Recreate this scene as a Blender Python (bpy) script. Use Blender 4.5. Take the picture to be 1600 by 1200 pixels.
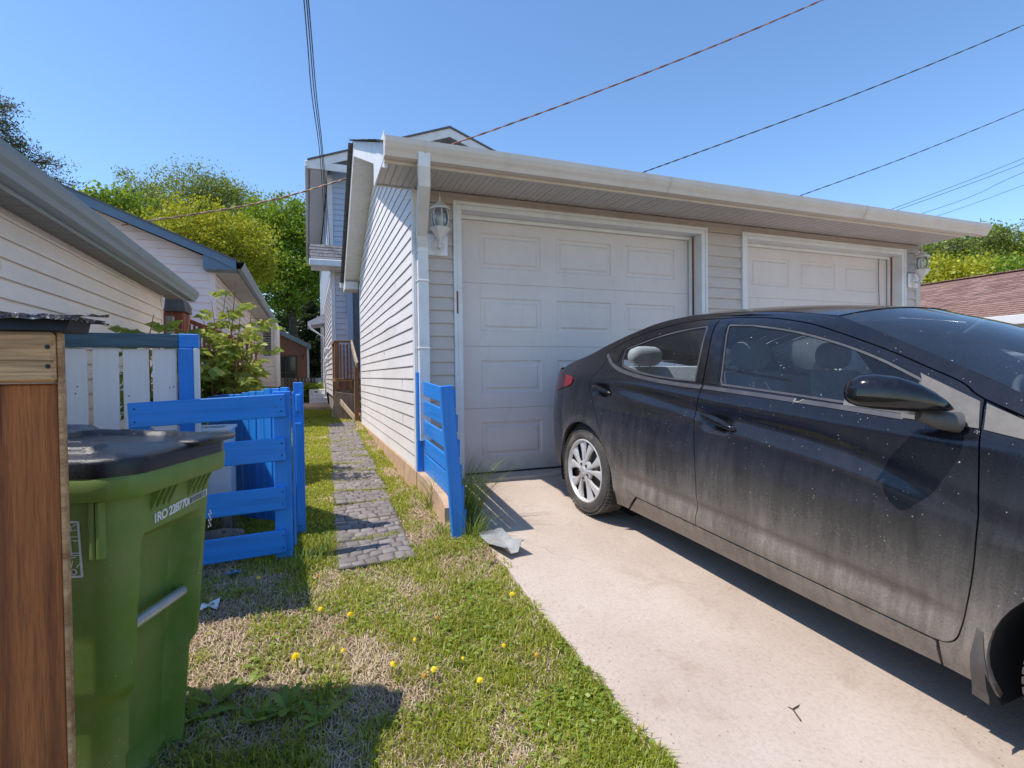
import bpy, bmesh, math, random
import numpy as np
from mathutils import Vector, Matrix
from mathutils.geometry import delaunay_2d_cdt

for o in list(bpy.data.objects):
    bpy.data.objects.remove(o, do_unlink=True)
random.seed(7)
RNG = np.random.default_rng(7)
SC = bpy.context.scene
COL = SC.collection
PI = math.pi

# ------------------------------------------------------------------ camera, sky, sun, exposure
CAM_H = 1.40
YAW, PITCH, ROLL, FPX = math.radians(21.0), math.radians(-1.02), math.radians(0.70), 830.0
fw = Vector((math.sin(YAW) * math.cos(PITCH), math.cos(YAW) * math.cos(PITCH), math.sin(PITCH)))
rt = Vector((math.cos(YAW), -math.sin(YAW), 0))
dn = fw.cross(rt)
c_, s_ = math.cos(ROLL), math.sin(ROLL)
cr, cd = c_ * rt + s_ * dn, -s_ * rt + c_ * dn
cam = bpy.data.cameras.new('camera')
cam.sensor_width = 36.0
cam.lens = 36.0 * FPX / 1600.0
cam.clip_start = 0.02
cam.clip_end = 2000
camo = bpy.data.objects.new('camera', cam)
COL.objects.link(camo)
m = Matrix.Identity(4)
for i in range(3):
    m[i][0], m[i][1], m[i][2] = cr[i], -cd[i], -fw[i]
m.translation = Vector((0, 0, CAM_H))
camo.matrix_world = m
SC.camera = camo

SUN_DIR = Vector((-0.555, 0.03, 1.0)).normalized()          # towards the sun
elev = math.asin(SUN_DIR.z)
azim = math.atan2(SUN_DIR.x, SUN_DIR.y)
world = bpy.data.worlds.new('World')
SC.world = world
world.use_nodes = True
wn = world.node_tree
for n in list(wn.nodes):
    wn.nodes.remove(n)
sky = wn.nodes.new('ShaderNodeTexSky')
sky.sky_type = 'NISHITA'
sky.sun_disc = False
sky.sun_elevation = elev
sky.sun_rotation = azim
sky.air_density = 1.0
sky.dust_density = 0.15
sky.ozone_density = 4.0
bg = wn.nodes.new('ShaderNodeBackground')
bg.inputs['Strength'].default_value = 0.15
wo = wn.nodes.new('ShaderNodeOutputWorld')
hs = wn.nodes.new('ShaderNodeHueSaturation')
hs.inputs['Saturation'].default_value = 1.08
hs.inputs['Value'].default_value = 1.0
wn.links.new(sky.outputs[0], hs.inputs['Color'])
wn.links.new(hs.outputs[0], bg.inputs[0])
wn.links.new(bg.outputs[0], wo.inputs[0])
sl = bpy.data.lights.new('sun', 'SUN')
sl.energy = 3.2
sl.angle = math.radians(0.5)
sl.color = (1.0, 0.93, 0.84)
so = bpy.data.objects.new('sun', sl)
COL.objects.link(so)
so.rotation_euler = SUN_DIR.to_track_quat('Z', 'Y').to_euler()
so.location = (-5, 4, 12)
SC.view_settings.view_transform = 'Standard'
SC.view_settings.look = 'None'
SC.view_settings.exposure = 0.66
SC.view_settings.gamma = 1
SC.view_settings.use_curve_mapping = False
SC.cycles.max_bounces = 8
SC.cycles.transparent_max_bounces = 16


# ------------------------------------------------------------------ mesh helpers
class MB:
    def __init__(self):
        self.v, self.f = [], []

    def add(self, vs, fs):
        b = len(self.v)
        self.v += [tuple(float(c) for c in p) for p in vs]
        self.f += [tuple(b + i for i in f) for f in fs]
        return self

    def box(self, lo, hi, bev=0.0, R=None, o=None):
        x0, y0, z0 = lo
        x1, y1, z1 = hi
        if bev <= 0:
            vs = [(x, y, z) for x in (x0, x1) for y in (y0, y1) for z in (z0, z1)]
            fs = [(0, 1, 3, 2), (4, 6, 7, 5), (0, 4, 5, 1), (2, 3, 7, 6), (0, 2, 6, 4), (1, 5, 7, 3)]
        else:
            b = min(bev, (x1 - x0) * .45, (y1 - y0) * .45, (z1 - z0) * .45)
            vs, idx = [], {}
            for i, x in enumerate((x0, x1)):
                for j, y in enumerate((y0, y1)):
                    for k, z in enumerate((z0, z1)):
                        sx, sy, sz = (1 - 2 * i) * b, (1 - 2 * j) * b, (1 - 2 * k) * b
                        for a, p in enumerate(((x, y + sy, z + sz), (x + sx, y, z + sz), (x + sx, y + sy, z))):
                            idx[(i, j, k, a)] = len(vs)
                            vs.append(p)
            I = lambda i, j, k, a: idx[(i, j, k, a)]
            fs = []
            for i in (0, 1):
                q = [I(i, 0, 0, 0), I(i, 0, 1, 0), I(i, 1, 1, 0), I(i, 1, 0, 0)]
                fs.append(q if i == 0 else q[::-1])
                q = [I(0, i, 0, 1), I(1, i, 0, 1), I(1, i, 1, 1), I(0, i, 1, 1)]
                fs.append(q if i == 0 else q[::-1])
                q = [I(0, 0, i, 2), I(0, 1, i, 2), I(1, 1, i, 2), I(1, 0, i, 2)]
                fs.append(q if i == 0 else q[::-1])
            for i in (0, 1):
                for j in (0, 1):
                    fs.append([I(i, j, 0, 0), I(i, j, 1, 0), I(i, j, 1, 1), I(i, j, 0, 1)])
                    fs.append([I(i, 0, j, 0), I(i, 1, j, 0), I(i, 1, j, 2), I(i, 0, j, 2)])
                    fs.append([I(0, i, j, 1), I(1, i, j, 1), I(1, i, j, 2), I(0, i, j, 2)])
            for i in (0, 1):
                for j in (0, 1):
                    for k in (0, 1):
                        fs.append([I(i, j, k, 0), I(i, j, k, 1), I(i, j, k, 2)])
        if R is not None:
            vs = [tuple(R @ Vector(p)) for p in vs]
        if o is not None:
            vs = [tuple(Vector(p) + Vector(o)) for p in vs]
        return self.add(vs, fs)

    def obox(self, p0, p1, width, thick, up=(0, 0, 1), bev=0.0):
        """a board from p0 to p1; width along up-ish, thick across"""
        p0, p1 = Vector(p0), Vector(p1)
        d = p1 - p0
        L = d.length
        d.normalize()
        u = Vector(up)
        u = (u - d * u.dot(d)).normalized()
        w = d.cross(u)
        R = Matrix((d, w, u)).transposed()
        return self.box((0, -thick / 2, -width / 2), (L, thick / 2, width / 2), bev, R, p0)

    def tube(self, pts, r, n=8, caps=True):
        pts = [Vector(p) for p in pts]
        rs = r if isinstance(r, (list, tuple)) else [r] * len(pts)
        rings = []
        ref = None
        for i, p in enumerate(pts):
            d = (pts[min(i + 1, len(pts) - 1)] - pts[max(i - 1, 0)]).normalized()
            if ref is None:
                ref = Vector((0, 0, 1)) if abs(d.z) < .9 else Vector((1, 0, 0))
            a = (ref - d * ref.dot(d)).normalized()
            ref = a
            b = d.cross(a)
            rings.append([p + (a * math.cos(2 * PI * k / n) + b * math.sin(2 * PI * k / n)) * rs[i] for k in range(n)])
        vs = [q for rg in rings for q in rg]
        fs = []
        for i in range(len(pts) - 1):
            for k in range(n):
                fs.append((i * n + k, i * n + (k + 1) % n, (i + 1) * n + (k + 1) % n, (i + 1) * n + k))
        if caps:
            fs.append(tuple(range(n))[::-1])
            fs.append(tuple((len(pts) - 1) * n + k for k in range(n)))
        return self.add(vs, fs)

    def rtube(self, pts, w, t, side):
        """rectangular pipe, w along side vector, t across"""
        pts = [Vector(p) for p in pts]
        s = Vector(side).normalized()
        vs, fs = [], []
        for i, p in enumerate(pts):
            d = (pts[min(i + 1, len(pts) - 1)] - pts[max(i - 1, 0)]).normalized()
            u = d.cross(s).normalized()
            for a, b in ((-1, -1), (1, -1), (1, 1), (-1, 1)):
                vs.append(p + s * (a * w / 2) + u * (b * t / 2))
        for i in range(len(pts) - 1):
            for k in range(4):
                fs.append((i * 4 + k, i * 4 + (k + 1) % 4, (i + 1) * 4 + (k + 1) % 4, (i + 1) * 4 + k))
        fs.append((3, 2, 1, 0))
        e = (len(pts) - 1) * 4
        fs.append((e, e + 1, e + 2, e + 3))
        return self.add(vs, fs)

    def lathe(self, prof, n=32, axis='z', o=(0, 0, 0), cap=False):
        vs, fs = [], []
        for r, z in prof:
            for k in range(n):
                a = 2 * PI * k / n
                p = (r * math.cos(a), r * math.sin(a), z)
                if axis == 'y':
                    p = (p[0], z, p[1])
                vs.append((p[0] + o[0], p[1] + o[1], p[2] + o[2]))
        for i in range(len(prof) - 1):
            for k in range(n):
                q = (i * n + k, i * n + (k + 1) % n, (i + 1) * n + (k + 1) % n, (i + 1) * n + k)
                fs.append(q if axis != 'y' else q[::-1])
        if cap:
            fs.append(tuple(range(n))[::-1])
            fs.append(tuple((len(prof) - 1) * n + k for k in range(n)))
        return self.add(vs, fs)

    def prism(self, poly, ext):
        """polygon of 3D points extruded by vector ext"""
        n = len(poly)
        e = Vector(ext)
        vs = [Vector(p) for p in poly] + [Vector(p) + e for p in poly]
        fs = [tuple(range(n))[::-1], tuple(range(n, 2 * n))]
        for k in range(n):
            fs.append((k, (k + 1) % n, n + (k + 1) % n, n + k))
        return self.add(vs, fs)

    def grid(self, P):
        """P[i][j] 3D points"""
        a, b = len(P), len(P[0])
        vs = [p for row in P for p in row]
        fs = [(i * b + j, i * b + j + 1, (i + 1) * b + j + 1, (i + 1) * b + j) for i in range(a - 1) for j in range(b - 1)]
        return self.add(vs, fs)

    def mesh(self, name, mat, smooth=None, off=None, fix=True):
        me = bpy.data.meshes.new(name)
        v = self.v
        if off is not None:
            v = [(p[0] - off[0], p[1] - off[1], p[2] - off[2]) for p in v]
        me.from_pydata(v, [], self.f)
        if fix:
            bm = bmesh.new()
            bm.from_mesh(me)
            bmesh.ops.recalc_face_normals(bm, faces=bm.faces)
            bm.to_mesh(me)
            bm.free()
        if mat is not None:
            me.materials.append(mat)
        if smooth is not None:
            me.polygons.foreach_set('use_smooth', [True] * len(me.polygons))
            if smooth < 180:
                me.set_sharp_from_angle(angle=math.radians(smooth))
        return me

    def build(self, name, mat, parent=None, smooth=None, local=False, fix=True):
        off = None
        if parent is not None and not local:
            off = WORLD_OFF(parent)
        me = self.mesh(name, mat, smooth, off, fix)
        o = bpy.data.objects.new(name, me)
        COL.objects.link(o)
        if parent is not None:
            o.parent = parent
        return o


def WORLD_OFF(o):
    p = Vector((0, 0, 0))
    while o is not None:
        p += o.location
        o = o.parent
    return p


def thing(name, label, cat, loc=(0, 0, 0), group=None, matrix=None):
    o = bpy.data.objects.new(name, None)
    COL.objects.link(o)
    o.empty_display_size = .2
    o.location = loc
    if matrix is not None:
        o.matrix_world = matrix
    tag(o, label, cat, group)
    return o


def tag(o, label=None, cat=None, group=None, kind=None):
    if label: o['label'] = label
    if cat: o['category'] = cat
    if group: o['group'] = group
    if kind: o['kind'] = kind
    return o


def struct(name, mb, mat, smooth=None, fix=True):
    return tag(mb.build(name, mat, None, smooth, fix=fix), kind='structure')


def copy_tree(o, parent=None):
    c = o.copy()
    COL.objects.link(c)
    c.parent = parent
    for ch in o.children:
        copy_tree(ch, c)
    return c


def inst(src, parent, loc=None):
    """another object sharing src's mesh"""
    c = src.copy()
    COL.objects.link(c)
    c.parent = parent
    if loc is not None:
        c.location = loc
    return c


def catmull(pts, n=6, closed=False):
    P = [np.array(p, float) for p in pts]
    out = []
    N = len(P)
    for i in range(N if closed else N - 1):
        if closed:
            p0, p1, p2, p3 = P[(i - 1) % N], P[i], P[(i + 1) % N], P[(i + 2) % N]
        else:
            p1, p2 = P[i], P[i + 1]
            p0 = P[i - 1] if i > 0 else 2 * p1 - p2
            p3 = P[i + 2] if i + 2 < N else 2 * p2 - p1
        for k in range(n):
            t = k / n
            out.append(.5 * ((2 * p1) + (-p0 + p2) * t + (2 * p0 - 5 * p1 + 4 * p2 - p3) * t * t + (-p0 + 3 * p1 - 3 * p2 + p3) * t ** 3))
    if not closed:
        out.append(P[-1])
    return [tuple(p) for p in out]


# ------------------------------------------------------------------ materials
class NT:
    def __init__(self, name):
        self.m = bpy.data.materials.new(name)
        self.m.use_nodes = True
        self.t = self.m.node_tree
        for n in list(self.t.nodes):
            self.t.nodes.remove(n)
        self.out = self.n('ShaderNodeOutputMaterial')

    def n(self, typ, **kw):
        nd = self.t.nodes.new(typ)
        for k, v in kw.items():
            if k.startswith('_'):
                setattr(nd, k[1:], v)
        return nd

    def l(self, a, b):
        self.t.links.new(a, b)

    def val(self, sock, v):
        if hasattr(v, 'is_linked') or hasattr(v, 'links'):
            self.l(v, sock)
        else:
            sock.default_value = v

    def coord(self, scale=(1, 1, 1), rnd=True):
        tc = self.n('ShaderNodeTexCoord')
        mp = self.n('ShaderNodeMapping')
        mp.inputs['Scale'].default_value = scale
        if rnd:
            oi = self.n('ShaderNodeObjectInfo')
            mu = self.n('ShaderNodeVectorMath', _operation='SCALE')
            cx = self.n('ShaderNodeCombineXYZ')
            self.l(oi.outputs['Random'], cx.inputs[0]); self.l(oi.outputs['Random'], cx.inputs[1]); self.l(oi.outputs['Random'], cx.inputs[2])
            self.l(cx.outputs[0], mu.inputs[0])
            mu.inputs['Scale'].default_value = 31.0
            ad = self.n('ShaderNodeVectorMath', _operation='ADD')
            self.l(tc.outputs['Object'], ad.inputs[0]); self.l(mu.outputs[0], ad.inputs[1])
            self.l(ad.outputs[0], mp.inputs['Vector'])
        else:
            self.l(tc.outputs['Object'], mp.inputs['Vector'])
        return mp.outputs[0]

    def noise(self, vec, scale, detail=4, rough=.55, dist=0):
        n = self.n('ShaderNodeTexNoise')
        n.inputs['Scale'].default_value = scale
        n.inputs['Detail'].default_value = detail
        n.inputs['Roughness'].default_value = rough
        n.inputs['Distortion'].default_value = dist
        self.l(vec, n.inputs['Vector'])
        return n.outputs['Fac']

    def ramp(self, fac, stops):
        r = self.n('ShaderNodeValToRGB')
        e = r.color_ramp.elements
        while len(e) < len(stops):
            e.new(.5)
        for el, (p, c) in zip(e, stops):
            el.position = p
            el.color = (c, c, c, 1) if isinstance(c, (int, float)) else (*c, 1)
        self.l(fac, r.inputs[0])
        return r.outputs[0]

    def mix(self, fac, a, b, mode='MIX'):
        x = self.n('ShaderNodeMix', _data_type='RGBA', _blend_type=mode)
        self.val(x.inputs[0], fac)
        for s, v in ((x.inputs[6], a), (x.inputs[7], b)):
            if isinstance(v, tuple):
                s.default_value = (*v, 1) if len(v) == 3 else v
            else:
                self.l(v, s)
        return x.outputs[2]

    def math(self, op, a, b=0.0, c=None):
        x = self.n('ShaderNodeMath', _operation=op)
        self.val(x.inputs[0], a); self.val(x.inputs[1], b)
        if c is not None: self.val(x.inputs[2], c)
        return x.outputs[0]

    def bsdf(self, color, rough=.6, metal=0.0, spec=.5, bump=None, bdist=.002, bstr=1.0, **kw):
        p = self.n('ShaderNodeBsdfPrincipled')
        if isinstance(color, tuple):
            p.inputs['Base Color'].default_value = (*color, 1)
        else:
            self.l(color, p.inputs['Base Color'])
        self.val(p.inputs['Roughness'], rough)
        self.val(p.inputs['Metallic'], metal)
        p.inputs['Specular IOR Level'].default_value = spec
        for k, v in kw.items():
            self.val(p.inputs[k.replace('_', ' ')], v)
        if bump is not None:
            b = self.n('ShaderNodeBump')
            b.inputs['Strength'].default_value = bstr
            b.inputs['Distance'].default_value = bdist
            self.l(bump, b.inputs['Height'])
            self.l(b.outputs[0], p.inputs['Normal'])
        return p.outputs[0]

    def done(self, sh):
        self.l(sh, self.out.inputs['Surface'])
        return self.m


def simple(name, base, rough=.6, var=.12, scale=6, dirt=None, dirt_amt=.3, dirt_scale=3, stretch=(1, 1, 1), bump=.0, bscale=60, metal=0, spec=.5, dirt_stretch=None):
    t = NT(name)
    v = t.coord(stretch)
    n1 = t.noise(v, scale, 5)
    lo = tuple(c * (1 - var) for c in base)
    hi = tuple(min(1, c * (1 + var)) for c in base)
    col = t.ramp(n1, [(.3, lo), (.7, hi)])
    if dirt:
        vd = t.coord(dirt_stretch or (1, 1, 1))
        d = t.noise(vd, dirt_scale, 6, .65)
        fac = t.ramp(d, [(.48, 0.0), (.75, dirt_amt)])
        col = t.mix(fac, col, dirt)
    bp = t.noise(v, bscale, 4) if bump > 0 else None
    return t.done(t.bsdf(col, rough, metal, spec, bp, bump))


def wood(name, dark, light, axis='x', rough=.75, grain=26, knots=True, paint=None, paint_amt=1.0, chip=.30, pgrain=.74):
    st = {'x': (.045, 1, 1), 'y': (1, .045, 1), 'z': (1, 1, .045)}[axis]
    t = NT(name)
    v = t.coord(st)
    n1 = t.noise(v, grain, 6, .6, .6)
    n2 = t.noise(v, grain * .22, 3, .5, 1.2)
    col = t.ramp(n2, [(.3, dark), (.72, light)])
    g = t.ramp(n1, [(.35, .62), (.6, 1.0)])
    col = t.mix(1.0, col, g, 'MULTIPLY')
    fine = t.noise(v, grain * 4.5, 4, .6, .3)
    col = t.mix(.8, col, t.ramp(fine, [(.32, .55), (.55, 1.0)]), 'MULTIPLY')
    crk = t.noise(v, grain * .8, 2, .4, .2)
    col = t.mix(t.ramp(crk, [(.25, .6), (.28, 0.0)]), col, tuple(c * .25 for c in dark))
    if knots:
        kst = {'x': (.45, 1, 1), 'y': (1, .45, 1), 'z': (1, 1, .45)}[axis]
        vk = t.coord(kst)
        vo = t.n('ShaderNodeTexVoronoi')
        vo.inputs['Scale'].default_value = 5.0
        t.l(vk, vo.inputs['Vector'])
        k = t.ramp(vo.outputs['Distance'], [(.05, 1.0), (.13, 0.0)])
        col = t.mix(k, col, tuple(c * .35 for c in dark))
    if paint:
        vp = t.coord((1, 1, 1))
        pn = t.noise(vp, 9, 6, .7)
        f = t.ramp(pn, [(chip, 0.0), (chip + .035, paint_amt)])
        pv = t.ramp(n1, [(.3, tuple(c * pgrain for c in paint)), (.55, paint)])
        fade = t.noise(vp, 2.2, 5, .6)
        pv = t.mix(t.ramp(fade, [(.4, 0.0), (.75, .32)]), pv, tuple(min(1, c * .8 + .09) for c in paint))
        col = t.mix(f, col, pv)
    return t.done(t.bsdf(col, rough, bump=n1, bdist=.0015))


MT = {}
MT['siding'] = simple('vinyl_siding_taupe_sunlit', (.78, .74, .72), .55, .05, 5, (.36, .31, .26), .22, 2.5, (1, 1, 1), .0006, 120)  # side wall copy of the siding, sunlight put into its paler colour
MT['siding_shaded'] = simple('vinyl_siding_taupe_shaded', (.57, .495, .445), .55, .05, 5, (.30, .25, .20), .25, 2.5, (1, 1, 1), .0006, 120)  # same siding on the front wall, its shade put into the darker colour
MT['frieze'] = simple('tan_frieze', (.44, .365, .31), .5, .06, 4, (.25, .19, .14), .4, 5)
MT['trim'] = simple('white_trim', (.74, .735, .73), .45, .04, 5, (.42, .36, .29), .3, 4)
MT['downspout'] = simple('downspout_white', (.76, .76, .77), .4, .04, 5, (.42, .30, .19), .3, 9)
MT['almond'] = simple('almond_aluminium', (.66, .58, .50), .42, .05, 3, (.38, .29, .2), .3, 5, dirt_stretch=(1, 1, .3))
t = NT('garage_door_white')
v = t.coord((1, 1, 1), False)
vs_ = t.coord((1, 1, .18), False)
sx = t.n('ShaderNodeSeparateXYZ'); t.l(v, sx.inputs[0])
n1 = t.noise(v, 1.6, 6, .6); n2 = t.noise(vs_, 14, 5, .65); n3 = t.noise(v, 260, 3)
c = t.ramp(n1, [(.3, (.68, .60, .565)), (.7, (.74, .665, .63))])
c = t.mix(t.ramp(n2, [(.55, 0.0), (.78, .22)]), c, (.40, .36, .33))
low = t.math('MULTIPLY', t.ramp(sx.outputs[2], [(.04, .75), (.34, 0.0)]), t.ramp(t.noise(v, 7, 6, .7), [(.3, .25), (.7, 1.0)]))
c = t.mix(low, c, (.30, .25, .21))
MT['door'] = t.done(t.bsdf(c, .5, bump=n3, bdist=.0008))
MT['rubber'] = simple('black_rubber', (.02, .02, .022), .7, .2)
MT['concrete_f'] = simple('foundation_concrete', (.55, .37, .24), .9, .18, 6, (.30, .22, .15), .6, 9, bump=.004, bscale=40)
MT['slate'] = simple('slate_blue_fascia', (.10, .165, .245), .45, .08, 3)
MT['gutter_grey'] = simple('gutter_blue_grey', (.19, .235, .255), .4, .05, 3)
MT['soffit_grey'] = simple('soffit_grey', (.22, .215, .21), .6, .06, 4)
MT['cream'] = simple('cream_siding', (.89, .77, .67), .55, .04, 4, (.5, .42, .33), .15, 3)
MT['pink'] = simple('pinkish_siding', (.82, .69, .68), .55, .04, 4)
MT['cream2'] = simple('cream_siding_side', (.88, .80, .71), .55, .04, 4)
MT['bluesiding'] = simple('blue_grey_siding', (.36, .42, .52), .55, .05, 4)
MT['lavsiding'] = simple('lavender_grey_siding', (.56, .54, .57), .55, .05, 4)
MT['shingle_dark'] = simple('dark_shingle', (.13, .125, .13), .95, .35, 60, bump=.003, bscale=220)
MT['stucco'] = simple('stucco_tan', (.42, .36, .29), .95, .2, 60, bump=.003, bscale=200)
MT['glass_dark'] = simple('dark_window_glass', (.03, .035, .04), .08, .1)
MT['blue'] = wood('blue_painted_wood', (.08, .08, .10), (.22, .21, .20), 'x', .5, 30, False, (.010, .225, .72), 1.0)
MT['bluez'] = wood('blue_painted_wood_upright', (.08, .08, .10), (.22, .21, .20), 'z', .5, 30, False, (.010, .225, .72), 1.0)
MT['bluey'] = wood('blue_painted_wood_length', (.08, .08, .10), (.22, .21, .20), 'y', .5, 30, False, (.010, .225, .72), 1.0)
MT['slaterail'] = wood('slate_painted_rail', (.05, .10, .14), (.085, .165, .22), 'x', .6, 30, False)
MT['whiteboard'] = wood('white_painted_board', (.32, .28, .25), (.42, .38, .34), 'z', .65, 24, True, (.84, .76, .73), .97, .22, .93)
MT['cedar'] = wood('weathered_cedar', (.20, .052, .014), (.50, .165, .045), 'z', .8, 70)
MT['cedarx'] = wood('weathered_cedar_beam', (.34, .15, .055), (.72, .46, .24), 'x', .8, 60)
MT['deckwood'] = wood('deck_wood', (.25, .11, .045), (.45, .24, .12), 'z', .75, 30, False)
MT['deckwood_pale'] = wood('pale_deck_wood', (.48, .36, .25), (.62, .50, .38), 'z', .75, 30, False)
MT['redwood'] = wood('red_stained_wood', (.22, .055, .025), (.36, .11, .05), 'z', .7, 30, False)
MT['greywood'] = wood('grey_weathered_wood', (.20, .15, .11), (.34, .27, .20), 'z', .85, 30, False)
MT['metalgrey'] = simple('grey_metal', (.55, .58, .64), .38, .08, 8, (.3, .25, .2), .3, 9, metal=.6)
MT['flash'] = simple('old_white_flashing', (.40, .41, .41), .5, .12, 14, (.35, .25, .17), .6, 12, metal=.2)
MT['litter'] = simple('white_litter', (.75, .76, .78), .6, .06, 20)
MT['white_plastic'] = simple('white_plastic', (.78, .78, .80), .4, .04, 8)
MT['lampwhite'] = simple('lamp_white_enamel', (.70, .67, .64), .4, .06, 30, (.4, .34, .28), .35, 30)
MT['wire'] = simple('dark_cable', (.035, .035, .04), .6, .2)
MT['copper'] = simple('copper_brown_cable', (.22, .10, .06), .5, .3, 10, (.5, .4, .34), .6, 8)
MT['greycable'] = simple('grey_service_cable', (.10, .10, .12), .5, .2)


# ------------------------------------------------------------------ ground
def Zl(Y):
    return float(np.interp(Y, [-3, 0, 2, 3, 4.46, 9.4, 14, 30], [.0, .06, .215, .29, .385, .575, .60, .60]))


def Zd(Y):
    return .48 - .088 * (4.5 - Y) if Y > -1.2 else .48 - .088 * 5.7


def ground_material():
    t = NT('lawn_soil')
    v = t.coord((1, 1, 1), False)
    n1 = t.noise(v, 1.7, 6, .6)
    n2 = t.noise(v, 55, 5, .7)
    n3 = t.noise(v, 9, 4, .6)
    soil = t.ramp(n2, [(.3, (.11, .075, .05)), (.5, (.29, .21, .14)), (.72, (.52, .41, .28))])
    green = t.ramp(n2, [(.3, (.07, .10, .02)), (.7, (.22, .26, .06))])
    f = t.ramp(n1, [(.40, 0.0), (.56, .75)])
    col = t.mix(f, soil, green)
    return t.done(t.bsdf(col, .95, spec=.1, bump=t.math('ADD', n2, n3), bdist=.02))


xs = sorted(set([-70, -40, -25, -15, -10, -7, -5] + list(np.arange(-4, 1.3, .12).round(3)) + [1.3, 2, 4, 7.4, 9, 12, 18, 30, 50, 80]))
ys = sorted(set([-30, -12, -6, -3, -1.5] + list(np.arange(-.6, 10.4, .12).round(3)) + [11, 12.5, 14, 18, 25, 40, 70, 120, 250]))


def gz(x, y):
    z = Zl(y)
    if -3 < x < 1.2 and .5 < y < 10:
        z += .012 * math.sin(x * 5.1 + y * 2.3) * math.sin(y * 3.7 - x * 2.1)
    if y < 4.5:
        b_ = min(1, max(0, (x - .55) / .42)); b_ = b_ * b_ * (3 - 2 * b_)
        z += (Zd(y) - .012 - Zl(y)) * b_
    if x > 1.06 and y < 4.7:
        z -= .22
    return z


mb = MB()
mb.grid([[(x, y, gz(x, y)) for x in xs] for y in ys])
struct('ground', mb, ground_material(), 180, fix=False)

# alley behind the camera
mb = MB()
mb.grid([[(x, y, .012) for x in (-40, 0, 40)] for y in (-9, -5, -2.6)])
struct('alley', mb, simple('alley_gravel', (.33, .29, .25), .95, .2, 30, bump=.006, bscale=80), fix=False)


def driveway_material():
    t = NT('driveway_concrete')
    v = t.coord((1, 1, 1), False)
    n1 = t.noise(v, 1.3, 6, .6)
    n2 = t.noise(v, 60, 5, .7)
    n3 = t.noise(v, 240, 3, .6)
    col = t.ramp(n1, [(.3, (.44, .35, .285)), (.55, (.52, .43, .36)), (.75, (.57, .485, .42))])
    sp = t.ramp(n2, [(.32, .86), (.5, 1.0), (.75, 1.06)])
    col = t.mix(1.0, col, sp, 'MULTIPLY')
    sp = t.ramp(n3, [(.3, .8), (.45, 1.0)])
    col = t.mix(.5, col, sp, 'MULTIPLY')
    st = t.ramp(t.noise(v, 3.1, 6, .7, .8), [(.56, 0.0), (.72, .5)])
    col = t.mix(st, col, (.33, .24, .18))
    vo = t.n('ShaderNodeTexVoronoi', _feature='DISTANCE_TO_EDGE')
    vo.inputs['Scale'].default_value = .55
    dv = t.n('ShaderNodeVectorMath', _operation='ADD')
    nz = t.n('ShaderNodeTexNoise'); nz.inputs['Scale'].default_value = 3; nz.inputs['Detail'].default_value = 5
    t.l(v, nz.inputs['Vector'])
    sc = t.n('ShaderNodeVectorMath', _operation='SCALE'); sc.inputs['Scale'].default_value = .35
    t.l(nz.outputs['Color'], sc.inputs[0]); t.l(v, dv.inputs[0]); t.l(sc.outputs[0], dv.inputs[1]); t.l(dv.outputs[0], vo.inputs['Vector'])
    ck = t.ramp(vo.outputs['Distance'], [(.0, 1.0), (.003, 0.0)])
    ck2 = t.math('MULTIPLY', ck, t.ramp(t.noise(v, .9, 2), [(.56, 0.0), (.66, .45)]))
    col = t.mix(ck2, col, (.12, .09, .07))
    pb = t.n('ShaderNodeTexVoronoi'); pb.inputs['Scale'].default_value = 26; t.l(v, pb.inputs['Vector'])
    dots = t.ramp(pb.outputs['Distance'], [(.06, .8), (.10, 0.0)])
    dots = t.math('MULTIPLY', dots, t.ramp(t.noise(v, 4, 3), [(.5, 0.0), (.58, 1.0)]))
    col = t.mix(dots, col, (.13, .10, .08))
    return t.done(t.bsdf(col, .88, spec=.25, bump=n2, bdist=.003))


mb = MB()
ysd = [-2.6, -2, -1.2] + list(np.arange(-1.0, 4.61, .15))
rows_t, rows_b = [], []
for y in ysd:
    e = 1.0 + .004 * math.sin(y * 7.3) + .005 * math.sin(y * 23.1) + .012 * (y - 2)
    row = [e] + [1.1, 2, 3.5, 5.5, 8.6]
    rows_t.append([(x, y, Zd(y)) for x in row])
mb.grid(rows_t)
mb.grid([[(r[0][0], r[0][1], r[0][2]), (r[0][0] - .015, r[0][1], r[0][2] - .35)] for r in rows_t])
struct('driveway', mb, driveway_material(), fix=False)
mb = MB()
mb.box((1.2, 4.36, .30), (7.05, 6.0, .497), .006)
struct('garage_floor', mb, driveway_material())

# ------------------------------------------------------------------ path of stamped mats
path_m = simple('stamped_rubber_paver', (.085, .072, .066), .85, .22, 18, (.33, .29, .24), .5, 7, bump=.002, bscale=150)
stone_ms = [simple('stamped_stone_%s' % n, c, .8, .16, 25, (.40, .36, .31), .35, 9, bump=.0025, bscale=120) for n, c in
            (('dark', (.175, .148, .136)), ('mid', (.205, .175, .162)), ('pale', (.24, .208, .192)))]
mb = MB()
py = [3.12 + i * .4 for i in range(18)]


def path_c(y):
    return float(np.interp(y, [3.1, 4.7, 9.5], [.36, .40, .52]))


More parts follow.
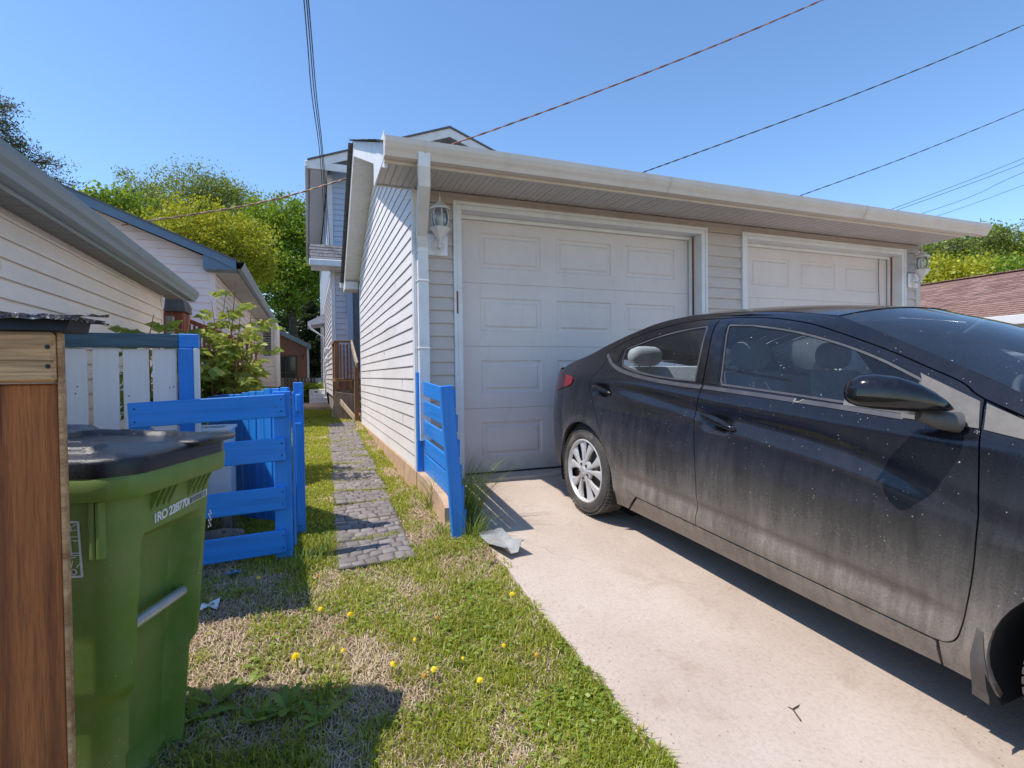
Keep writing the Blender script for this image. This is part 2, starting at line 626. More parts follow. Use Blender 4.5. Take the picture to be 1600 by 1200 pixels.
mb.grid([[(path_c(y) + sx * .235, y, Zl(y) - .006) for sx in (-1, 1)] for y in np.linspace(3.1, 9.9, 30)])
path = struct('path', mb, simple('path_bed', (.20, .16, .11), .95, .3, 30), fix=False)
nm = 0
y = 3.14
while y < 9.8:
    cx = path_c(y + .2) + random.uniform(-.012, .012)
    z = Zl(y + .2)
    sl_ = (Zl(y + .4) - Zl(y)) / .4
    R = Matrix.Rotation(math.atan(sl_), 4, 'X') @ Matrix.Rotation(random.uniform(-.04, .04), 4, 'Y') @ Matrix.Rotation(random.uniform(-.03, .03), 4, 'Z')
    if 4.0 < y < 5.0:
        R = R @ Matrix.Rotation(random.uniform(-.05, .05), 4, 'X')
    b = MB()
    w, l = .225, .199
    ns = 10
    b.box((-w, -l, -.03), (w, l, .006), .004)
    pv = b.build('paver', path_m, path, local=True)
    pv.matrix_local = Matrix.Translation((cx, y + .2, z + .016)) @ R
    # fan shaped cobbles on the mat, cut by wandering joints
    rows = 5
    wv = random.uniform(0, 6)
    st = MB()
    near = y < 7.2
    cuts = [[-w + .006] + sorted([(-w + 2 * w * (i + 1 + (.5 if r % 2 else 0) * .9 + random.uniform(-.15, .15)) / 5.6) for i in range(5)]) + [w - .006] for r in range(rows)]
    for r in range(rows):
        y0, y1 = -l + .005 + (2 * l - .01) * r / rows, -l + .005 + (2 * l - .01) * (r + 1) / rows
        f = lambda x, yy: yy + (.030 * math.sin(x * 10 + wv) if -l + .02 < yy < l - .02 else 0)
        for a, c in zip(cuts[r][:-1], cuts[r][1:]):
            if c - a < .03 or c > w:
                continue
            g = .0034
            h = .011 + random.uniform(-.002, .003)
            sk = random.uniform(-.012, .012) if (a > -w + .01 and c < w - .01) else 0
            q = [(a + g, f(a, y0) + g), ((a + c) / 2, f((a + c) / 2, y0) + g), (c - g, f(c, y0) + g), (c - g + sk, f(c, y1) - g), ((a + c) / 2, f((a + c) / 2, y1) - g), (a + g + sk, f(a, y1) - g)]
            qc = (sum(p[0] for p in q) / 6, sum(p[1] for p in q) / 6)
            vs = [(p[0], p[1], .004) for p in q] + [(p[0] + (qc[0] - p[0]) * .07, p[1] + (qc[1] - p[1]) * .07, h - .003) for p in q] + [(p[0] + (qc[0] - p[0]) * .2, p[1] + (qc[1] - p[1]) * .2, h) for p in q]
            fs = [(i, (i + 1) % 6, 6 + (i + 1) % 6, 6 + i) for i in range(6)] + [(6 + i, 6 + (i + 1) % 6, 12 + (i + 1) % 6, 12 + i) for i in range(6)] + [tuple(range(12, 18))]
            if near:
                k = MB(); k.add(vs, fs)
                k.build('stone', random.choice(stone_ms), pv, 60, local=True)
            else:
                st.add(vs, fs)
    if not near:
        tag(st.build('stone', stone_ms[1], pv, 60, local=True), kind='stuff')
    y += .40

# ------------------------------------------------------------------ siding courses
def course(par, name, O, d, n, s0, s1, z, h, mat, t0=None, t1=None, seg=1, wob=None, out=.0185):
    """one lap of siding: s0..s1 along d at its butt, t0..t1 at its top; n points outwards"""
    O, d, n = Vector(O), Vector(d), Vector(n)
    t0 = s0 if t0 is None else t0
    t1 = s1 if t1 is None else t1
    prof = [(-.004, .006), (out - .0015, 0.0), (out, .003), (out, .009), (out * .62, h * .45), (.001, h), (-.004, h)]
    b = MB()
    rows = []
    for i in range(seg + 1):
        q = i / seg
        row = []
        for a, zz in prof:
            f = zz / h
            s = (s0 + (s1 - s0) * q) * (1 - f) + (t0 + (t1 - t0) * q) * f
            p = O + d * s + n * a + Vector((0, 0, z + zz))
            if wob:
                p += n * wob(s, z + zz)
            row.append(p)
        rows.append(row)
    k = len(prof)
    vs = [p for r in rows for p in r]
    fs = []
    for i in range(seg):
        for j in range(k - 1):
            fs.append((i * k + j, i * k + j + 1, (i + 1) * k + j + 1, (i + 1) * k + j))
    fs += [tuple(range(k)), tuple(seg * k + j for j in range(k))[::-1]]
    b.add(vs, fs)
    return b.build(name, mat, par)


# ------------------------------------------------------------------ the garage
YF, YD, XL, XR, YB = 4.46, 4.60, .855, 7.25, 9.41
EAVE_Y, RIDGE_Y, BACK_Y = 3.88, 6.90, 9.92
SOF = 2.965


def zroof(y):      # top of the roof deck
    return 3.065 + .415 * (y - EAVE_Y) if y <= RIDGE_Y else 3.065 + .415 * (RIDGE_Y - EAVE_Y) - .415 * (y - RIDGE_Y)


def xrake(y):
    return .535 + (y - EAVE_Y) * .0145


gar = thing('garage', 'white double garage with taupe vinyl siding and two closed panel doors behind the car', 'garage', (XL, YF, .45))
SID = .1105
z = .60
k = 0
while z < 4.25:
    y0, y1 = YF + .045, YB
    t0, t1 = y0, y1
    zt = z + SID
    lim = lambda zz: (EAVE_Y + (zz + .21 - 3.10) / .415, 2 * RIDGE_Y - EAVE_Y - (zz + .21 - 3.10) / .415)
    a, b_ = lim(z); at, bt = lim(zt)
    y0, y1 = max(y0, a), min(y1, b_)
    t0, t1 = max(t0, at), min(t1, bt)
    if y1 - y0 > .1:
        if t1 < t0: t0 = t1 = (t0 + t1) / 2
        wob = lambda s, zz: .016 * math.exp(-((s - 6.0) / .35) ** 2 - ((zz - 1.95) / .12) ** 2) + .0015 * math.sin(s * 3.1 + zz * 9)
        course(gar, 'siding_board', (XL, 0, 0), (0, 1, 0), (-1, 0, 0), y0, y1, z, min(SID, 9), MT['siding'], t0, t1, 24, wob, .0105)
    z += SID; k += 1
# vertical lap joints on the side wall
for (yy, k) in ((5.15, 3), (5.15, 6), (6.4, 9), (5.6, 11), (6.9, 5), (7.6, 12), (5.5, 15), (8.1, 7)):
    zz = .60 + k * SID
    MB().box((XL - .0112, yy, zz + .004), (XL - .005, yy + .004, zz + SID - .01)).build('siding_joint', MT['siding'], gar)
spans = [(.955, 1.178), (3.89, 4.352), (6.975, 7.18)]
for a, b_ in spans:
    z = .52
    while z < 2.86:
        course(gar, 'siding_board', (0, YF, 0), (1, 0, 0), (0, -1, 0), a, b_, z, min(SID, 2.86 - z), MT['siding_shaded'])
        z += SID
# solid core of the walls
b = MB()
b.box((XL, YF + .001, .30), (1.178, YF + .13, 2.99)); b.box((3.89, YF + .001, .5), (4.352, YF + .13, 2.99)); b.box((6.975, YF + .001, .5), (XR, YF + .13, 2.99))
b.box((1.178, YF + .001, 2.86), (3.89, YF + .13, 2.99)); b.box((4.352, YF + .001, 2.86), (6.975, YF + .13, 2.99))
b.prism([(XL + .002, YF + .01, .35), (XL + .002, YB, .35), (XL + .002, YB, 2.95), (XL + .002, RIDGE_Y, 4.22), (XL + .002, YF + .01, 2.99)], (.12, 0, 0))
b.prism([(XR - .13, YF + .131, .35), (XR - .13, YB, .35), (XR - .13, YB, 2.95), (XR - .13, RIDGE_Y, 4.22), (XR - .13, YF + .131, 2.99)], (.13, 0, 0))
b.box((XL + .13, YB - .12, .35), (XR - .14, YB - .01, 2.95))
b.build('wall', MT['siding'], gar)
# frieze board and trims
b = MB()
b.box((XL + .05, YF - .024, 2.862), (XR - .02, YF - .002, 2.955), .004)
b.box((XL + .05, YF - .034, 2.925), (XR - .02, YF - .025, 2.957), .003)
b.build('frieze_board', MT['frieze'], gar)
b = MB()
b.box((XL - .021, YF - .022, .585), (XL + .004, YF + .05, 2.955), .003)
b.box((XL + .0045, YF - .022, .585), (XL + .095, YF - .001, 2.955), .003)
b.build('corner_trim', MT['trim'], gar)
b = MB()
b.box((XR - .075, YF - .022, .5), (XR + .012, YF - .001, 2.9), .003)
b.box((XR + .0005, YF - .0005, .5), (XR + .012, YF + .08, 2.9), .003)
b.build('corner_trim', MT['siding_shaded'], gar)
b = MB(); b.box((XL - .012, YB - .05, .585), (XL + .02, YB + .012, 2.95), .003); b.build('corner_trim', MT['trim'], gar)
# foundation, runs on towards the alley as a low kerb
b = MB()
b.prism([(XL - .022, 4.44, .40), (XL - .022, YB + .02, .40), (XL - .022, YB + .02, .598), (XL - .022, 4.44, .598)], (.14, 0, 0))
b.build('foundation', MT['concrete_f'], gar)
b = MB()
b.prism([(.838, 4.438, .20), (.838, 4.438, .597), (.842, 4.20, .590), (.848, 3.95, .575), (.853, 3.72, .552), (.856, 3.60, .528), (.857, 3.55, .49), (.857, 3.54, .20)], (.13, 0, 0))
tag(b.build('concrete_kerb', MT['concrete_f'], None, 40), 'low tan concrete kerb running out from the garage corner to the blue post', 'kerb')


def garage_door(x0, x1):
    # casing
    c = MB()
    c.box((x0, YF - .03, .50), (x0 + .045, YD + .02, 2.865), .003)
    c.box((x1 - .045, YF - .03, .50), (x1, YD + .02, 2.865), .003)
    c.box((x0 + .0455, YF - .03, 2.825), (x1 - .0455, YD + .02, 2.865), .003)
    c.box((x0 - .03, YF - .036, .50), (x0 - .0005, YF - .001, 2.895), .003)
    c.box((x1 + .0005, YF - .036, .50), (x1 + .03, YF - .001, 2.895), .003)
    c.box((x0 - .0004, YF - .036, 2.866), (x1 + .0004, YF - .001, 2.895), .003)
    fr = c.build('door_casing', MT['trim'], gar)
    s = MB()
    s.box((x0 + .046, YD - .035, .50), (x0 + .075, YD - .012, 2.824), .002)
    s.box((x1 - .085, YD - .035, .50), (x1 - .055, YD - .012, 2.824), .002)
    s.box((x0 + .076, YD - .035, 2.79), (x1 - .086, YD - .012, 2.824), .002)
    s.build('stop_strip', MT['trim'], fr)
    s = MB()
    s.box((x1 - .054, YD - .05, .50), (x1 - .046, YD - .011, 2.82))
    s.build('weather_seal', MT['cedar'], fr)
    d0, d1 = x0 + .05, x1 - .05
    base = MB(); base.box((d0, YD + .045, .50), (d1, YD + .07, 2.82))
    door = base.build('garage_door', MT['door'], gar)
    zb = [.512, 1.095, 1.660, 2.230, 2.815]
    for k in range(4):
        b = MB()
        z0, z1 = zb[k] + .003, zb[k + 1] - .003
        yf = YD
        W = d1 - d0
        px = []
        for j in range(3):
            cx = d0 + W * (.20, .50, .80)[j] if True else 0
            hw = W * .118
            px.append((cx - hw, cx + hw))
        pz0, pz1 = z0 + .135, z1 - .125
        X = [d0] + [q for p in px for q in p] + [d1]
        # flat skin with rectangular cut-outs, then raised panel in each
        for i in range(len(X) - 1):
            if i % 2 == 0:
                b.add([(X[i], yf, z0), (X[i + 1], yf, z0), (X[i + 1], yf, z1), (X[i], yf, z1)], [(0, 1, 2, 3)])
            else:
                for za, zc in ((z0, pz0), (pz1, z1)):
                    b.add([(X[i], yf, za), (X[i + 1], yf, za), (X[i + 1], yf, zc), (X[i], yf, zc)], [(0, 1, 2, 3)])
                a, c2 = X[i], X[i + 1]
                lv = [(0, 0), (.012, .011), (.034, .013), (.052, .001)]
                vs = []
                for ins, dep in lv:
                    vs += [(a + ins, yf + dep, pz0 + ins), (c2 - ins, yf + dep, pz0 + ins), (c2 - ins, yf + dep, pz1 - ins), (a + ins, yf + dep, pz1 - ins)]
                fs = []
                for q in range(len(lv) - 1):
                    for e in range(4):
                        fs.append((q * 4 + e, q * 4 + (e + 1) % 4, q * 4 + 4 + (e + 1) % 4, q * 4 + 4 + e))
                q = (len(lv) - 1) * 4
                fs.append((q, q + 1, q + 2, q + 3))
                b.add(vs, fs)
        # rounded top and bottom lips of the section
        b.grid([[(d0, yf, z0), (d1, yf, z0)], [(d0, yf + .006, z0 - .004), (d1, yf + .006, z0 - .004)], [(d0, yf + .04, z0 - .004), (d1, yf + .04, z0 - .004)]])
        b.grid([[(d0, yf, z1), (d1, yf, z1)], [(d0, yf + .008, z1 + .003), (d1, yf + .008, z1 + .003)], [(d0, yf + .04, z1 + .003), (d1, yf + .04, z1 + .003)]])
        b.build('door_section', MT['door'], door)
    b = MB(); b.box((d0, YD + .002, .492), (d1, YD + .04, .511)); b.build('bottom_seal', MT['rubber'], door)
    return fr, door


f1, d1o = garage_door(1.21, 3.86)
f2, d2o = garage_door(4.383, 6.945)
b = MB(); b.tube([(6.70, YD - .02, 2.79), (6.685, YD - .022, 2.6), (6.70, YD - .02, 2.35), (6.705, YD - .02, 2.2)], .004, 6)
b.build('pull_cord', MT['wire'], gar)
b = MB(); b.box((1.2, YF - .038, 1.93), (1.214, YF - .031, 2.12)); b.build('paint_chip', MT['cedar'], f1)

# soffit: grooved aluminium strips under the eave
x = XL + .0
i = 0
while x < 7.19:
    w = .1
    b = MB()
    y0, y1 = EAVE_Y + .006, YF - .003
    z = SOF
    pr = [(0, .006), (.008, 0), (.047, 0), (.050, .004), (.053, 0), (.092, 0), (.1, .006)]
    b.grid([[(x + p, y, z + q) for p, q in pr] for y in (y0, y1)])
    b.build('soffit_panel', MT['soffit'] if 'soffit' in MT else None, gar)
    x += w; i += 1
# boxed return at the left end of the eave
for i in range(3):
    b = MB()
    x = .545 + i * .1033
    pr = [(0, .006), (.008, 0), (.047, 0), (.050, .004), (.053, 0), (.095, 0), (.103, .006)]
    b.grid([[(x + p, y, SOF + .001 + q) for p, q in pr] for y in (EAVE_Y + .006, YF - .02)])
    b.build('soffit_panel', None, gar)
b = MB(); b.box((.533, EAVE_Y + .002, SOF - .012), (.545, YF + .04, 3.15), .003); b.box((.546, YF + .0, SOF - .012), (XL - .018, YF + .012, 3.16), .003)
b.build('eave_return', MT['trim'], gar)
# fascia and gutter
b = MB(); b.box((.531, EAVE_Y - .018, 2.918), (7.10, EAVE_Y + .0, 3.064), .003)
b.build('fascia_board', MT['almond'], gar)
g0, g1 = .525, 7.36
prof = [(0, 0.0), (.075, 0.0), (.088, .03), (.105, .055), (.118, .085), (.118, .122), (.108, .126), (.108, .118), (.0, .118)]
b = MB()
rows = [[(x, EAVE_Y - .021 - p, 2.938 + q) for p, q in prof] for x in (g0, g1)]
b.grid(rows)
for x in (g0, g1):
    b.add([(x, EAVE_Y - .021 - p, 2.938 + q) for p, q in prof[:7] + [(0, .126)]], [tuple(range(8))])
gut = b.build('gutter', MT['almond'], gar, None, fix=False)
for x in (.80, 2.9, 5.3):
    b = MB()
    b.grid([[(xx, EAVE_Y - .023 - p * 1.02, 2.937 + q * 1.01) for p, q in prof[:6]] for xx in (x, x + .012)])
    b.build('gutter_joint', MT['almond'], gut, fix=False)
# downspout with two elbows
b = MB()
b.rtube([(.80, 3.79, 2.99), (.80, 3.80, 2.90), (.815, 3.86, 2.80), (.885, 4.32, 2.56), (.905, 4.395, 2.47), (.907, 4.405, 2.36), (.907, 4.405, .86)], .085, .062, (1, 0, 0))
ds = b.build('downspout', MT['downspout'], gar)
for zz in (2.42, 2.18, 1.62):
    b = MB(); b.box((.858, 4.366, zz), (.956, 4.437, zz + .014), .003); b.build('pipe_strap', MT['downspout'], ds)
# rake: fascia, soffit strips, roof deck
b = MB()
for (ya, yb) in ((EAVE_Y, RIDGE_Y), (RIDGE_Y, BACK_Y)):
    za, zb_ = zroof(ya), zroof(yb)
    b.add([(xrake(ya), ya, za - .18), (xrake(yb), yb, zb_ - .18), (xrake(yb), yb, zb_), (xrake(ya), ya, za),
           (xrake(ya) + .02, ya, za - .18), (xrake(yb) + .02, yb, zb_ - .18), (xrake(yb) + .02, yb, zb_), (xrake(ya) + .02, ya, za)],
          [(0, 1, 2, 3), (4, 7, 6, 5), (0, 4, 5, 1), (3, 2, 6, 7), (0, 3, 7, 4), (1, 5, 6, 2)])
b.build('rake_board', MT['trim'], gar)
y = YF + .03
while y < BACK_Y - .02:
    y2 = min(y + .1, BACK_Y)
    if y < RIDGE_Y < y2: y2 = RIDGE_Y
    b = MB()
    rows = []
    for f, dz in ((0, .006), (.08, 0), (.46, 0), (.5, .004), (.54, 0), (.92, 0), (1, .006)):
        yy = y + (y2 - y) * f
        rows.append([(xrake(yy) + .02, yy, zroof(yy) - .165 + dz), (XL + .0, yy, zroof(yy) - .165 + dz)])
    b.grid(rows)
    b.build('rake_soffit_panel', None, gar)
    y = y2
b = MB(); b.box((xrake(BACK_Y) - .005, BACK_Y - .40, 2.90), (XL - .015, BACK_Y + .02, 3.03), .004); b.build('eave_return', MT['trim'], gar)
b = MB(); b.box((xrake(BACK_Y) - .06, BACK_Y + .021, 2.98), (7.3, BACK_Y + .12, 3.1), .01); b.build('gutter', MT['trim'], gar)
# roof shingles, course by course
mb_edge = []
y = EAVE_Y - .03
n = 0
for side in (0, 1):
    for i in range(22):
        ya = (EAVE_Y - .035 + i * .142) if side == 0 else (BACK_Y + .035 - i * .142)
        yb = ya + (.18 if side == 0 else -.18)
        if side == 0 and yb > RIDGE_Y + .05: break
        if side == 1 and yb < RIDGE_Y - .05: break
        za, zb_ = zroof(ya) + .016, zroof(yb) + .006
        b = MB()
        xs_ = np.linspace(.50, 7.24, 24)
        rows = []
        j = [random.uniform(-.006, .006) for _ in xs_]
        rows.append([(xx + (xrake(ya) - .56), ya + jj, za - .014) for xx, jj in zip(xs_, j)])
        rows.append([(xx + (xrake(ya) - .56), ya + jj, za) for xx, jj in zip(xs_, j)])
        rows.append([(xx + (xrake(yb) - .56), yb, zb_) for xx in xs_])
        b.grid(rows)
        b.build('shingle_course', MT['shingle_dark'], gar)
b = MB()
for (ya, yb) in ((EAVE_Y - .02, RIDGE_Y), (RIDGE_Y, BACK_Y + .02)):
    b.add([(xrake(ya) - .01, ya, zroof(ya)), (7.23, ya, zroof(ya)), (7.23, yb, zroof(yb)), (xrake(yb) - .01, yb, zroof(yb))], [(0, 1, 2, 3)])
b.build('roof_deck', MT['shingle_dark'], gar)


def perforated():
    t = NT('perforated_soffit')
    v = t.coord((1, 1, 1), False)
    sx = t.n('ShaderNodeSeparateXYZ'); t.l(v, sx.inputs[0])
    fx = t.math('SUBTRACT', t.math('FRACT', t.math('MULTIPLY', sx.outputs[0], 90)), .5)
    fy = t.math('SUBTRACT', t.math('FRACT', t.math('MULTIPLY', sx.outputs[1], 90)), .5)
    d = t.math('SQRT', t.math('ADD', t.math('MULTIPLY', fx, fx), t.math('MULTIPLY', fy, fy)))
    h = t.ramp(d, [(.18, 1.0), (.24, 0.0)])
    n = t.noise(v, 5, 5)
    c = t.ramp(n, [(.3, (.58, .53, .49)), (.7, (.66, .615, .575))])
    c = t.mix(h, c, (.10, .09, .08))
    return t.done(t.bsdf(c, .5))


MT['soffit'] = perforated()
for o in list(gar.children):
    if o.name.startswith('soffit_panel') or o.name.startswith('rake_soffit_panel'):
        o.data.materials.clear()
        o.data.materials.append(MT['soffit'] if o.name.startswith('soffit') else MT['trim'])


# ------------------------------------------------------------------ wall lanterns
def glass_mat(name, tint, rough=.02, dust=0.0, frost=.08):
    t = NT(name)
    tr = t.n('ShaderNodeBsdfTransparent'); tr.inputs[0].default_value = (*tint, 1)
    gl = t.n('ShaderNodeBsdfGlossy'); gl.inputs['Roughness'].default_value = rough
    fr = t.n('ShaderNodeFresnel'); fr.inputs[0].default_value = 1.5 if 'lamp' in name else 1.55
    mx = t.n('ShaderNodeMixShader')
    t.l(fr.outputs[0], mx.inputs[0]); t.l(tr.outputs[0], mx.inputs[1]); t.l(gl.outputs[0], mx.inputs[2])
    out = mx.outputs[0]
    if dust > 0:
        v = t.coord((1, 1, 1))
        n1 = t.noise(v, 3.5, 6, .65)
        sp = t.n('ShaderNodeTexVoronoi'); sp.inputs['Scale'].default_value = 32; t.l(v, sp.inputs['Vector'])
        spk = t.math('MULTIPLY', t.ramp(sp.outputs['Distance'], [(.05, 1.0), (.10, 0.0)]), t.ramp(t.noise(v, 14, 2), [(.56, 0.0), (.6, .8)]))
        f = t.math('MAXIMUM', t.ramp(n1, [(.3, dust * .5), (.75, dust)]), spk)
        df = t.n('ShaderNodeBsdfDiffuse'); df.inputs[0].default_value = (.55, .6, .66, 1)
        m2 = t.n('ShaderNodeMixShader')
        t.l(f, m2.inputs[0]); t.l(out, m2.inputs[1]); t.l(df.outputs[0], m2.inputs[2])
        out = m2.outputs[0]
    return t.done(out)


MT['lampglass'] = glass_mat('clear_lamp_glass', (.86, .90, .93), .03, .06)
MT['bulb'] = simple('frosted_bulb', (.72, .68, .5), .3, .05)


def lantern(loc, label):
    t = thing('wall_lantern', label, 'wall lamp', loc, 'lanterns on the garage front')
    b = MB(); b.box((-.09, -.022, -.09), (.09, 0, .09), .012); b.build('mounting_block', MT['white_plastic'], t, local=True)
    b = MB()
    pl = [(.055 * math.cos(a) * (1 + .06 * math.cos(4 * a)), .072 * math.sin(a) * (1 + .10 * math.cos(4 * a))) for a in np.linspace(0, 2 * PI, 40, endpoint=False)]
    b.prism([(x, -.0225, z - .012) for x, z in pl], (0, -.008, 0))
    b.prism([(x * .7, -.0306, z * .7 - .012) for x, z in pl], (0, -.008, 0))
    b.build('back_plate', MT['lampwhite'], t, 40, local=True)
    b = MB(); b.tube([(0, -.035, -.02), (0, -.07, -.035), (0, -.105, -.02), (0, -.12, .015), (0, -.12, .04)], [.012, .013, .015, .014, .016], 10)
    b.lathe([(.014, -.045), (.02, -.03), (.014, -.018)], 10, o=(0, -.105, 0), cap=True)
    b.build('arm', MT['lampwhite'], t, 60, local=True)
    C = (0, -.12, 0)
    b = MB(); b.lathe([(.014, .015), (.02, .02), (.03, .035), (.052, .062), (.078, .098), (.088, .112), (.07, .122), (.05, .125)], 6, o=C); b.build('cup', MT['lampwhite'], t, 30, local=True)
    gp = [(.052, .122), (.064, .155), (.068, .195), (.064, .235), (.052, .272)]
    b = MB(); b.lathe(gp, 24, o=C); b.build('glass_shade', MT['lampglass'], t, 60, local=True, fix=False)
    for k in range(6):
        a = 2 * PI * k / 6 + PI / 6
        b = MB(); b.tube([(C[0] + (r + .002) * math.cos(a), C[1] + (r + .002) * math.sin(a), z) for r, z in gp], .0045, 6); b.build('rib', MT['lampwhite'], t, 60, local=True)
    b = MB(); b.lathe([(.05, .268), (.086, .262), (.084, .275), (.06, .298), (.034, .318), (.018, .334), (.008, .338), (.011, .346), (.006, .354), (.009, .362), (.004, .376), (.003, .40)], 12, o=C, cap=True); b.build('roof_cap', MT['lampwhite'], t, 35, local=True)
    b = MB(); b.lathe([(.004, .125), (.014, .13), (.014, .15), (.024, .175), (.026, .195), (.018, .215), (.003, .224)], 12, o=C, cap=True); b.build('bulb', MT['bulb'], t, 60, local=True)
    return t


l1 = lantern((1.04, YF - .022, 2.50), 'white wall lantern with clear glass beside the downspout left of the near door')
l2 = copy_tree(l1)
l2.location = (7.09, YF - .022, 2.515)
l2['label'] = 'white wall lantern at the far right corner of the garage front'


# ------------------------------------------------------------------ blue gates and fences
def bd(name, parent, lo, hi, mat, bev=.004, R=None, o=None):
    b = MB(); b.box(lo, hi, bev, R, o)
    return b.build(name, mat, parent)


# right: short slatted gate panel between the garage corner and its leaning post
rg = thing('slatted_gate', 'short blue slatted gate panel standing between the garage corner and the driveway', 'gate', (.90, 3.30, .37))
b = MB(); b.obox((.885, 3.285, .34), (.812, 3.285, 1.335), .04, .088, (0, 1, 0), .005)
b.build('post', MT['bluez'], rg)
b = MB(); b.obox((.868, 4.425, .40), (.868, 4.425, 1.43), .03, .05, (0, 1, 0), .004)
b.build('wall_post', MT['bluez'], rg)
for i in range(6):
    zt = 1.345 - i * .162 + (.02 if i > 3 else 0)
    b = MB()
    xe = .868 + .012 * i
    b.obox((.905, 4.40, zt - .045 + random.uniform(-.006, .006)), (xe, 3.285, zt - .095 + random.uniform(-.008, .008)), .112 if i < 4 else .15, .018, (0, 0, 1), .004)
    b.build('slat', MT['bluey'], rg)

# left: four board gate facing the camera
lg = thing('board_gate', 'blue gate of four wide horizontal boards standing behind the green bin', 'gate', (-.5, 3.37, .3))
zz = [(1.272, 1.304, .135), (1.02, 1.047, .135), (.735, .762, .135), (.478, .506, .135)]
for i, (za, zb_, h) in enumerate(zz):
    b = MB()
    b.obox((-.90, 3.385, za - h / 2), (-.125 - .004 * i, 3.385, zb_ - h / 2), h, .022, (0, 0, 1), .004)
    b.build('board', MT['blue'], lg)
for za, zb_, h in zz:
    for dz in (-.035, .035):
        for xx_ in (-.15, -.87):
            b = MB(); b.lathe([(.0045, 0), (.005, -.0015), (.002, -.0022)], 8, 'y', (xx_, 3.374, (zb_ if xx_ > -.5 else za) - h / 2 + dz), True); b.build('screw', MT['rubber'], lg)
bd('post', lg, (-.195, 3.398, .30), (-.098, 3.437, 1.318), MT['bluez'])
bd('post', lg, (-.905, 3.398, .30), (-.81, 3.437, 1.265), MT['bluez'])
bd('end_batten', lg, (-.093, 3.40, .40), (-.080, 3.44, 1.315), MT['bluez'])

# post and sagging picket gate behind it
pg = thing('picket_gate', 'sagging blue picket gate swung back behind the four board gate', 'gate', (-.08, 3.8, .34))
bd('post', pg, (-.092, 3.775, .33), (-.03, 3.84, 1.366), MT['bluez'])
bd('hinge_block', pg, (-.080, 3.745, 1.17), (-.045, 3.774, 1.29), MT['bluez'], .008)
bd('batten', pg, (-.084, 3.752, .42), (-.045, 3.773, 1.10), MT['bluez'], .003)
P0, P1 = Vector((-.12, 3.84, 0)), Vector((-.72, 4.72, 0))
dv = (P1 - P0).normalized()
nrm = Vector((-dv.y, dv.x, 0))
for i in range(11):
    c = P0 + dv * (.05 + i * .098)
    top = 1.335 - .008 * i + random.uniform(-.008, .008)
    R = Matrix.Rotation(math.atan2(dv.y, dv.x), 3, 'Z') @ Matrix.Rotation(random.uniform(-.006, .006), 3, 'Y')
    b = MB(); b.box((-.043, -.009, .43 - .01 * i), (.043, .009, top), .003, R, c)
    b.build('picket', MT['bluez'], pg)
for zc in (.56, 1.15):
    b = MB(); b.obox(P0 + nrm * -.03 + Vector((0, 0, zc)), P1 + nrm * -.03 + Vector((0, 0, zc - .07)), .085, .036, (0, 0, 1), .004)
    b.build('rail', MT['bluey'], pg)

# white boarded fence with slate top rail
wf = thing('board_fence', 'white vertical board fence with slate and blue top rail behind the bin', 'fence', (-1.0, 3.8, .36))
FY = 3.80
b = MB(); b.box((-2.6, FY - .045, 1.588), (-.735, FY + .005, 1.673), .005); b.build('top_rail', MT['slaterail'], wf)
b = MB(); b.box((-.734, FY - .046, 1.587), (-.627, FY + .006, 1.674), .005); tag(b.build('top_rail', MT['blue'], wf), 'bright blue end of the top rail')
for x0, x1 in ((-1.96, -1.83), (-1.80, -1.675), (-1.65, -1.52), (-1.50, -1.365), (-1.34, -1.204), (-1.177, -1.05), (-1.028, -.898), (-.878, -.753)):
    b = MB()
    b.box((x0, FY - .018, .42), (x1, FY + .001, 1.586 + random.uniform(-.01, 0)), .003)
    b.build('board', MT['whiteboard'], wf)
bd('post', wf, (-.737, FY - .05, .36), (-.657, FY - .012, 1.586), MT['bluez'])
bd('post', wf, (-.656, FY - .05, .36), (-.63, FY + .012, 1.586), MT['trim'])
bd('rail', wf, (-2.6, FY + .0015, .62), (-.74, FY + .04, .71), MT['whiteboard'])
for (x, z) in ((-.79, 1.345), (-.77, 1.35), (-1.0, 1.30), (-1.25, 1.36), (-1.26, 1.32)):
    b = MB(); b.lathe([(.004, 0), (.004, -.003)], 8, 'y', (x, FY - .0165, z), True); b.build('nail_hole', MT['rubber'], wf)

# white planter box half hidden by the bin
pl = thing('planter_box', 'white wooden planter box half hidden between the bin and the blue gate', 'planter', (-.65, 3.95, .36))
b = MB(); b.box((-1.02, 3.84, .62), (-.478, 3.865, 1.06), .003); b.build('front_panel', MT['trim'], pl)
b = MB(); b.box((-1.02, 4.10, .62), (-.478, 4.125, 1.06), .003); b.build('back_panel', MT['trim'], pl)
for x in (-1.02, -.503):
    b = MB(); b.box((x, 3.866, .62), (x + .025, 4.099, 1.06), .003); b.build('side_panel', MT['trim'], pl)
b = MB(); b.box((-1.04, 3.82, 1.061), (-.465, 3.875, 1.08), .003); b.box((-1.04, 4.09, 1.061), (-.465, 4.145, 1.08), .003); b.box((-.52, 3.876, 1.061), (-.465, 4.089, 1.08), .003); b.build('rim', MT['trim'], pl)
b = MB(); b.box((-.995, 3.866, .95), (-.504, 4.099, 1.02)); b.build('soil', simple('potting_soil', (.06, .04, .025), .95, .4, 40), pl)
for x in (-.99, -.53):
    b = MB(); b.box((x, 3.87, .34), (x + .05, 3.92, .619), .003); b.box((x, 4.04, .34), (x + .05, 4.09, .619), .003); b.build('leg', MT['greywood'], pl)
b = MB(); b.tube([(-.62, 3.72, .40), (-.50, 3.70, .41), (-.40, 3.72, .40)], [.055, .06, .05], 12)
tag(b.build('log', MT['greywood'], None, 60), 'short brown log lying behind the lower boards of the blue gate', 'log')

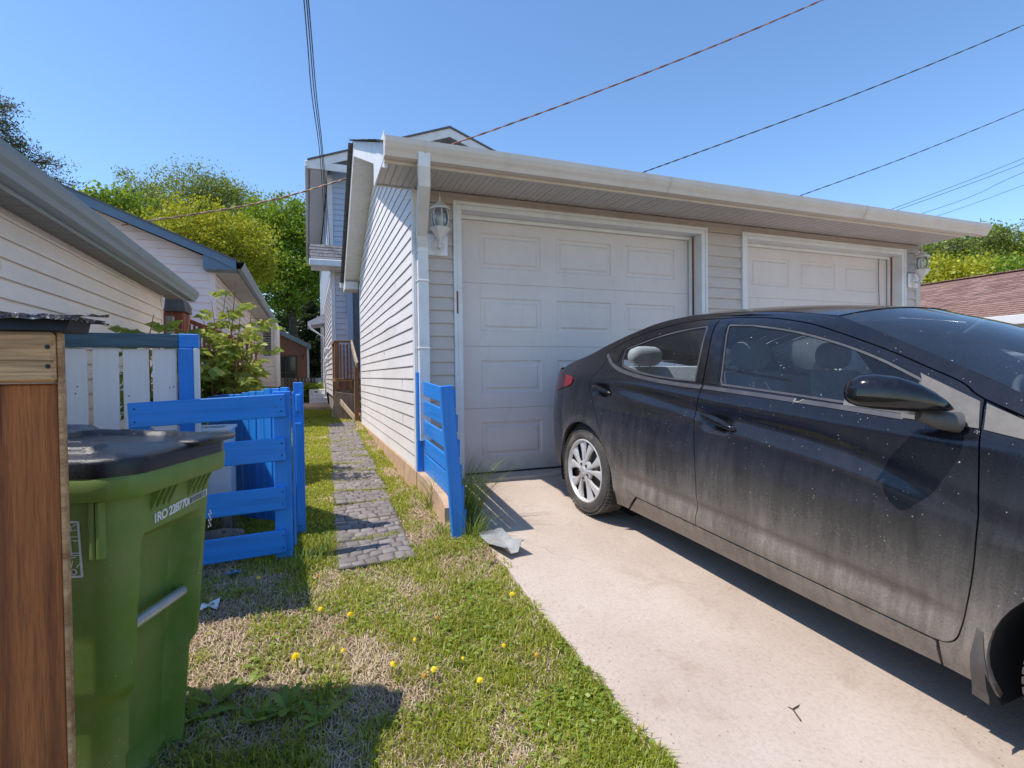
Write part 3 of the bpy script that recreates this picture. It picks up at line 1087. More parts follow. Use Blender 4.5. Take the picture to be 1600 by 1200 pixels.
# ------------------------------------------------------------------ timber enclosure at the left edge
we = thing('timber_enclosure', 'weathered brown timber frame with a ragged shingled top at the left edge', 'enclosure', (-.5, 1.25, .15))
bd('post', we, (-.60, 1.212, .10), (-.428, 1.247, 1.394), MT['cedar'], .004)
bd('post', we, (-.4275, 1.203, .10), (-.4205, 1.222, 1.487), MT['cedarx'], .002)
b = MB(); b.box((-1.6, 1.195, 1.395), (-.428, 1.233, 1.487), .006); b.build('beam', MT['cedarx'], we)
bd('board', we, (-1.6, 1.212, .10), (-.76, 1.247, 1.394), MT['cedar'])
bd('board', we, (-.755, 1.214, .10), (-.605, 1.249, 1.394), MT['cedar'])
bd('rail', we, (-1.6, 1.25, 1.30), (-.50, 1.29, 1.39), MT['cedarx'])
for z in (1.46, 1.425):
    b = MB(); b.lathe([(.0035, 0), (.0042, -.002), (.002, -.003)], 8, 'y', (-.437, 1.195, z), True); b.build('screw', MT['rubber'], we)
# drip edge and torn shingles
b = MB(); b.prism([(-1.6, 1.185, 1.490), (-.405, 1.185, 1.490), (-.405, 1.20, 1.512), (-1.6, 1.20, 1.514)], (0, .10, .0))
b.build('drip_edge', MT['rubber'], we)


def shingle_mat(name, a, b_, sparkle=.75):
    t = NT(name)
    v = t.coord((1, 1, 1))
    vo = t.n('ShaderNodeTexVoronoi'); vo.inputs['Scale'].default_value = 260; t.l(v, vo.inputs['Vector'])
    sx = t.n('ShaderNodeSeparateXYZ'); t.l(vo.outputs['Color'], sx.inputs[0])
    col = t.ramp(sx.outputs[0], [(.0, a), (.6, b_), (.85, b_), (.97, (sparkle, sparkle, sparkle))])
    n = t.noise(v, 7, 3)
    col = t.mix(.5, col, t.ramp(n, [(.3, .6), (.7, 1.0)]), 'MULTIPLY')
    return t.done(t.bsdf(col, .8, bump=vo.outputs['Distance'], bdist=.004))


MT['granules'] = shingle_mat('granule_shingle', (.02, .02, .025), (.14, .13, .15))
for i in range(9):
    b = MB()
    x1 = -.405 - i * .13 + (.018 if i == 0 else 0)
    x0 = x1 - .128
    zt = 1.516 + .004 * (i % 3)
    nx = 8
    fr_ = [1.183 + random.uniform(-.010, .004) for _ in range(nx + 1)]
    rows = []
    ee = [random.uniform(-.012, .016) if i == 0 else 0 for _ in range(6)]
    for j, yy in enumerate(np.linspace(0, 1, 6)):
        rows.append([(x0 + (x1 + ee[j] - x0) * k / nx, fr_[k] + (1.40 - fr_[k]) * yy - .05 * (i == 0) * (k == nx) * yy, zt + .018 * yy + .004 * random.random()) for k in range(nx + 1)])
    b.grid(rows)
    b.grid([[(p[0], p[1], p[2] - .009) for p in rows[0]], rows[0]])
    b.build('shingle', MT['granules'], we)
for i in range(5):
    b = MB()
    y0 = 1.19 + i * .028
    L = random.uniform(.018, .042)
    b.add([(-.41, y0, 1.519), (-.405 + L, y0 + .006, 1.517 - random.uniform(0, .008)), (-.41, y0 + .022, 1.521), (-.41, y0, 1.512), (-.405 + L, y0 + .006, 1.511), (-.41, y0 + .022, 1.514)], [(0, 1, 2), (3, 5, 4), (0, 3, 4, 1), (1, 4, 5, 2)])
    b.build('torn_strip', MT['granules'], we)


# ------------------------------------------------------------------ green cart
def plastic(name, base, dusty, amt=.5, rough=.5):
    t = NT(name)
    v = t.coord((1, 1, 1), False)
    n1 = t.noise(v, 3.2, 6, .65)
    n2 = t.noise(v, 22, 5, .7)
    col = t.mix(t.ramp(n1, [(.38, 0.0), (.72, amt)]), base, dusty)
    col = t.mix(t.ramp(n2, [(.58, 0.0), (.75, .35)]), col, dusty)
    vo = t.n('ShaderNodeTexVoronoi'); vo.inputs['Scale'].default_value = 60; t.l(v, vo.inputs['Vector'])
    sp = t.math('MULTIPLY', t.ramp(vo.outputs['Distance'], [(.07, 1.0), (.12, 0.0)]), t.ramp(t.noise(v, 13, 3), [(.6, 0.0), (.65, .6)]))
    col = t.mix(sp, col, tuple(min(1, c * 2.2 + .12) for c in dusty))
    g = t.noise(v, 380, 2)
    return t.done(t.bsdf(col, t.ramp(n1, [(.3, rough - .12), (.7, rough + .15)]), spec=.45, bump=g, bdist=.0012))


MT['bin'] = plastic('green_cart_plastic', (.125, .225, .034), (.30, .31, .12), .65, .48)
MT['lid'] = plastic('black_lid_plastic', (.012, .013, .018), (.05, .05, .055), .2, .17)
bn = Vector((.945, -.326, 0)).normalized()
bt = Vector((.326, .945, 0)).normalized()
BM = Matrix(((bn.x, bt.x, 0, -.66), (bn.y, bt.y, 0, 1.95), (0, 0, 1, .205), (0, 0, 0, 1)))
cart = thing('wheeled_bin', 'large green wheeled waste bin with black lid in the left foreground', 'waste bin', matrix=BM)
cart.location = BM.translation


def rrect(hx0, hx1, hy0, hy1, r, n=12, side=40):
    """rounded rectangle loop, counter-clockwise, dense on the +x side"""
    pts = []
    def seg(p, q, k):
        for i in range(k): pts.append((p[0] + (q[0] - p[0]) * i / k, p[1] + (q[1] - p[1]) * i / k))
    def arc(cx, cy, a0, k):
        for i in range(k): a = a0 + PI / 2 * i / k; pts.append((cx + r * math.cos(a), cy + r * math.sin(a)))
    seg((hx1, hy0 + r), (hx1, hy1 - r), side); arc(hx1 - r, hy1 - r, 0, n)
    seg((hx1 - r, hy1), (hx0 + r, hy1), 14); arc(hx0 + r, hy1 - r, PI / 2, n)
    seg((hx0, hy1 - r), (hx0, hy0 + r), 14); arc(hx0 + r, hy0 + r, PI, n)
    seg((hx0 + r, hy0), (hx1 - r, hy0), 14); arc(hx1 - r, hy0 + r, 1.5 * PI, n)
    return pts


def sst(a, b_, x):
    t = min(1, max(0, (x - a) / (b_ - a)))
    return t * t * (3 - 2 * t)


YC = -.028
b = MB()
zl = [0, .02, .06, .12, .18, .24, .30, .33, .345, .36, .372, .39, .42, .45, .48, .51, .54, .58, .62, .66, .70, .715, .73, .745, .76, .78, .82, .86, .90, .93]
loops = []
for z in zl:
    f = z / .93
    up = sst(.335, .375, z)
    hx1 = .265 + .055 * f
    hx0 = -.27 - .05 * f
    hy = .185 + .055 * f
    L = []
    for (x, y) in rrect(hx0, hx1, YC - hy, YC + hy, .075):
        fx = sst(-.05, .10, x)
        ins = (1 - up) * .020 * fx
        yy = y - YC
        # lower body narrower under the shoulder, plus the central channel with the lifting bar
        chan = sst(.148, .118, yy + .0) * sst(-.150, -.120, yy) if abs(yy) < .2 else 0
        chan *= sst(.775, .735, z)
        if x > hx1 - .03:
            ins = max(ins, .085 * chan * sst(.0, .06, z + .02))
            ins += .016 * chan * sst(.05, .02, abs(yy - .03)) * 0
        x2 = x - ins
        y2 = YC + yy * (1 - (1 - up) * .05 * fx)
        L.append((x2, y2, z))
    loops.append(L)
n = len(loops[0])
b.v = [p for L in loops for p in L]
for i in range(len(loops) - 1):
    for k in range(n):
        b.f.append((i * n + k, i * n + (k + 1) % n, (i + 1) * n + (k + 1) % n, (i + 1) * n + k))
b.f.append(tuple(range(n))[::-1])
b.build('body', MT['bin'], cart, 38, local=True)
b = MB()
ra = [(.0, .895), (.028, .893), (.033, .90), (.036, .945), (.030, .957), (.0, .957), (-.02, .945)]
LL = [[(x, y, zz_) for x, y in rrect(-.32 - o, .32 + o, YC - .24 - o, YC + .24 + o, .085)] for o, zz_ in ra]
b.v = [p for L in LL for p in L]
for i in range(len(LL) - 1):
    for k in range(n):
        b.f.append((i * n + k, i * n + (k + 1) % n, (i + 1) * n + (k + 1) % n, (i + 1) * n + k))
b.build('rim', MT['bin'], cart, 40, local=True)
# ribs below the rim
for y in (-.145, -.118, -.091, -.064, .033, .060, .087, .114):
    b = MB(); b.prism([(.316, y, .894), (.346, y, .894), (.317, y, .835)], (0, .006, 0)); b.build('rib', MT['bin'], cart, local=True)
b = MB(); b.box((.268, -.286, .745), (.282, -.262, .893), .004); b.build('rib', MT['bin'], cart, local=True)
b = MB(); b.box((.250, -.284, .745), (.264, -.262, .893), .004); b.build('rib', MT['bin'], cart, local=True)
b = MB(); b.tube([(.252, -.158, .515), (.254, .10, .515)], .0155, 14); b.build('lifting_bar', MT['metalgrey'], cart, 40, local=True)
for y in (-.165, .105):
    b = MB(); b.box((.225, y - .012, .495), (.262, y + .012, .535), .004); b.build('bar_socket', MT['bin'], cart, local=True)
# wheels and axle at the back
b = MB(); b.tube([(-.30, -.30, .12), (-.30, .25, .12)], .012, 10); b.build('axle', MT['metalgrey'], cart, 60, local=True)
for y in (-.31, .235):
    b = MB(); b.lathe([(.02, 0), (.105, .002), (.12, .012), (.12, .042), (.105, .052), (.02, .054)], 28, 'y', (-.30, y, .12), True); b.build('wheel', MT['rubber'], cart, 40, local=True)
b = MB(); b.tube([(-.36, -.22, .94), (-.42, -.2, .97), (-.43, -.03, .975), (-.42, .15, .97), (-.36, .17, .94)], .016, 10); b.build('handle', MT['bin'], cart, 60, local=True)

# lid: skirt, rolled edge, crown with an oval dish and two ridges
b = MB()
NL = n
ring = []
outer = lambda o: rrect(-.335 - o, .335 + o, YC - .255 - o, YC + .255 + o, .095)
prof = [(.012, .950), (.020, .952), (.022, .985), (.019, .995), (.012, 1.0)]
for o, zz_ in prof:
    ring.append([(x, y, zz_ - .012 * sst(.1, .33, x) * 0) for x, y in outer(o)])
K = 64


def crown(x, y):
    e = max(abs(x) / .35, abs(y - YC) / .265)
    z = 1.000 + .034 * (1 - e ** 2.6)
    z += .012 * sst(.20, -.1, x)
    d = math.sqrt(((x - .16) / .13) ** 2 + ((y - YC) / .175) ** 2)
    z -= .016 * sst(1.0, .93, d)
    z += .004 * math.exp(-((d - 1.06) / .05) ** 2)
    z += .013 * sst(.030, .020, abs(y - YC + .205)) * sst(.26, .24, x)
    z += .014 * sst(-.03, -.045, x) * sst(.185, .175, abs(y - YC))
    return z


for k in range(1, K + 1):
    f = 1 - k / K
    f = f ** .85
    ring.append([(x * f, YC + (y - YC) * f, crown(x * f, YC + (y - YC) * f)) for x, y in outer(.006)])
b.v = [p for L in ring for p in L]
for i in range(len(ring) - 1):
    for k in range(NL):
        b.f.append((i * NL + k, i * NL + (k + 1) % NL, (i + 1) * NL + (k + 1) % NL, (i + 1) * NL + k))
lid = b.build('lid', MT['lid'], cart, 50, local=True)
b = MB()
b.box((.30, -.02, .992), (.385, .205, 1.012), .008)
b.build('lid_grip', MT['lid'], lid, 60, local=True)
b = MB(); b.box((-.22, -.18, 1.056), (-.06, .06, 1.059), .001); b.build('lid_sticker', MT['trim'], lid, local=True)
for y in (-.2, .14):
    b = MB(); b.tube([(-.365, y, .96), (-.365, y + .06, .96)], .014, 10); b.build('hinge', MT['lid'], cart, 60, local=True)

# printed serial, barcode and pictogram
MT['print'] = simple('white_print', (.72, .73, .75), .6, .1, 60)
MT['inkgrey'] = simple('dark_print', (.10, .11, .10), .6, .1)


def text_mesh(txt, size, mat, name, parent, M4, extrude=.0004, spacing=1.0):
    cu = bpy.data.curves.new(name, 'FONT')
    cu.body = txt
    cu.size = size
    cu.extrude = extrude
    cu.space_character = spacing
    cu.offset = .0012
    tmp = bpy.data.objects.new(name, cu)
    COL.objects.link(tmp)
    dg = bpy.context.evaluated_depsgraph_get()
    me = bpy.data.meshes.new_from_object(tmp.evaluated_get(dg))
    bpy.data.objects.remove(tmp, do_unlink=True)
    me.materials.clear(); me.materials.append(mat)
    o = bpy.data.objects.new(name, me)
    COL.objects.link(o)
    o.parent = parent
    o.matrix_local = M4
    return o


# front face leans out with height: x = .245+.075*z/.93
def fx_(z):
    return .265 + .055 * z / .93 + .0018


lean = math.atan(.055 / .93)
RF = Matrix.Rotation(PI / 2, 4, 'Z') @ Matrix.Rotation(PI / 2 + lean * -1 + 2 * lean, 4, 'X')
text_mesh('1RO 228770', .036, MT['print'], 'serial_number', cart, Matrix.Translation((fx_(.797), -.132, .795)) @ Matrix.Rotation(.06, 4, 'X') @ RF, .0004, .88)
b = MB(); b.box((0, 0, 0), (.105, .022, .0006)); o = b.build('barcode_sticker', MT['print'], cart, local=True); o.matrix_local = Matrix.Translation((fx_(.81), .035, .806)) @ Matrix.Rotation(.06, 4, 'X') @ RF
bars = MB(); xx = .006
while xx < .098:
    w = random.choice((.0008, .0014, .0022)); bars.box((xx, .002, .0007), (xx + w, .02, .0011)); xx += w + random.choice((.0012, .002))
bo = bars.build('bars', MT['inkgrey'], o, local=True)
dots = MB()
for i in range(6):
    for j in range(3):
        if (i + j) % 2 == 0: dots.box((j * .007, i * .010, 0), (j * .007 + .0055, i * .010 + .008, .0005))
o = dots.build('moulded_marks', MT['print'], cart, local=True); o.matrix_local = Matrix.Translation((fx_(.70), .155, .70)) @ RF
# pictogram panel on the near side
pm = MB()
fy_ = lambda z: -(YC * -1) - (.185 + .055 * z / .93) - .0012


def strip(p, q, w=.003):
    """flat printed line between (x,z) points on the near side"""
    (x0, z0), (x1, z1) = p, q
    L = math.hypot(x1 - x0, z1 - z0); nx, nz = -(z1 - z0) / L * w / 2, (x1 - x0) / L * w / 2
    pts = [(x0 + nx, z0 + nz), (x1 + nx, z1 + nz), (x1 - nx, z1 - nz), (x0 - nx, z0 - nz)]
    pm.add([(x, fy_(z) - .0005, z) for x, z in pts] + [(x, fy_(z) + .002, z) for x, z in pts], [(0, 1, 2, 3), (0, 4, 5, 1), (1, 5, 6, 2), (2, 6, 7, 3), (3, 7, 4, 0)])


xa, xb_, za, zb_ = -.06, .212, .697, .838
for p, q in (((xa, za), (xb_, za)), ((xa, zb_), (xb_, zb_)), ((xa, za), (xa, zb_)), ((xb_, za), (xb_, zb_))): strip(p, q, .005)
for x in (.165, .19): strip((x, .752), (x, .80), .0018)
for z in (.752, .758, .79, .80): strip((.10, z), (.208, z), .0018)
for a in range(10):
    t0, t1 = 2 * PI * a / 10, 2 * PI * (a + 1) / 10
    strip((.185 + .009 * math.cos(t0), .822 + .009 * math.sin(t0)), (.185 + .009 * math.cos(t1), .822 + .009 * math.sin(t1)), .002)
    strip((.192 + .007 * math.cos(t0), .709 + .007 * math.sin(t0)), (.192 + .007 * math.cos(t1), .709 + .007 * math.sin(t1)), .002)
for p, q in (((.17, .812), (.208, .818)), ((.196, .826), (.207, .832)), ((.172, .705), (.186, .745)), ((.186, .745), (.2, .748)), ((.18, .702), (.192, .738)), ((.2, .72), (.208, .73)), ((.165, .70), (.18, .702))): strip(p, q, .002)
pm.build('pictogram', MT['print'], cart, local=True)


# ------------------------------------------------------------------ the dark sedan
CPI, CTH = -math.atan(.088), math.radians(-87)
CO = Vector((2.705, 3.40, Zd(3.40)))
cf = Vector((math.cos(CTH) * math.cos(CPI), math.sin(CTH) * math.cos(CPI), math.sin(CPI)))
cl = Vector((-math.sin(CTH), math.cos(CTH), 0))
cu = cf.cross(cl)
CM = Matrix(((cf.x, cl.x, cu.x, CO.x), (cf.y, cl.y, cu.y, CO.y), (cf.z, cl.z, cu.z, CO.z), (0, 0, 0, 1)))
car = thing('sedan', 'dusty black four door sedan parked on the concrete driveway', 'car', matrix=CM)

HP = np.array([(.05, .76), (.14, .785), (.18, .80), (.25, .835), (.30, .853), (.45, .872), (.60, .884), (.68, .8875), (.80, .874), (.92, .850), (.98, .838), (1.01, .822), (1.1, .765), (1.2, .70), (1.3, .635), (1.37, .575), (1.42, .50), (1.46, .40), (1.6, .0)])
_hh = np.linspace(0, 1.6, 801)
_ww = np.interp(_hh, HP[:, 0], HP[:, 1])
_k = np.exp(-.5 * (np.arange(-20, 21) * .002 / .010) ** 2); _k /= _k.sum()
_ws = np.convolve(np.pad(_ww, 20, mode='edge'), _k, 'valid')
WHEELS = ((-.04, .318, .350), (2.70, .318, .366))
_swu = [-.3, .23, .66, 1.0, 1.29, 1.6, 1.79, 1.96, 2.11, 2.4]
_swh = [.925, .918, .90, .872, .855, .84, .825, .80, .765, .70]


def S(u, h):
    u = np.asarray(u, float); h = np.asarray(h, float)
    w = np.interp(h, _hh, _ws)
    r = np.clip((.1 - u) / 1.05, 0, 2)
    w = w - .30 * r ** 3.5
    q = np.clip((u - 2.35) / 1.15, 0, 2)
    w = w - .27 * q ** 3.0
    # shoulder scoop above the rising character line
    hc = np.interp(u, _swu, _swh)
    d = .020 * np.exp(-((u - 1.62) / .50) ** 2) + .008 * np.exp(-((u - .55) / .35) ** 2)
    w = w - d * np.exp(-((h - hc - .040) / .036) ** 2)
    w = w + .3 * d * np.exp(-((h - hc + .022) / .03) ** 2)
    # rocker hollow low on the doors
    m_ = 1 / (1 + np.exp(-(u - .42) / .03)) / (1 + np.exp((u - 2.22) / .03))
    w = w - .012 * m_ * np.exp(-((h - .405) / .028) ** 2) + .006 * m_ * np.exp(-((h - .33) / .03) ** 2)
    for (cx, cz, R) in WHEELS:
        rr = np.sqrt((u - cx) ** 2 + (h - cz) ** 2)
        w = w + .012 * np.exp(-((rr - R - .006) / .03) ** 2)
    # handle cups
    for (cx, cz) in ((1.165, .868), (.115, .918)):
        w = w - .022 * np.exp(-((u - cx) / .085) ** 4 - ((h - cz + .004) / .036) ** 4)
    return w


def Snorm(u, h):
    e = 1e-3
    su = (S(u + e, h) - S(u - e, h)) / (2 * e)
    sh = (S(u, h + e) - S(u, h - e)) / (2 * e)
    n = np.stack([-su, -np.ones_like(su), -sh], -1)
    return n / np.linalg.norm(n, axis=-1, keepdims=True)


def pip(poly, pts):
    P = np.asarray(poly); x, y = pts[:, 0], pts[:, 1]
    ins = np.zeros(len(pts), bool)
    j = len(P) - 1
    for i in range(len(P)):
        xi, yi, xj, yj = P[i, 0], P[i, 1], P[j, 0], P[j, 1]
        c = ((yi > y) != (yj > y)) & (x < (xj - xi) * (y - yi) / (yj - yi + 1e-12) + xi)
        ins ^= c
        j = i
    return ins


def dens(poly, step=.025):
    out = []
    for i in range(len(poly)):
        a, b_ = np.array(poly[i]), np.array(poly[(i + 1) % len(poly)])
        k = max(1, int(np.linalg.norm(b_ - a) / step))
        for j in range(k): out.append(tuple(a + (b_ - a) * j / k))
    return out


def inset(poly, d):
    P = np.array(poly)
    A = .5 * np.sum(P[:, 0] * np.roll(P[:, 1], -1) - np.roll(P[:, 0], -1) * P[:, 1])
    t1 = P - np.roll(P, 1, 0); t2 = np.roll(P, -1, 0) - P
    nrm_ = lambda t: np.stack([-t[:, 1], t[:, 0]], 1) / (np.linalg.norm(t, axis=1, keepdims=True) + 1e-9)
    n_ = nrm_(t1) + nrm_(t2)
    n_ /= (np.linalg.norm(n_, axis=1, keepdims=True) + 1e-9)
    return [tuple(p) for p in P + n_ * d * (1 if A > 0 else -1)]


def cpanel(name, outer, mat, parent, holes=(), off=0.0, gap=.0025, flange=.022, step=.03, sides=(1, -1), hgap=None):
    """body skin cut from the car's side surface; flange folds its edges inwards"""
    outer = inset(dens(outer), gap)
    holes = [inset(dens(h), -gap if hgap is None else hgap) for h in holes]
    vs = list(outer); ed = [(i, (i + 1) % len(outer)) for i in range(len(outer))]
    for h in holes:
        b0 = len(vs); vs += h
        ed += [(b0 + i, b0 + (i + 1) % len(h)) for i in range(len(h))]
    P = np.array(outer)
    gx, gy = np.meshgrid(np.arange(P[:, 0].min(), P[:, 0].max(), step) + .0071, np.arange(P[:, 1].min(), P[:, 1].max(), step * .7) + .0053)
    G = np.stack([gx.ravel(), gy.ravel()], 1)
    ok = pip(outer, G)
    for h in holes: ok &= ~pip(h, G)
    # keep grid points off the edges
    A = np.array(vs)
    dmin = np.array([np.min(np.hypot(A[:, 0] - g[0], A[:, 1] - g[1])) for g in G])
    G = G[ok & (dmin > step * .35)]
    vs += [tuple(g) for g in G]
    r = delaunay_2d_cdt([Vector(v) for v in vs], ed, [], 0, 1e-6)
    V = np.array([tuple(v) for v in r[0]]); T = np.array([tuple(f) for f in r[2]])
    C = V[T].mean(1)
    keep = pip(outer, C)
    for h in holes: keep &= ~pip(h, C)
    T = T[keep]
    N2 = Snorm(V[:, 0], V[:, 1])
    W = S(V[:, 0], V[:, 1]) + off
    out = []
    for sd in sides:
        co = np.stack([V[:, 0], -W * sd, V[:, 1]], 1)
        nn = N2.copy(); nn[:, 1] *= sd
        tri = T if sd == 1 else T[:, ::-1]
        # orient outward
        a, b_, c = co[tri[0][0]], co[tri[0][1]], co[tri[0][2]]
        if np.dot(np.cross(b_ - a, c - a), nn[tri[0][0]]) < 0: tri = tri[:, ::-1]
        verts = [tuple(p) for p in co]; faces = [tuple(t) for t in tri]; norms = [tuple(p) for p in nn]
        if flange > 0:
            cnt = {}
            for t in tri:
                for k in range(3):
                    e = (int(t[k]), int(t[(k + 1) % 3]))
                    if (e[1], e[0]) in cnt: cnt.pop((e[1], e[0]))
                    else: cnt[e] = 1
            mp = {}
            def cp(i, dep):
                if (i, dep) not in mp:
                    mp[(i, dep)] = len(verts)
                    p = co[i] - nn[i] * (.0 if dep == 0 else flange)
                    verts.append(tuple(p)); norms.append((0, 0, 0))
                return mp[(i, dep)]
            for (i, j) in cnt:
                faces.append((cp(j, 0), cp(i, 0), cp(i, 1), cp(j, 1)))
        me = bpy.data.meshes.new(name)
        me.from_pydata(verts, [], faces)
        me.polygons.foreach_set('use_smooth', [True] * len(me.polygons))
        me.materials.append(mat)
        me.normals_split_custom_set_from_vertices(norms)
        o = bpy.data.objects.new(name, me); COL.objects.link(o); o.parent = parent
        out.append(o)
    return out


def arcpts(k, a0, a1, n=22, dr=0.0):
    cx, cz, R = WHEELS[k]
    return [(cx + (R + dr) * math.cos(math.radians(a0 + (a1 - a0) * i / n)), cz + (R + dr) * math.sin(math.radians(a0 + (a1 - a0) * i / n))) for i in range(n + 1)]


def car_paint():
    t = NT('dusty_black_paint')
    v = t.coord((1, 1, 1), False)
    sx = t.n('ShaderNodeSeparateXYZ'); t.l(v, sx.inputs[0])
    vz = t.coord((1, 1, .12), False)
    nA = t.noise(v, 2.6, 6, .65)
    nB = t.noise(vz, 22, 5, .65)
    nC = t.noise(v, 130, 3, .6)
    # road film thickens towards the sills
    low = t.ramp(t.math('MULTIPLY', sx.outputs[2], .8), [(.13, 1.4), (.26, 1.05), (.42, .58), (.58, .20), (.74, .06)])
    f = t.math('MULTIPLY', low, t.ramp(nA, [(.25, .55), (.7, 1.15)]))
    f = t.math('MULTIPLY', f, t.ramp(nB, [(.33, .60), (.68, 1.12)]))
    f = t.math('MULTIPLY', f, t.ramp(nC, [(.3, .75), (.7, 1.15)]))
    # pollen and bird-lime flecks
    fl = None
    for sc_, th, seed in ((24, .075, .52), (60, .11, .50), (11, .035, .46)):
        vo = t.n('ShaderNodeTexVoronoi'); vo.inputs['Scale'].default_value = sc_; t.l(v, vo.inputs['Vector'])
        q = t.math('MULTIPLY', t.ramp(vo.outputs['Distance'], [(th * .7, 1.0), (th, 0.0)]), t.ramp(t.noise(v, sc_ * .37, 3), [(seed + .02, 0.0), (seed + .10, .9)]))
        fl = q if fl is None else t.math('MAXIMUM', fl, q)
    dust = t.mix(t.ramp(sx.outputs[2], [(.3, 0.0), (.8, 1.0)]), (.27, .225, .185), (.14, .14, .15))
    col = t.mix(f, (.005, .0055, .010), dust)
    col = t.mix(fl, col, (.46, .43, .38))
    rough = t.math('ADD', t.math('MULTIPLY', f, .5), .09)
    rough = t.math('ADD', rough, t.math('MULTIPLY', fl, .3))
    sh = t.bsdf(col, rough, spec=.5, bump=nC, bdist=.0004, bstr=.5)
    return t.done(sh)


MT['paint'] = car_paint()
MT['gloss'] = simple('gloss_black_trim', (.008, .008, .011), .12, .2, 8, (.1, .1, .1), .15, 20)
MT['matte'] = simple('matte_black_trim', (.085, .08, .078), .55, .15, 40, (.16, .14, .12), .5, 12)
MT['beltstrip'] = simple('dusty_belt_strip', (.050, .050, .058), .35, .15, 20, (.14, .13, .12), .4, 9)
MT['glass'] = glass_mat('tinted_car_glass', (.84, .92, .97), .012, .022)
MT['wglass'] = glass_mat('windscreen_glass', (.76, .84, .89), .02, .03)
MT['seatgrey'] = simple('grey_seat_cloth', (.55, .55, .56), .9, .12, 30)
MT['seatdark'] = simple('dark_seat_cloth', (.17, .185, .21), .9, .15, 30)
MT['interior'] = simple('dark_interior', (.09, .095, .105), .8, .15, 20)
MT['red'] = simple('red_tail_lens', (.20, .012, .02), .15, .1, 9)
MT['clear'] = simple('clear_lens', (.45, .47, .5), .1, .1, metal=.3)
MT['alloy'] = simple('silver_wheel_cover', (.62, .61, .60), .38, .06, 12, (.30, .24, .18), .45, 9, metal=.35)
MT['tyre'] = simple('dusty_tyre', (.06, .054, .05), .9, .25, 12, (.19, .155, .125), .8, 8)
MT['brake'] = simple('brake_disc', (.10, .085, .075), .6, .3, metal=.5)
MT['under'] = simple('underbody_black', (.015, .015, .016), .9, .2)

seam_top = [(2.205, 1.115), (2.17, 1.132), (2.12, 1.163), (2.0, 1.205), (1.86, 1.253), (1.69, 1.303), (1.55, 1.34), (1.41, 1.372), (1.2, 1.398), (1.0, 1.406), (.83, 1.402), (.65, 1.392), (.43, 1.35), (.22, 1.29), (.08, 1.23), (-.012, 1.172)]
rear_cut = [(-.012, 1.172), (.02, 1.11), (.0, 1.04), (-.045, .955), (.02, .85), (.12, .72), (.23, .57), (.30, .47), (.39, .37), (.46, .318), (.54, .298)]
split = [(1.06, .298), (1.07, .45), (1.058, .65), (1.028, .80), (1.007, .90), (1.006, .99), (.992, 1.05), (.90, 1.235), (.82, 1.403)]
front_cut = [(2.17, .295), (2.215, .302), (2.245, .33), (2.258, .38), (2.27, .46), (2.28, .58), (2.28, .70), (2.268, .81), (2.245, .95), (2.23, 1.02), (2.205, 1.115)]
st_s = catmull(seam_top, 4); rc_s = catmull(rear_cut, 4); sp_s = catmull(split, 4); fc_s = catmull(front_cut, 4)
ix = min(range(len(st_s)), key=lambda i: abs(st_s[i][0] - .82))
win_r = catmull([(.93, 1.052), (.865, 1.19), (.795, 1.345)], 4) + catmull([(.775, 1.36), (.59, 1.332), (.42, 1.29), (.27, 1.24), (.175, 1.205)], 4) + catmull([(.165, 1.19), (.185, 1.13), (.215, 1.10)], 3) + catmull([(.24, 1.088), (.44, 1.058), (.62, 1.048), (.78, 1.048)], 4)
win_f = catmull([(1.115, 1.05), (1.44, 1.048), (1.75, 1.044), (1.975, 1.044)], 4) + [(2.002, 1.158)] + catmull([(1.985, 1.168), (1.81, 1.232), (1.61, 1.288), (1.36, 1.337), (1.10, 1.366)], 4) + catmull([(.945, 1.368), (.935, 1.355), (.99, 1.26), (1.095, 1.07)], 3)
rdoor = rc_s[:-1] + [(.54, .298)] + sp_s + st_s[ix + 1:-1]
fdoor = [(1.063, .298)] + fc_s[:-1] + st_s[:ix] + sp_s[::-1][:-1]
o_rd = cpanel('rear_door', rdoor, MT['paint'], car, [win_r])
o_fd = cpanel('front_door', fdoor, MT['paint'], car, [win_f])
top_edge = catmull([(-.60, 1.00), (-.51, 1.05), (-.24, 1.14), (-.06, 1.225), (.14, 1.31), (.35, 1.388), (.55, 1.424), (.8, 1.438), (1.0, 1.44), (1.25, 1.432), (1.52, 1.407), (1.67, 1.366), (1.84, 1.31), (1.98, 1.262), (2.09, 1.222), (2.20, 1.18), (2.29, 1.147), (2.45, 1.085), (2.56, 1.04)], 4)
side = [(p[0], p[1]) for p in top_edge] + [(2.45, 1.035), (2.33, 1.072)] + st_s[:-1] + rc_s[:-1] + [(.54, .298), (.40, .170), (.275, .168)] + arcpts(0, -26, 196, 30)[1:] + [(-.385, .215), (-.60, .235)]
cpanel('body_side', side, MT['paint'], car)
sill = [(.41, .168), (.552, .293), (2.185, .29), (2.19, .195), (1.9, .185), (.9, .178)]
cpanel('sill', sill, MT['paint'], car)
fender = catmull([(2.212, 1.11), (2.33, 1.068), (2.45, 1.032), (2.58, .995), (2.8, .965), (3.0, .925), (3.2, .86), (3.30, .80)], 3) + [(3.30, .24), (3.02, .20)] + arcpts(1, -19, 201, 30)[0:] + [(2.30, .192), (2.195, .195)] + [p for p in fc_s[::1] if p[0] > 2.19][:-1]
cpanel('fender', fender, MT['paint'], car)
cpanel('mud_flap', [(2.272, .14), (2.322, .13), (2.338, .26), (2.322, .40), (2.300, .405), (2.284, .30)], MT['matte'], car, off=.005, flange=.012)
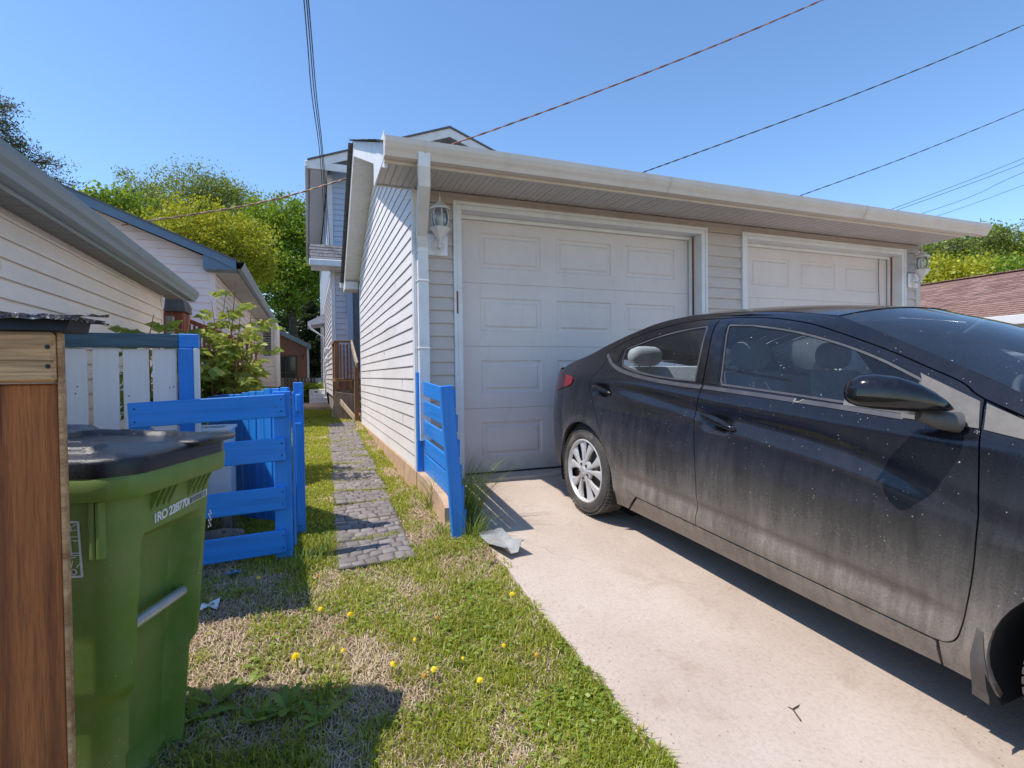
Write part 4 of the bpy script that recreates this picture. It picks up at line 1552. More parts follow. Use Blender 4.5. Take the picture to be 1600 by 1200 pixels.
for nme, win, par in (('rear_window', win_r, o_rd), ('front_window', win_f, o_fd)):
    for sd, pr in zip((1, -1), par):
        cpanel(nme, inset(dens(win), -.012), MT['glass'], pr, off=-.010, gap=0, flange=0, sides=(sd,))
        cpanel('window_seal', win, MT['beltstrip'], pr, [inset(dens(win), .009)], off=-.003, gap=0, flange=.008, sides=(sd,), step=.05, hgap=0)
cpanel('quarter_trim', [(.0, 1.168), (.085, 1.222), (.145, 1.196), (.165, 1.115), (.11, 1.105)], MT['gloss'], car, off=.004, gap=.001, flange=.006)
# gloss black door pillars
cpanel('pillar_trim', [(.945, 1.05), (.99, 1.05), (.90, 1.235), (.825, 1.388), (.78, 1.38), (.805, 1.34), (.875, 1.19)], MT['gloss'], car, off=.003, gap=.001, flange=.006)
cpanel('pillar_trim', [(1.0, 1.05), (1.095, 1.05), (1.08, 1.08), (.975, 1.27), (.925, 1.37), (.93, 1.388), (.832, 1.39), (.91, 1.235)], MT['gloss'], car, off=.003, gap=.001, flange=.006)
# waist strip
bt_t = catmull([(.0, 1.165), (.10, 1.112), (.20, 1.082), (.32, 1.062), (.52, 1.045), (.79, 1.038), (1.0, 1.04)], 4)
cpanel('belt_strip', bt_t + [(p[0] - .004, p[1] - .020) for p in bt_t[::-1]], MT['beltstrip'], car, off=.004, gap=0, flange=.008, step=.05)
bt_f = [(1.012, 1.04), (1.45, 1.040), (1.75, 1.038), (2.0, 1.035)]
cpanel('belt_strip', bt_f + [(p[0], p[1] - .018) for p in bt_f[::-1]], MT['beltstrip'], car, off=.004, gap=0, flange=.008, step=.05)
cpanel('mirror_sail', [(1.985, 1.185), (2.198, 1.108), (2.226, 1.024), (1.992, 1.022), (1.978, 1.05), (2.004, 1.155)], MT['matte'], car, off=.005, gap=.001, flange=.008)
cpanel('fender_sail', [(2.216, 1.104), (2.33, 1.066), (2.45, 1.032), (2.56, 1.0), (2.40, 1.005), (2.238, 1.022)], MT['matte'], car, off=.004, gap=.001, flange=.008)
cpanel('tail_lamp', catmull([(-.30, .965), (-.31, .915), (-.45, .875), (-.60, .835), (-.78, .83), (-.80, .93), (-.70, .985), (-.5, .985), (-.37, .978)], 4, True), MT['red'], car, off=.008, gap=0, flange=.02)


def cloft(name, rows, mat, smooth=40, parent=None, mirror=False):
    b = MB(); b.grid(rows)
    if mirror: b.grid([[(p[0], -p[1], p[2]) for p in r[::-1]] for r in rows])
    return b.build(name, mat, parent or car, smooth, local=True)


def top_patch(name, edge, center, mat, parent=None, nu=14, nv=20, p=2.3, dz=0.0, f0=1.0):
    """surface between the two body sides; edge and center are (u,h) polylines of equal length"""
    e = catmull(edge, 6); c = catmull(center, 6)
    ti = np.linspace(0, len(e) - 1, nu).round().astype(int)
    rows = []
    for i in ti:
        ue, he = e[i]; uc, hc_ = c[min(len(c) - 1, int(round(i * (len(c) - 1) / (len(e) - 1))))]
        we = float(S(ue, he)) * f0
        row = []
        for k in range(nv + 1):
            v = -1 + 2 * k / nv
            row.append((ue + (uc - ue) * (1 - v * v), we * v, he + (hc_ - he) * (1 - abs(v) ** p) + dz))
        rows.append(row)
    return cloft(name, rows, mat, 60, parent)


top_patch('roof', [(1.52, 1.407), (1.25, 1.432), (1.0, 1.44), (.8, 1.438), (.55, 1.424), (.35, 1.388)], [(1.60, 1.462), (1.30, 1.482), (1.0, 1.487), (.7, 1.480), (.4, 1.455), (.12, 1.41)], MT['paint'], dz=.001)
wsc = top_patch('windscreen', [(2.56, 1.04), (2.45, 1.085), (2.29, 1.147), (2.09, 1.222), (1.84, 1.31), (1.67, 1.366), (1.52, 1.407)], [(2.93, .985), (2.75, 1.065), (2.52, 1.165), (2.25, 1.27), (1.95, 1.372), (1.75, 1.425), (1.60, 1.462)], MT['wglass'], dz=-.003)
top_patch('windscreen_edge', [(1.66, 1.369), (1.59, 1.39), (1.52, 1.407)], [(1.73, 1.429), (1.66, 1.448), (1.60, 1.462)], MT['gloss'], wsc, nu=5, dz=-.006)
top_patch('rear_glass', [(.35, 1.388), (.14, 1.31), (-.06, 1.225), (-.24, 1.14), (-.51, 1.05)], [(.12, 1.41), (-.08, 1.34), (-.26, 1.26), (-.44, 1.17), (-.62, 1.085)], MT['wglass'], dz=-.003)
top_patch('boot_lid', [(-.51, 1.05), (-.56, 1.025), (-.60, 1.00)], [(-.62, 1.085), (-.76, 1.082), (-.88, 1.07)], MT['paint'])
top_patch('bonnet', [(3.30, .80), (3.2, .86), (3.0, .925), (2.8, .965), (2.58, .995)], [(3.47, .78), (3.36, .86), (3.2, .925), (3.05, .965), (2.95, .985)], MT['paint'], dz=.002)


def end_cap(name, u0, uend, hs, mat, rear=True):
    rows = []
    for h, ue in hs:
        w0 = float(S(u0, h))
        um = u0 + (ue - u0) * .62
        wm = float(S(um, h))
        pts = catmull([(u0, w0), (um, wm), (u0 + (ue - u0) * .93, wm * .72), (ue, 0)], 7)
        # smooth, symmetrical nose
        half = [(p[0], p[1], h) for p in pts]
        rows.append([(p[0], -p[1], h) for p in half] + [(p[0], p[1], h) for p in half[::-1][1:]])
    return cloft(name, rows, mat, 50)


end_cap('rear_bumper', -.598, -.95, [(.235, -.86), (.30, -.93), (.45, -.955), (.60, -.95), (.72, -.925), (.80, -.915), (.90, -.90), (.97, -.885), (1.005, -.882)], MT['paint'])
end_cap('front_bumper', 3.298, 3.56, [(.20, 3.50), (.30, 3.57), (.42, 3.595), (.55, 3.59), (.66, 3.56), (.74, 3.51), (.80, 3.46)], MT['paint'])
cpanel('head_lamp', catmull([(3.28, .79), (3.05, .82), (2.98, .79), (3.10, .71), (3.29, .67)], 4, True), MT['clear'], car, off=.006, gap=0, flange=.02)
b = MB(); b.grid([[(3.585 - .10 * abs(y) ** 1.5, y * .42, z) for y in np.linspace(-1, 1, 9)] for z in (.36, .42, .52)]); b.build('grille', MT['gloss'], car, local=True)

# door handles
for (u0, h0, u1, h1) in ((1.045, .898, 1.295, .853), (.0, .935, .235, .905)):
    for sd in (1, -1):
        b = MB()
        pts, rs = [], []
        for k in range(13):
            t_ = k / 12
            u, h = u0 + (u1 - u0) * t_, h0 + (h1 - h0) * t_
            w = float(S(u, h)) + .004 + .024 * math.sin(PI * min(1, t_ * 1.02)) ** .7
            if abs(u - (u0 + u1) / 2) < .11: w = max(w, float(S(u0, h0)) + .012)
            pts.append((u, -w * sd, h)); rs.append(.004 + .017 * math.sin(PI * t_) ** .6)
        b.tube(pts, rs, 10)
        hd = b.build('handle', MT['gloss'], (o_fd if u0 > .5 else o_rd)[0 if sd == 1 else 1], 60, local=True)
# wing mirrors
for sd in (1, -1):
    A, B = Vector((2.170, .865, 1.082)), Vector((1.955, 1.085, 1.112))
    ax = (B - A)
    side_v = Vector((.72, .58, 0)).normalized()
    rows = []
    prof = [(0.0, .006, .010), (.04, .016, .024), (.10, .027, .040), (.2, .043, .054), (.35, .060, .066), (.55, .071, .071), (.75, .072, .069), (.88, .064, .060), (.95, .050, .048), (.985, .032, .030), (1.0, .008, .008)]
    for t_, hr, dr in prof:
        c = A + ax * t_ + Vector((0, 0, .012 * math.sin(PI * t_)))
        row = []
        for k in range(25):
            a = 2 * PI * k / 24
            ca, sa = math.cos(a), math.sin(a)
            e = .75
            px_ = math.copysign(abs(ca) ** e, ca) * dr * (1.0 if ca > 0 else .75)
            pz_ = math.copysign(abs(sa) ** e, sa) * hr * (1.0 if sa > 0 else .62)
            p = c + side_v * px_ + Vector((0, 0, pz_))
            row.append((p.x, -p.y * sd, p.z))
        rows.append(row)
    mo = cloft('wing_mirror', rows, MT['gloss'], 60)
    b = MB()
    cpts = [A + ax * t_ + Vector((0, 0, -.055)) for t_ in (.08, .4, .8)]
    b.tube([(2.17, -.82 * sd, 1.035), (2.135, -.87 * sd, 1.04), (2.10, -.915 * sd, 1.055)], [.035, .03, .022], 12)
    b.build('mirror_foot', MT['matte'], mo, 60, local=True)
    g = A + ax * .55 - side_v * .058
    b = MB(); b.obox((g - ax * .35) * 1.0, (g + ax * .38), .085, .004, (0, 0, 1)); b.v = [(p[0], -p[1] * sd, p[2]) for p in b.v]; b.build('mirror_glass', MT['clear'], mo, local=True)

# structure underneath and inside
b = MB(); b.box((.36, -.74, .20), (2.30, .74, .24)); b.box((-.75, -.5, .20), (3.35, .5, .235)); b.box((-.80, -.60, .24), (-.3, .60, .75)); b.box((2.45, -.55, .24), (3.3, .55, .70)); b.build('underbody', MT['under'], car, local=True)
for (cx, cz, R) in WHEELS:
    for sd in (1, -1):
        rows = []
        for k in range(25):
            a = math.radians(-25 + 230 * k / 24)
            rows.append([(cx + (R + .012) * math.cos(a), -sd * w, cz + (R + .012) * math.sin(a)) for w in (.855, .55)])
        b = MB(); b.grid(rows)
        b.add([(cx + (R + .012) * math.cos(a), -sd * .551, cz + (R + .012) * math.sin(a)) for a in np.linspace(0, 2 * PI, 24, endpoint=False)], [tuple(range(24))])
        b.build('arch_liner', MT['under'], car, 60, local=True)
b = MB()
for sd in (1, -1):
    b.grid([[(u, -sd * (float(S(u, min(1.0, h))) - .07), h) for u in np.linspace(-.5, 2.3, 20)] for h in (.25, .6, .9, 1.02)])
b.box((.36, -.72, .30), (2.30, .72, .34)); b.box((-.55, -.5, .302), (.358, .5, .342))
b.build('inner_trim', MT['interior'], car, 60, local=True)
rows = []
for u, h in ((2.10, .93), (2.14, 1.0), (2.25, 1.025), (2.5, 1.02), (2.75, .985), (2.88, .955)):
    rows.append([(u + .02 * (1 - (y / .72) ** 2), y * (1 if u < 2.4 else .93), h) for y in np.linspace(-.74, .74, 12)])
rows.insert(0, [(2.08, y, .55) for y in np.linspace(-.74, .74, 12)])
cloft('dashboard', rows, MT['interior'], 50)
cloft('parcel_shelf', [[(u, y, h) for y in np.linspace(-.70, .70, 6)] for u, h in ((-.12, 1.0), (-.3, 1.01), (-.52, 1.02))], MT['interior'])
cloft('headlining', [[(u, y * .50, h) for y in np.linspace(-1, 1, 6)] for u, h in ((.25, 1.375), (.6, 1.415), (1.0, 1.425), (1.45, 1.405))], MT['seatgrey'])


def seat_back(name, y0, y1, u, h0, h1, rake, mat, parent, thick=.13):
    rows = []
    for t_ in np.linspace(0, 1, 9):
        h = h0 + (h1 - h0) * t_
        uu = u - rake * t_
        half = (y1 - y0) / 2 * (1 - .14 * t_ ** 4); yc = (y0 + y1) / 2
        th = thick * (1 - .45 * t_ ** 3)
        row = []
        for k in range(21):
            a = 2 * PI * k / 20
            e = .45
            row.append((uu + math.copysign(abs(math.cos(a)) ** e, math.cos(a)) * th / 2, yc + math.copysign(abs(math.sin(a)) ** e, math.sin(a)) * half, h))
        rows.append(row)
    b = MB(); b.grid(rows)
    tp = rows[-1]; b.add([(p[0], p[1], p[2]) for p in tp[:-1]], [tuple(range(20))])
    return b.build(name, mat, parent, 50, local=True)


def headrest(y, u, h, mat, parent, w=.135, hh=.085, d=.055):
    rows = []
    for t_ in np.linspace(0, PI, 10):
        z = -math.cos(t_); r = math.sin(t_) ** .55 if 0 < t_ < PI else 0
        row = []
        for k in range(21):
            a = 2 * PI * k / 20
            e = .6
            row.append((u + math.copysign(abs(math.cos(a)) ** e, math.cos(a)) * d * r, y + math.copysign(abs(math.sin(a)) ** e, math.sin(a)) * w * r, h + z * hh))
        rows.append(row)
    b = MB(); b.grid(rows)
    o = b.build('headrest', mat, parent, 60, local=True)
    b = MB()
    for q in (-.05, .05): b.tube([(u, y + q, h - .05), (u + .01, y + q, h - .17)], .006, 6)
    b.build('headrest_post', MT['clear'], parent, 60, local=True)
    return o


for y in (-.36, .36):
    s_o = seat_back('front_seat', y - .24, y + .24, 1.12, .45, 1.10, .20, MT['seatdark'], car)
    headrest(y, .90, 1.195, MT['seatdark'], s_o)
    b = MB(); b.box((1.05, y - .25, .36), (1.6, y + .25, .52), .05); b.build('cushion', MT['seatdark'], s_o, 40, local=True)
s_o = seat_back('rear_seat', -.66, .66, .12, .42, 1.06, .20, MT['seatgrey'], car, .16)
for y in (-.36, .36): headrest(y, -.06, 1.14, MT['seatgrey'], s_o, .14, .075, .06)
b = MB(); b.box((.0, -.64, .36), (.55, .64, .50), .05); b.build('cushion', MT['seatgrey'], s_o, 40, local=True)
b = MB()
cS = Vector((1.93, .37, .98))
pts = []
for k in range(25):
    a = 2 * PI * k / 24
    pts.append(cS + Vector((math.sin(a) * -.08, math.cos(a) * .185, math.sin(a) * .165)))
b.tube(pts, .016, 8, False); b.tube([cS, cS + Vector((.25, 0, -.12))], .04, 10); b.box((cS.x - .02, cS.y - .17, cS.z - .03), (cS.x + .02, cS.y + .17, cS.z + .03), .01)
b.build('steering_wheel', MT['interior'], car, 60, local=True)
b = MB(); b.box((1.74, -.12, 1.292), (1.775, .12, 1.352), .014); rv = b.build('rear_view_mirror', MT['gloss'], car, 50, local=True)
b = MB(); b.tube([(1.77, 0, 1.34), (1.83, 0, 1.395)], .012, 8); b.build('mirror_stem', MT['interior'], rv, 60, local=True)
bd_m = simple('dark_beads', (.02, .018, .018), .3, .1)
for y in (-.05, .0, .025):
    b = MB()
    for k in range(9):
        b.lathe([(.001, .005), (.0045, .0028), (.0055, 0), (.0045, -.0028), (.001, -.005)], 6, o=(1.765, y + .006 * math.sin(k), 1.285 - k * .012))
    b.build('bead_string', bd_m, rv, 60, local=True)

# wheels
def wheel(u, sd, parent):
    C = (u, -sd * (.775 if u < 1 else .750), .318)
    W = .10
    R0 = .312
    def lat(prof, n=48):
        b = MB(); b.lathe([(r, (-1 if sd == 1 else 1) * z) for r, z in prof], n, 'y', C); return b
    hub = lat([(.05, -.06), (.215, -.06), (.218, .04), (.16, .045), (.05, .048)], 32).build('wheel', MT['brake'], parent, 40, local=True)
    b = lat([(.216, -.095), (.270, -.10), (.296, -.092), (.308, -.07), (R0, -.04), (R0, .035), (.309, .06), (.300, .083), (.288, .092), (.282, .089), (.262, .098), (.238, .098), (.230, .092), (.222, .086), (.216, .07)], 64)
    b.build('tyre', MT['tyre'], hub, 40, local=True)
    tr = MB()
    for k in range(64):
        a = 2 * PI * k / 64
        for s0, s1, sk in ((-.085, -.03, .05), (.03, .088, -.05)):
            ca, sa = math.cos(a), math.sin(a)
            R = Matrix(((-sa, 0, ca), (0, 1, 0), (ca, 0, sa)))
            y0, y1 = sorted((-sd * s0, -sd * s1))
            tr.box((-.0095, y0, -.004), (.0095, y1, .0045 - (.005 if abs(s0) > .05 or abs(s1) > .08 else 0) * .3), 0, R, (C[0] + ca * .3095, C[1], C[2] + sa * .3095))
    tag(tr.build('tread', MT['tyre'], hub, local=True), kind='stuff')
    # wheel cover: rim ring, ten spokes in pairs, hub, nuts
    b = lat([(.206, .072), (.212, .090), (.220, .096), (.228, .092), (.229, .08)], 64)
    f = lambda r: .092 - .018 * (1 - (r / .21) ** 2) * 0 + .016 * math.cos(r / .21 * PI / 2) - .012
    b2 = MB()
    for k in range(5):
        for q in (-1, 1):
            ac = 2 * PI * k / 5 + PI / 2
            prof = [(.045, .20, .34), (.085, .13, .33), (.125, .15, .36), (.17, .19, .43), (.209, .20, .50)]
            rows = []
            for r, lo, hi in prof:
                lo2, hi2 = lo * (.55 if r > .06 else 0), hi
                row = []
                for j, (t_, dz) in enumerate(((0, -.016), (.12, 0), (.5, .004), (.88, 0), (1, -.016))):
                    a = ac + q * (lo2 + (hi2 - lo2) * t_)
                    row.append((C[0] + r * math.cos(a), C[1] - sd * (f(r) + dz), C[2] + r * math.sin(a)))
                rows.append(row)
            b2.grid(rows)
    b2.lathe([(r, (-1 if sd == 1 else 1) * z) for r, z in ((.004, .104), (.026, .104), (.032, .098), (.06, .094), (.078, .088), (.082, .07))], 30, 'y', C)
    b.add(b2.v, b2.f)
    b.build('wheel_cover', MT['alloy'], hub, 45, local=True)
    b = MB()
    for k in range(5):
        a = 2 * PI * k / 5 - PI / 2
        b.lathe([(.010, (-1 if sd == 1 else 1) * .085), (.010, (-1 if sd == 1 else 1) * .103), (.004, (-1 if sd == 1 else 1) * .106)], 6, 'y', (C[0] + .054 * math.cos(a), C[1], C[2] + .054 * math.sin(a)))
    b.build('wheel_nuts', MT['brake'], hub, local=True)


for u in (-.04, 2.72):
    for sd in (1, -1): wheel(u, sd, car)


# ------------------------------------------------------------------ neighbour's garage on the left
ng = thing('neighbour_garage', 'cream sided neighbouring garage with grey eave and gutter at the far left', 'garage', (-1.5, 6.85, .4))
NX, NY0, NY1 = -1.5, 2.80, 6.85
z = .55
while z < 2.31:
    course(ng, 'siding_board', (NX, 0, 0), (0, 1, 0), (1, 0, 0), NY0, NY1 - .02, z, min(.107, 2.32 - z), MT['cream'], seg=2)
    z += .107
for yy, k in ((3.05, 14), (3.55, 13), (3.05, 13), (4.3, 11), (3.9, 10), (4.9, 8), (4.35, 9)):
    MB().box((NX + .006, yy, .55 + k * .107 + .004), (NX + .0192, yy + .004, .55 + (k + 1) * .107 - .01)).build('siding_joint', MT['cream'], ng)
b = MB(); b.box((-5.4, NY0, .3), (NX - .002, NY1 - .03, 2.33)); b.build('wall', MT['cream'], ng)
b = MB(); b.box((NX - .06, NY1 - .019, .5), (NX + .02, NY1 + .02, 2.32), .003); b.build('corner_trim', MT['cream'], ng)
y = NY0
while y < NY1 + .3:
    b = MB()
    b.grid([[(NX + .002 + (.175) * f, y + p, 2.318 + .002 * f + q) for f in (0, 1)] for p, q in ((0, .006), (.008, 0), (.142, 0), (.15, .006))])
    b.build('soffit_panel', MT['soffit_grey'], ng)
    y += .15
b = MB(); b.box((-1.322, NY0, 2.296), (-1.305, NY1 + .35, 2.40), .003); b.build('fascia_board', simple('pale_blue_grey_fascia', (.34, .40, .42), .4, .05), ng)
b = MB()
prof = [(0, 0.0), (.07, 0.0), (.082, .03), (.1, .055), (.11, .085), (.11, .115), (.10, .118), (.10, .11), (.0, .11)]
rows = [[(-1.304 + p, yy, 2.312 + q) for p, q in prof] for yy in (NY0, NY1 + .42)]
b.grid(rows)
for yy in (NY0, NY1 + .42):
    b.add([(-1.304 + p, yy, 2.312 + q) for p, q in prof[:7] + [(0, .118)]], [tuple(range(8))])
b.build('gutter', MT['gutter_grey'], ng)
b = MB(); b.prism([(-1.27, NY0, 2.415), (-3.5, NY0, 3.30), (-5.8, NY0, 2.415), (-5.8, NY0, 2.39), (-1.27, NY0, 2.39)], (0, NY1 + .36 - NY0, 0)); b.build('roof', MT['shingle_dark'], ng)
b = MB(); b.prism([(-1.31, NY1 + .361, 2.30), (-3.5, NY1 + .361, 3.19), (-3.5, NY1 + .361, 3.31), (-1.31, NY1 + .361, 2.42)], (0, .02, 0)); b.build('rake_board', MT['gutter_grey'], ng)

# ------------------------------------------------------------------ neighbour's house behind it
nh = thing('neighbour_house', 'pinkish sided bungalow with slate blue rake board beyond the left garage', 'house', (-1.35, 9.5, .5))
HX, HY = -1.35, 9.5
b = MB(); b.prism([(HX - .003, HY + .003, 1.12), (HX - .003, HY + .003, 3.05), (-4.4, HY + .003, 4.42), (-8, HY + .003, 3.05), (-8, HY + .003, 1.12)], (0, 11.5, 0)); b.build('wall', MT['pink'], nh)
z = 1.2
while z < 4.35:
    s0 = -7.0
    zt = z + .115
    lim = lambda zz: min(HX - .03, -1.0 - (zz + .10 - 3.20) / .42)
    a, c = lim(z), lim(zt)
    if a > -4.4: course(nh, 'siding_board', (0, HY, 0), (1, 0, 0), (0, -1, 0), -4.45, a, z, .115, MT['pink'], -4.45, max(-4.44, c))
    z += .115
z = 1.15
while z < 3.0:
    course(nh, 'siding_board', (HX, 0, 0), (0, 1, 0), (1, 0, 0), HY + .06, 16.9, z, min(.115, 3.06 - z), MT['cream2'], seg=1)
    z += .115
b = MB(); b.box((HX - .07, HY - .02, .6), (HX + .018, HY + .06, 3.06), .003); b.build('corner_trim', MT['pink'], nh)
b = MB(); b.prism([(-1.0, HY - .34, 3.20), (-4.45, HY - .34, 4.65), (-4.45, HY - .34, 4.50), (-1.30, HY - .34, 3.21), (-1.0, HY - .34, 3.06)], (0, .02, 0)); b.build('rake_board', MT['slate'], nh)
b = MB(); b.prism([(-1.0, HY - .318, 3.06), (-1.45, HY - .318, 3.06), (-1.45, HY - .318, 3.29), (-1.28, HY - .318, 3.20)], (0, .30, 0)); b.build('eave_return', MT['slate'], nh)
b = MB(); b.prism([(-.985, HY - .36, 3.215), (-4.45, HY - .36, 4.675), (-4.45, HY - .36, 4.65), (-.985, HY - .36, 3.19)], (0, 12.3, 0)); b.prism([(-4.45, HY - .36, 4.675), (-8.4, HY - .36, 2.95), (-8.4, HY - .36, 2.92), (-4.45, HY - .36, 4.65)], (0, 12.3, 0)); b.build('roof', MT['shingle_dark'], nh)
b = MB(); b.box((-1.34, HY - .015, 3.06), (-1.01, 18.9, 3.075)); b.build('soffit', simple('soffit_warm_grey', (.46, .43, .40), .6, .05), nh)
b = MB(); b.grid([[(-1.0 + p, yy, 3.075 + q) for p, q in prof] for yy in (HY - .34, 19.0)]); b.build('gutter', MT['gutter_grey'], nh)
# projecting end bay with its louvred window
BY = 16.95
b = MB(); b.box((HX - .5, BY + .002, 1.12), (-.84, 19, 3.06)); b.build('bay_wall', MT['cream2'], nh)
z = 1.15
while z < 3.0:
    course(nh, 'siding_board', (0, BY, 0), (1, 0, 0), (0, -1, 0), HX + .02, -.88, z, min(.115, 3.06 - z), MT['cream2'])
    z += .115
b = MB(); b.box((-.90, BY - .03, 1.12), (-.83, BY + .03, 3.06), .003); b.build('corner_trim', MT['trim'], nh)
w = MB(); w.box((-1.24, BY - .045, 1.98), (-.93, BY - .016, 2.92), .004); wo_ = w.build('window', MT['trim'], nh)
w = MB(); w.box((-1.19, BY - .049, 2.03), (-.98, BY - .0455, 2.87)); w.build('pane', MT['glass_dark'], wo_)
for i in range(12):
    w = MB(); w.box((-1.19, BY - .066, 2.045 + i * .07), (-.98, BY - .05, 2.085 + i * .07), .002); w.build('louvre', MT['soffit_grey'], wo_)
b = MB(); b.box((HX - .002 - .3, HY + .05, .3), (HX - .012, 17, 1.12)); b.box((HX - .3, 17.0, .3), (-.9, 19, 1.12)); b.build('foundation', MT['stucco'], nh)
w = MB(); w.box((HX - .011, 14.9, .72), (HX + .012, 15.5, 1.06), .004); wo_ = w.build('basement_window', MT['trim'], nh)
for y0 in (14.94, 15.22):
    w = MB(); w.box((HX + .0125, y0, .76), (HX + .016, y0 + .24, 1.02)); w.build('pane', MT['glass_dark'], wo_)
b = MB(); b.tube([(HX + .03, 16.6, 1.35), (HX + .05, 16.6, 1.3), (HX + .05, 16.6, .62)], .03, 8); b.build('vent_pipe', MT['wire'], nh, 60)

# brick house and picket fence farther back
bh = thing('brick_house', 'distant brick house with grey roof edge between the bungalow and the tall cedar', 'house', (-.6, 24, .6))
t = NT('red_brick')
v = t.coord((1, 1, 1), False)
br = t.n('ShaderNodeTexBrick'); br.inputs['Scale'].default_value = 9; br.inputs['Color1'].default_value = (.32, .10, .05, 1); br.inputs['Color2'].default_value = (.20, .07, .04, 1); br.inputs['Mortar'].default_value = (.40, .33, .28, 1)
mp = t.n('ShaderNodeMapping'); mp.inputs['Rotation'].default_value = (PI / 2, 0, 0); t.l(v, mp.inputs['Vector']); t.l(mp.outputs[0], br.inputs['Vector'])
MT['brick'] = t.done(t.bsdf(br.outputs[0], .9))
b = MB(); b.prism([(-4, 24, .4), (.02, 24, .4), (.02, 24, 2.75), (-4, 24, 4.6)], (0, 6, 0)); b.build('wall', MT['brick'], bh)
w = MB(); w.box((-1.28, 23.95, .9), (-.42, 23.995, 2.3), .01); wo_ = w.build('window', simple('dark_window_frame', (.07, .055, .045), .6), bh)
for x0, x1 in ((-1.22, -.87), (-.83, -.48)):
    for z0, z1 in ((.96, 1.58), (1.62, 2.24)):
        w = MB(); w.box((x0, 23.944, z0), (x1, 23.9495, z1)); w.build('pane', MT['glass_dark'], wo_)
b = MB(); b.prism([(.14, 23.6, 2.55), (.14, 23.6, 2.75), (-4, 23.6, 4.85), (-4, 23.6, 4.65)], (0, 7, 0)); b.build('roof', MT['gutter_grey'], bh)
b = MB(); b.box((-.02, 23.9, .4), (.06, 23.98, 2.6)); b.build('corner_trim', MT['trim'], bh)

pf = thing('picket_fence', 'tan picket fence in front of the distant brick house', 'fence', (-.8, 20.5, .6))
for i in range(15):
    x = -1.3 + i * .105
    b = MB(); b.box((x, 20.5, .6), (x + .082, 20.52, 1.37 + .02 * random.random()), .003); b.build('picket', MT['greywood'] if i % 4 else MT['deckwood_pale'], pf)
b = MB(); b.box((-1.3, 20.521, .8), (.28, 20.55, .88)); b.box((-1.3, 20.521, 1.15), (.28, 20.55, 1.23)); b.build('rail', MT['greywood'], pf)
bd('post', pf, (-1.46, 20.45, .55), (-1.34, 20.55, 1.45), MT['gutter_grey'])

# ------------------------------------------------------------------ two storey house behind the garage
mh = thing('two_storey_house', 'tall blue-grey sided house with a gable roof behind the garage', 'house', (.5, 13, .6))
MX, MY = .52, 13.0
b = MB(); b.box((MX, MY + .002, 3.8), (6.1, 23, 6.1)); b.prism([(MX, MY + .002, 6.1), (6.1, MY + .002, 6.1), (3.3, MY + .002, 7.1)], (0, 10, 0)); b.build('wall', MT['bluesiding'], mh)
z = 4.15
while z < 6.0:
    course(mh, 'siding_board', (0, MY, 0), (1, 0, 0), (0, -1, 0), MX + .09, 2.2, z, .125, MT['bluesiding'])
    z += .125
z = 6.1
while z < 7.0:
    hw = lambda zz: (7.12 - zz) / .37
    course(mh, 'siding_board', (3.38, MY, 0), (1, 0, 0), (0, -1, 0), -hw(z), hw(z), z, .125, MT['bluesiding'], -max(.01, hw(z + .125)), max(.01, hw(z + .125)))
    z += .125
b = MB(); b.box((MX - .03, MY - .03, 3.9), (MX + .085, MY + .05, 6.05), .004); b.build('corner_trim', MT['lavsiding'], mh)
pk, ex0, ex1 = (3.30, 7.36), .10, 6.52
for xs_, s in ((ex0, 1), (ex1, -1)):
    b = MB(); b.prism([(xs_, MY - .42, 6.19), (pk[0], MY - .42, pk[1]), (pk[0], MY - .42, pk[1] - .20), (xs_, MY - .42, 5.99)], (0, .025, 0)); b.build('rake_board', MT['trim'], mh)
    b = MB(); b.prism([(xs_ - s * .03, MY - .45, 6.20), (pk[0], MY - .45, pk[1] + .05), (pk[0], MY - .45, pk[1] + .005), (xs_ - s * .03, MY - .45, 6.16)], (0, 10.8, 0)); b.build('roof', MT['shingle_dark'], mh)
    b = MB(); b.prism([(xs_, MY - .394, 6.0), (pk[0], MY - .394, pk[1] - .19), (pk[0], MY - .394, pk[1] - .205), (xs_, MY - .394, 5.985)], (0, .392, 0)); b.build('soffit', MT['soffit_grey'], mh)
b = MB(); b.box((.02, MY - .46, 6.02), (.10, 23.2, 6.15), .01); b.build('gutter', MT['trim'], mh)
b = MB(); b.box((.12, MY - .35, 5.995), (MX - .03, 23.0, 6.012)); b.build('soffit', MT['trim'], mh)
b = MB(); b.box((.04, MY - .44, 5.995), (1.2, MY - .394, 6.16), .005); b.build('eave_return', MT['trim'], mh)
# lower storey, standing a little forward under a shingled skirt roof
LY = 12.0
b = MB(); b.box((.515, LY + .002, .95), (6, 22.5, 3.72)); b.build('wall', MT['lavsiding'], mh)
z = .98
while z < 3.6:
    course(mh, 'siding_board', (0, LY, 0), (1, 0, 0), (0, -1, 0), .58, 1.6, z, .12, MT['lavsiding'])
    course(mh, 'siding_board', (.513, 0, 0), (0, 1, 0), (-1, 0, 0), LY + .08, 22.4, z, .12, MT['lavsiding'])
    z += .12
b = MB(); b.box((.49, LY - .02, .95), (.575, LY + .07, 3.70), .004); b.build('corner_trim', MT['trim'], mh)
rows = 5
for i in range(rows):
    y0 = LY - .40 + i * .27; z0 = 3.80 + i * .125
    b = MB()
    x = .10 + (i % 2) * -.12
    while x < 2.2:
        xa = max(.08, x); x2 = x + .3
        o_ = random.uniform(-.01, .01)
        b.add([(xa, y0 + o_, z0 - .012), (x2 - .006, y0 + o_, z0 - .012), (x2 - .006, y0 + o_, z0 + .01), (xa, y0 + o_, z0 + .01), (x2 - .006, y0 + .3, z0 + .135), (xa, y0 + .3, z0 + .135)], [(0, 1, 2, 3), (3, 2, 4, 5)])
        x = x2
    b.build('shingle_course', MT['granules'], mh)
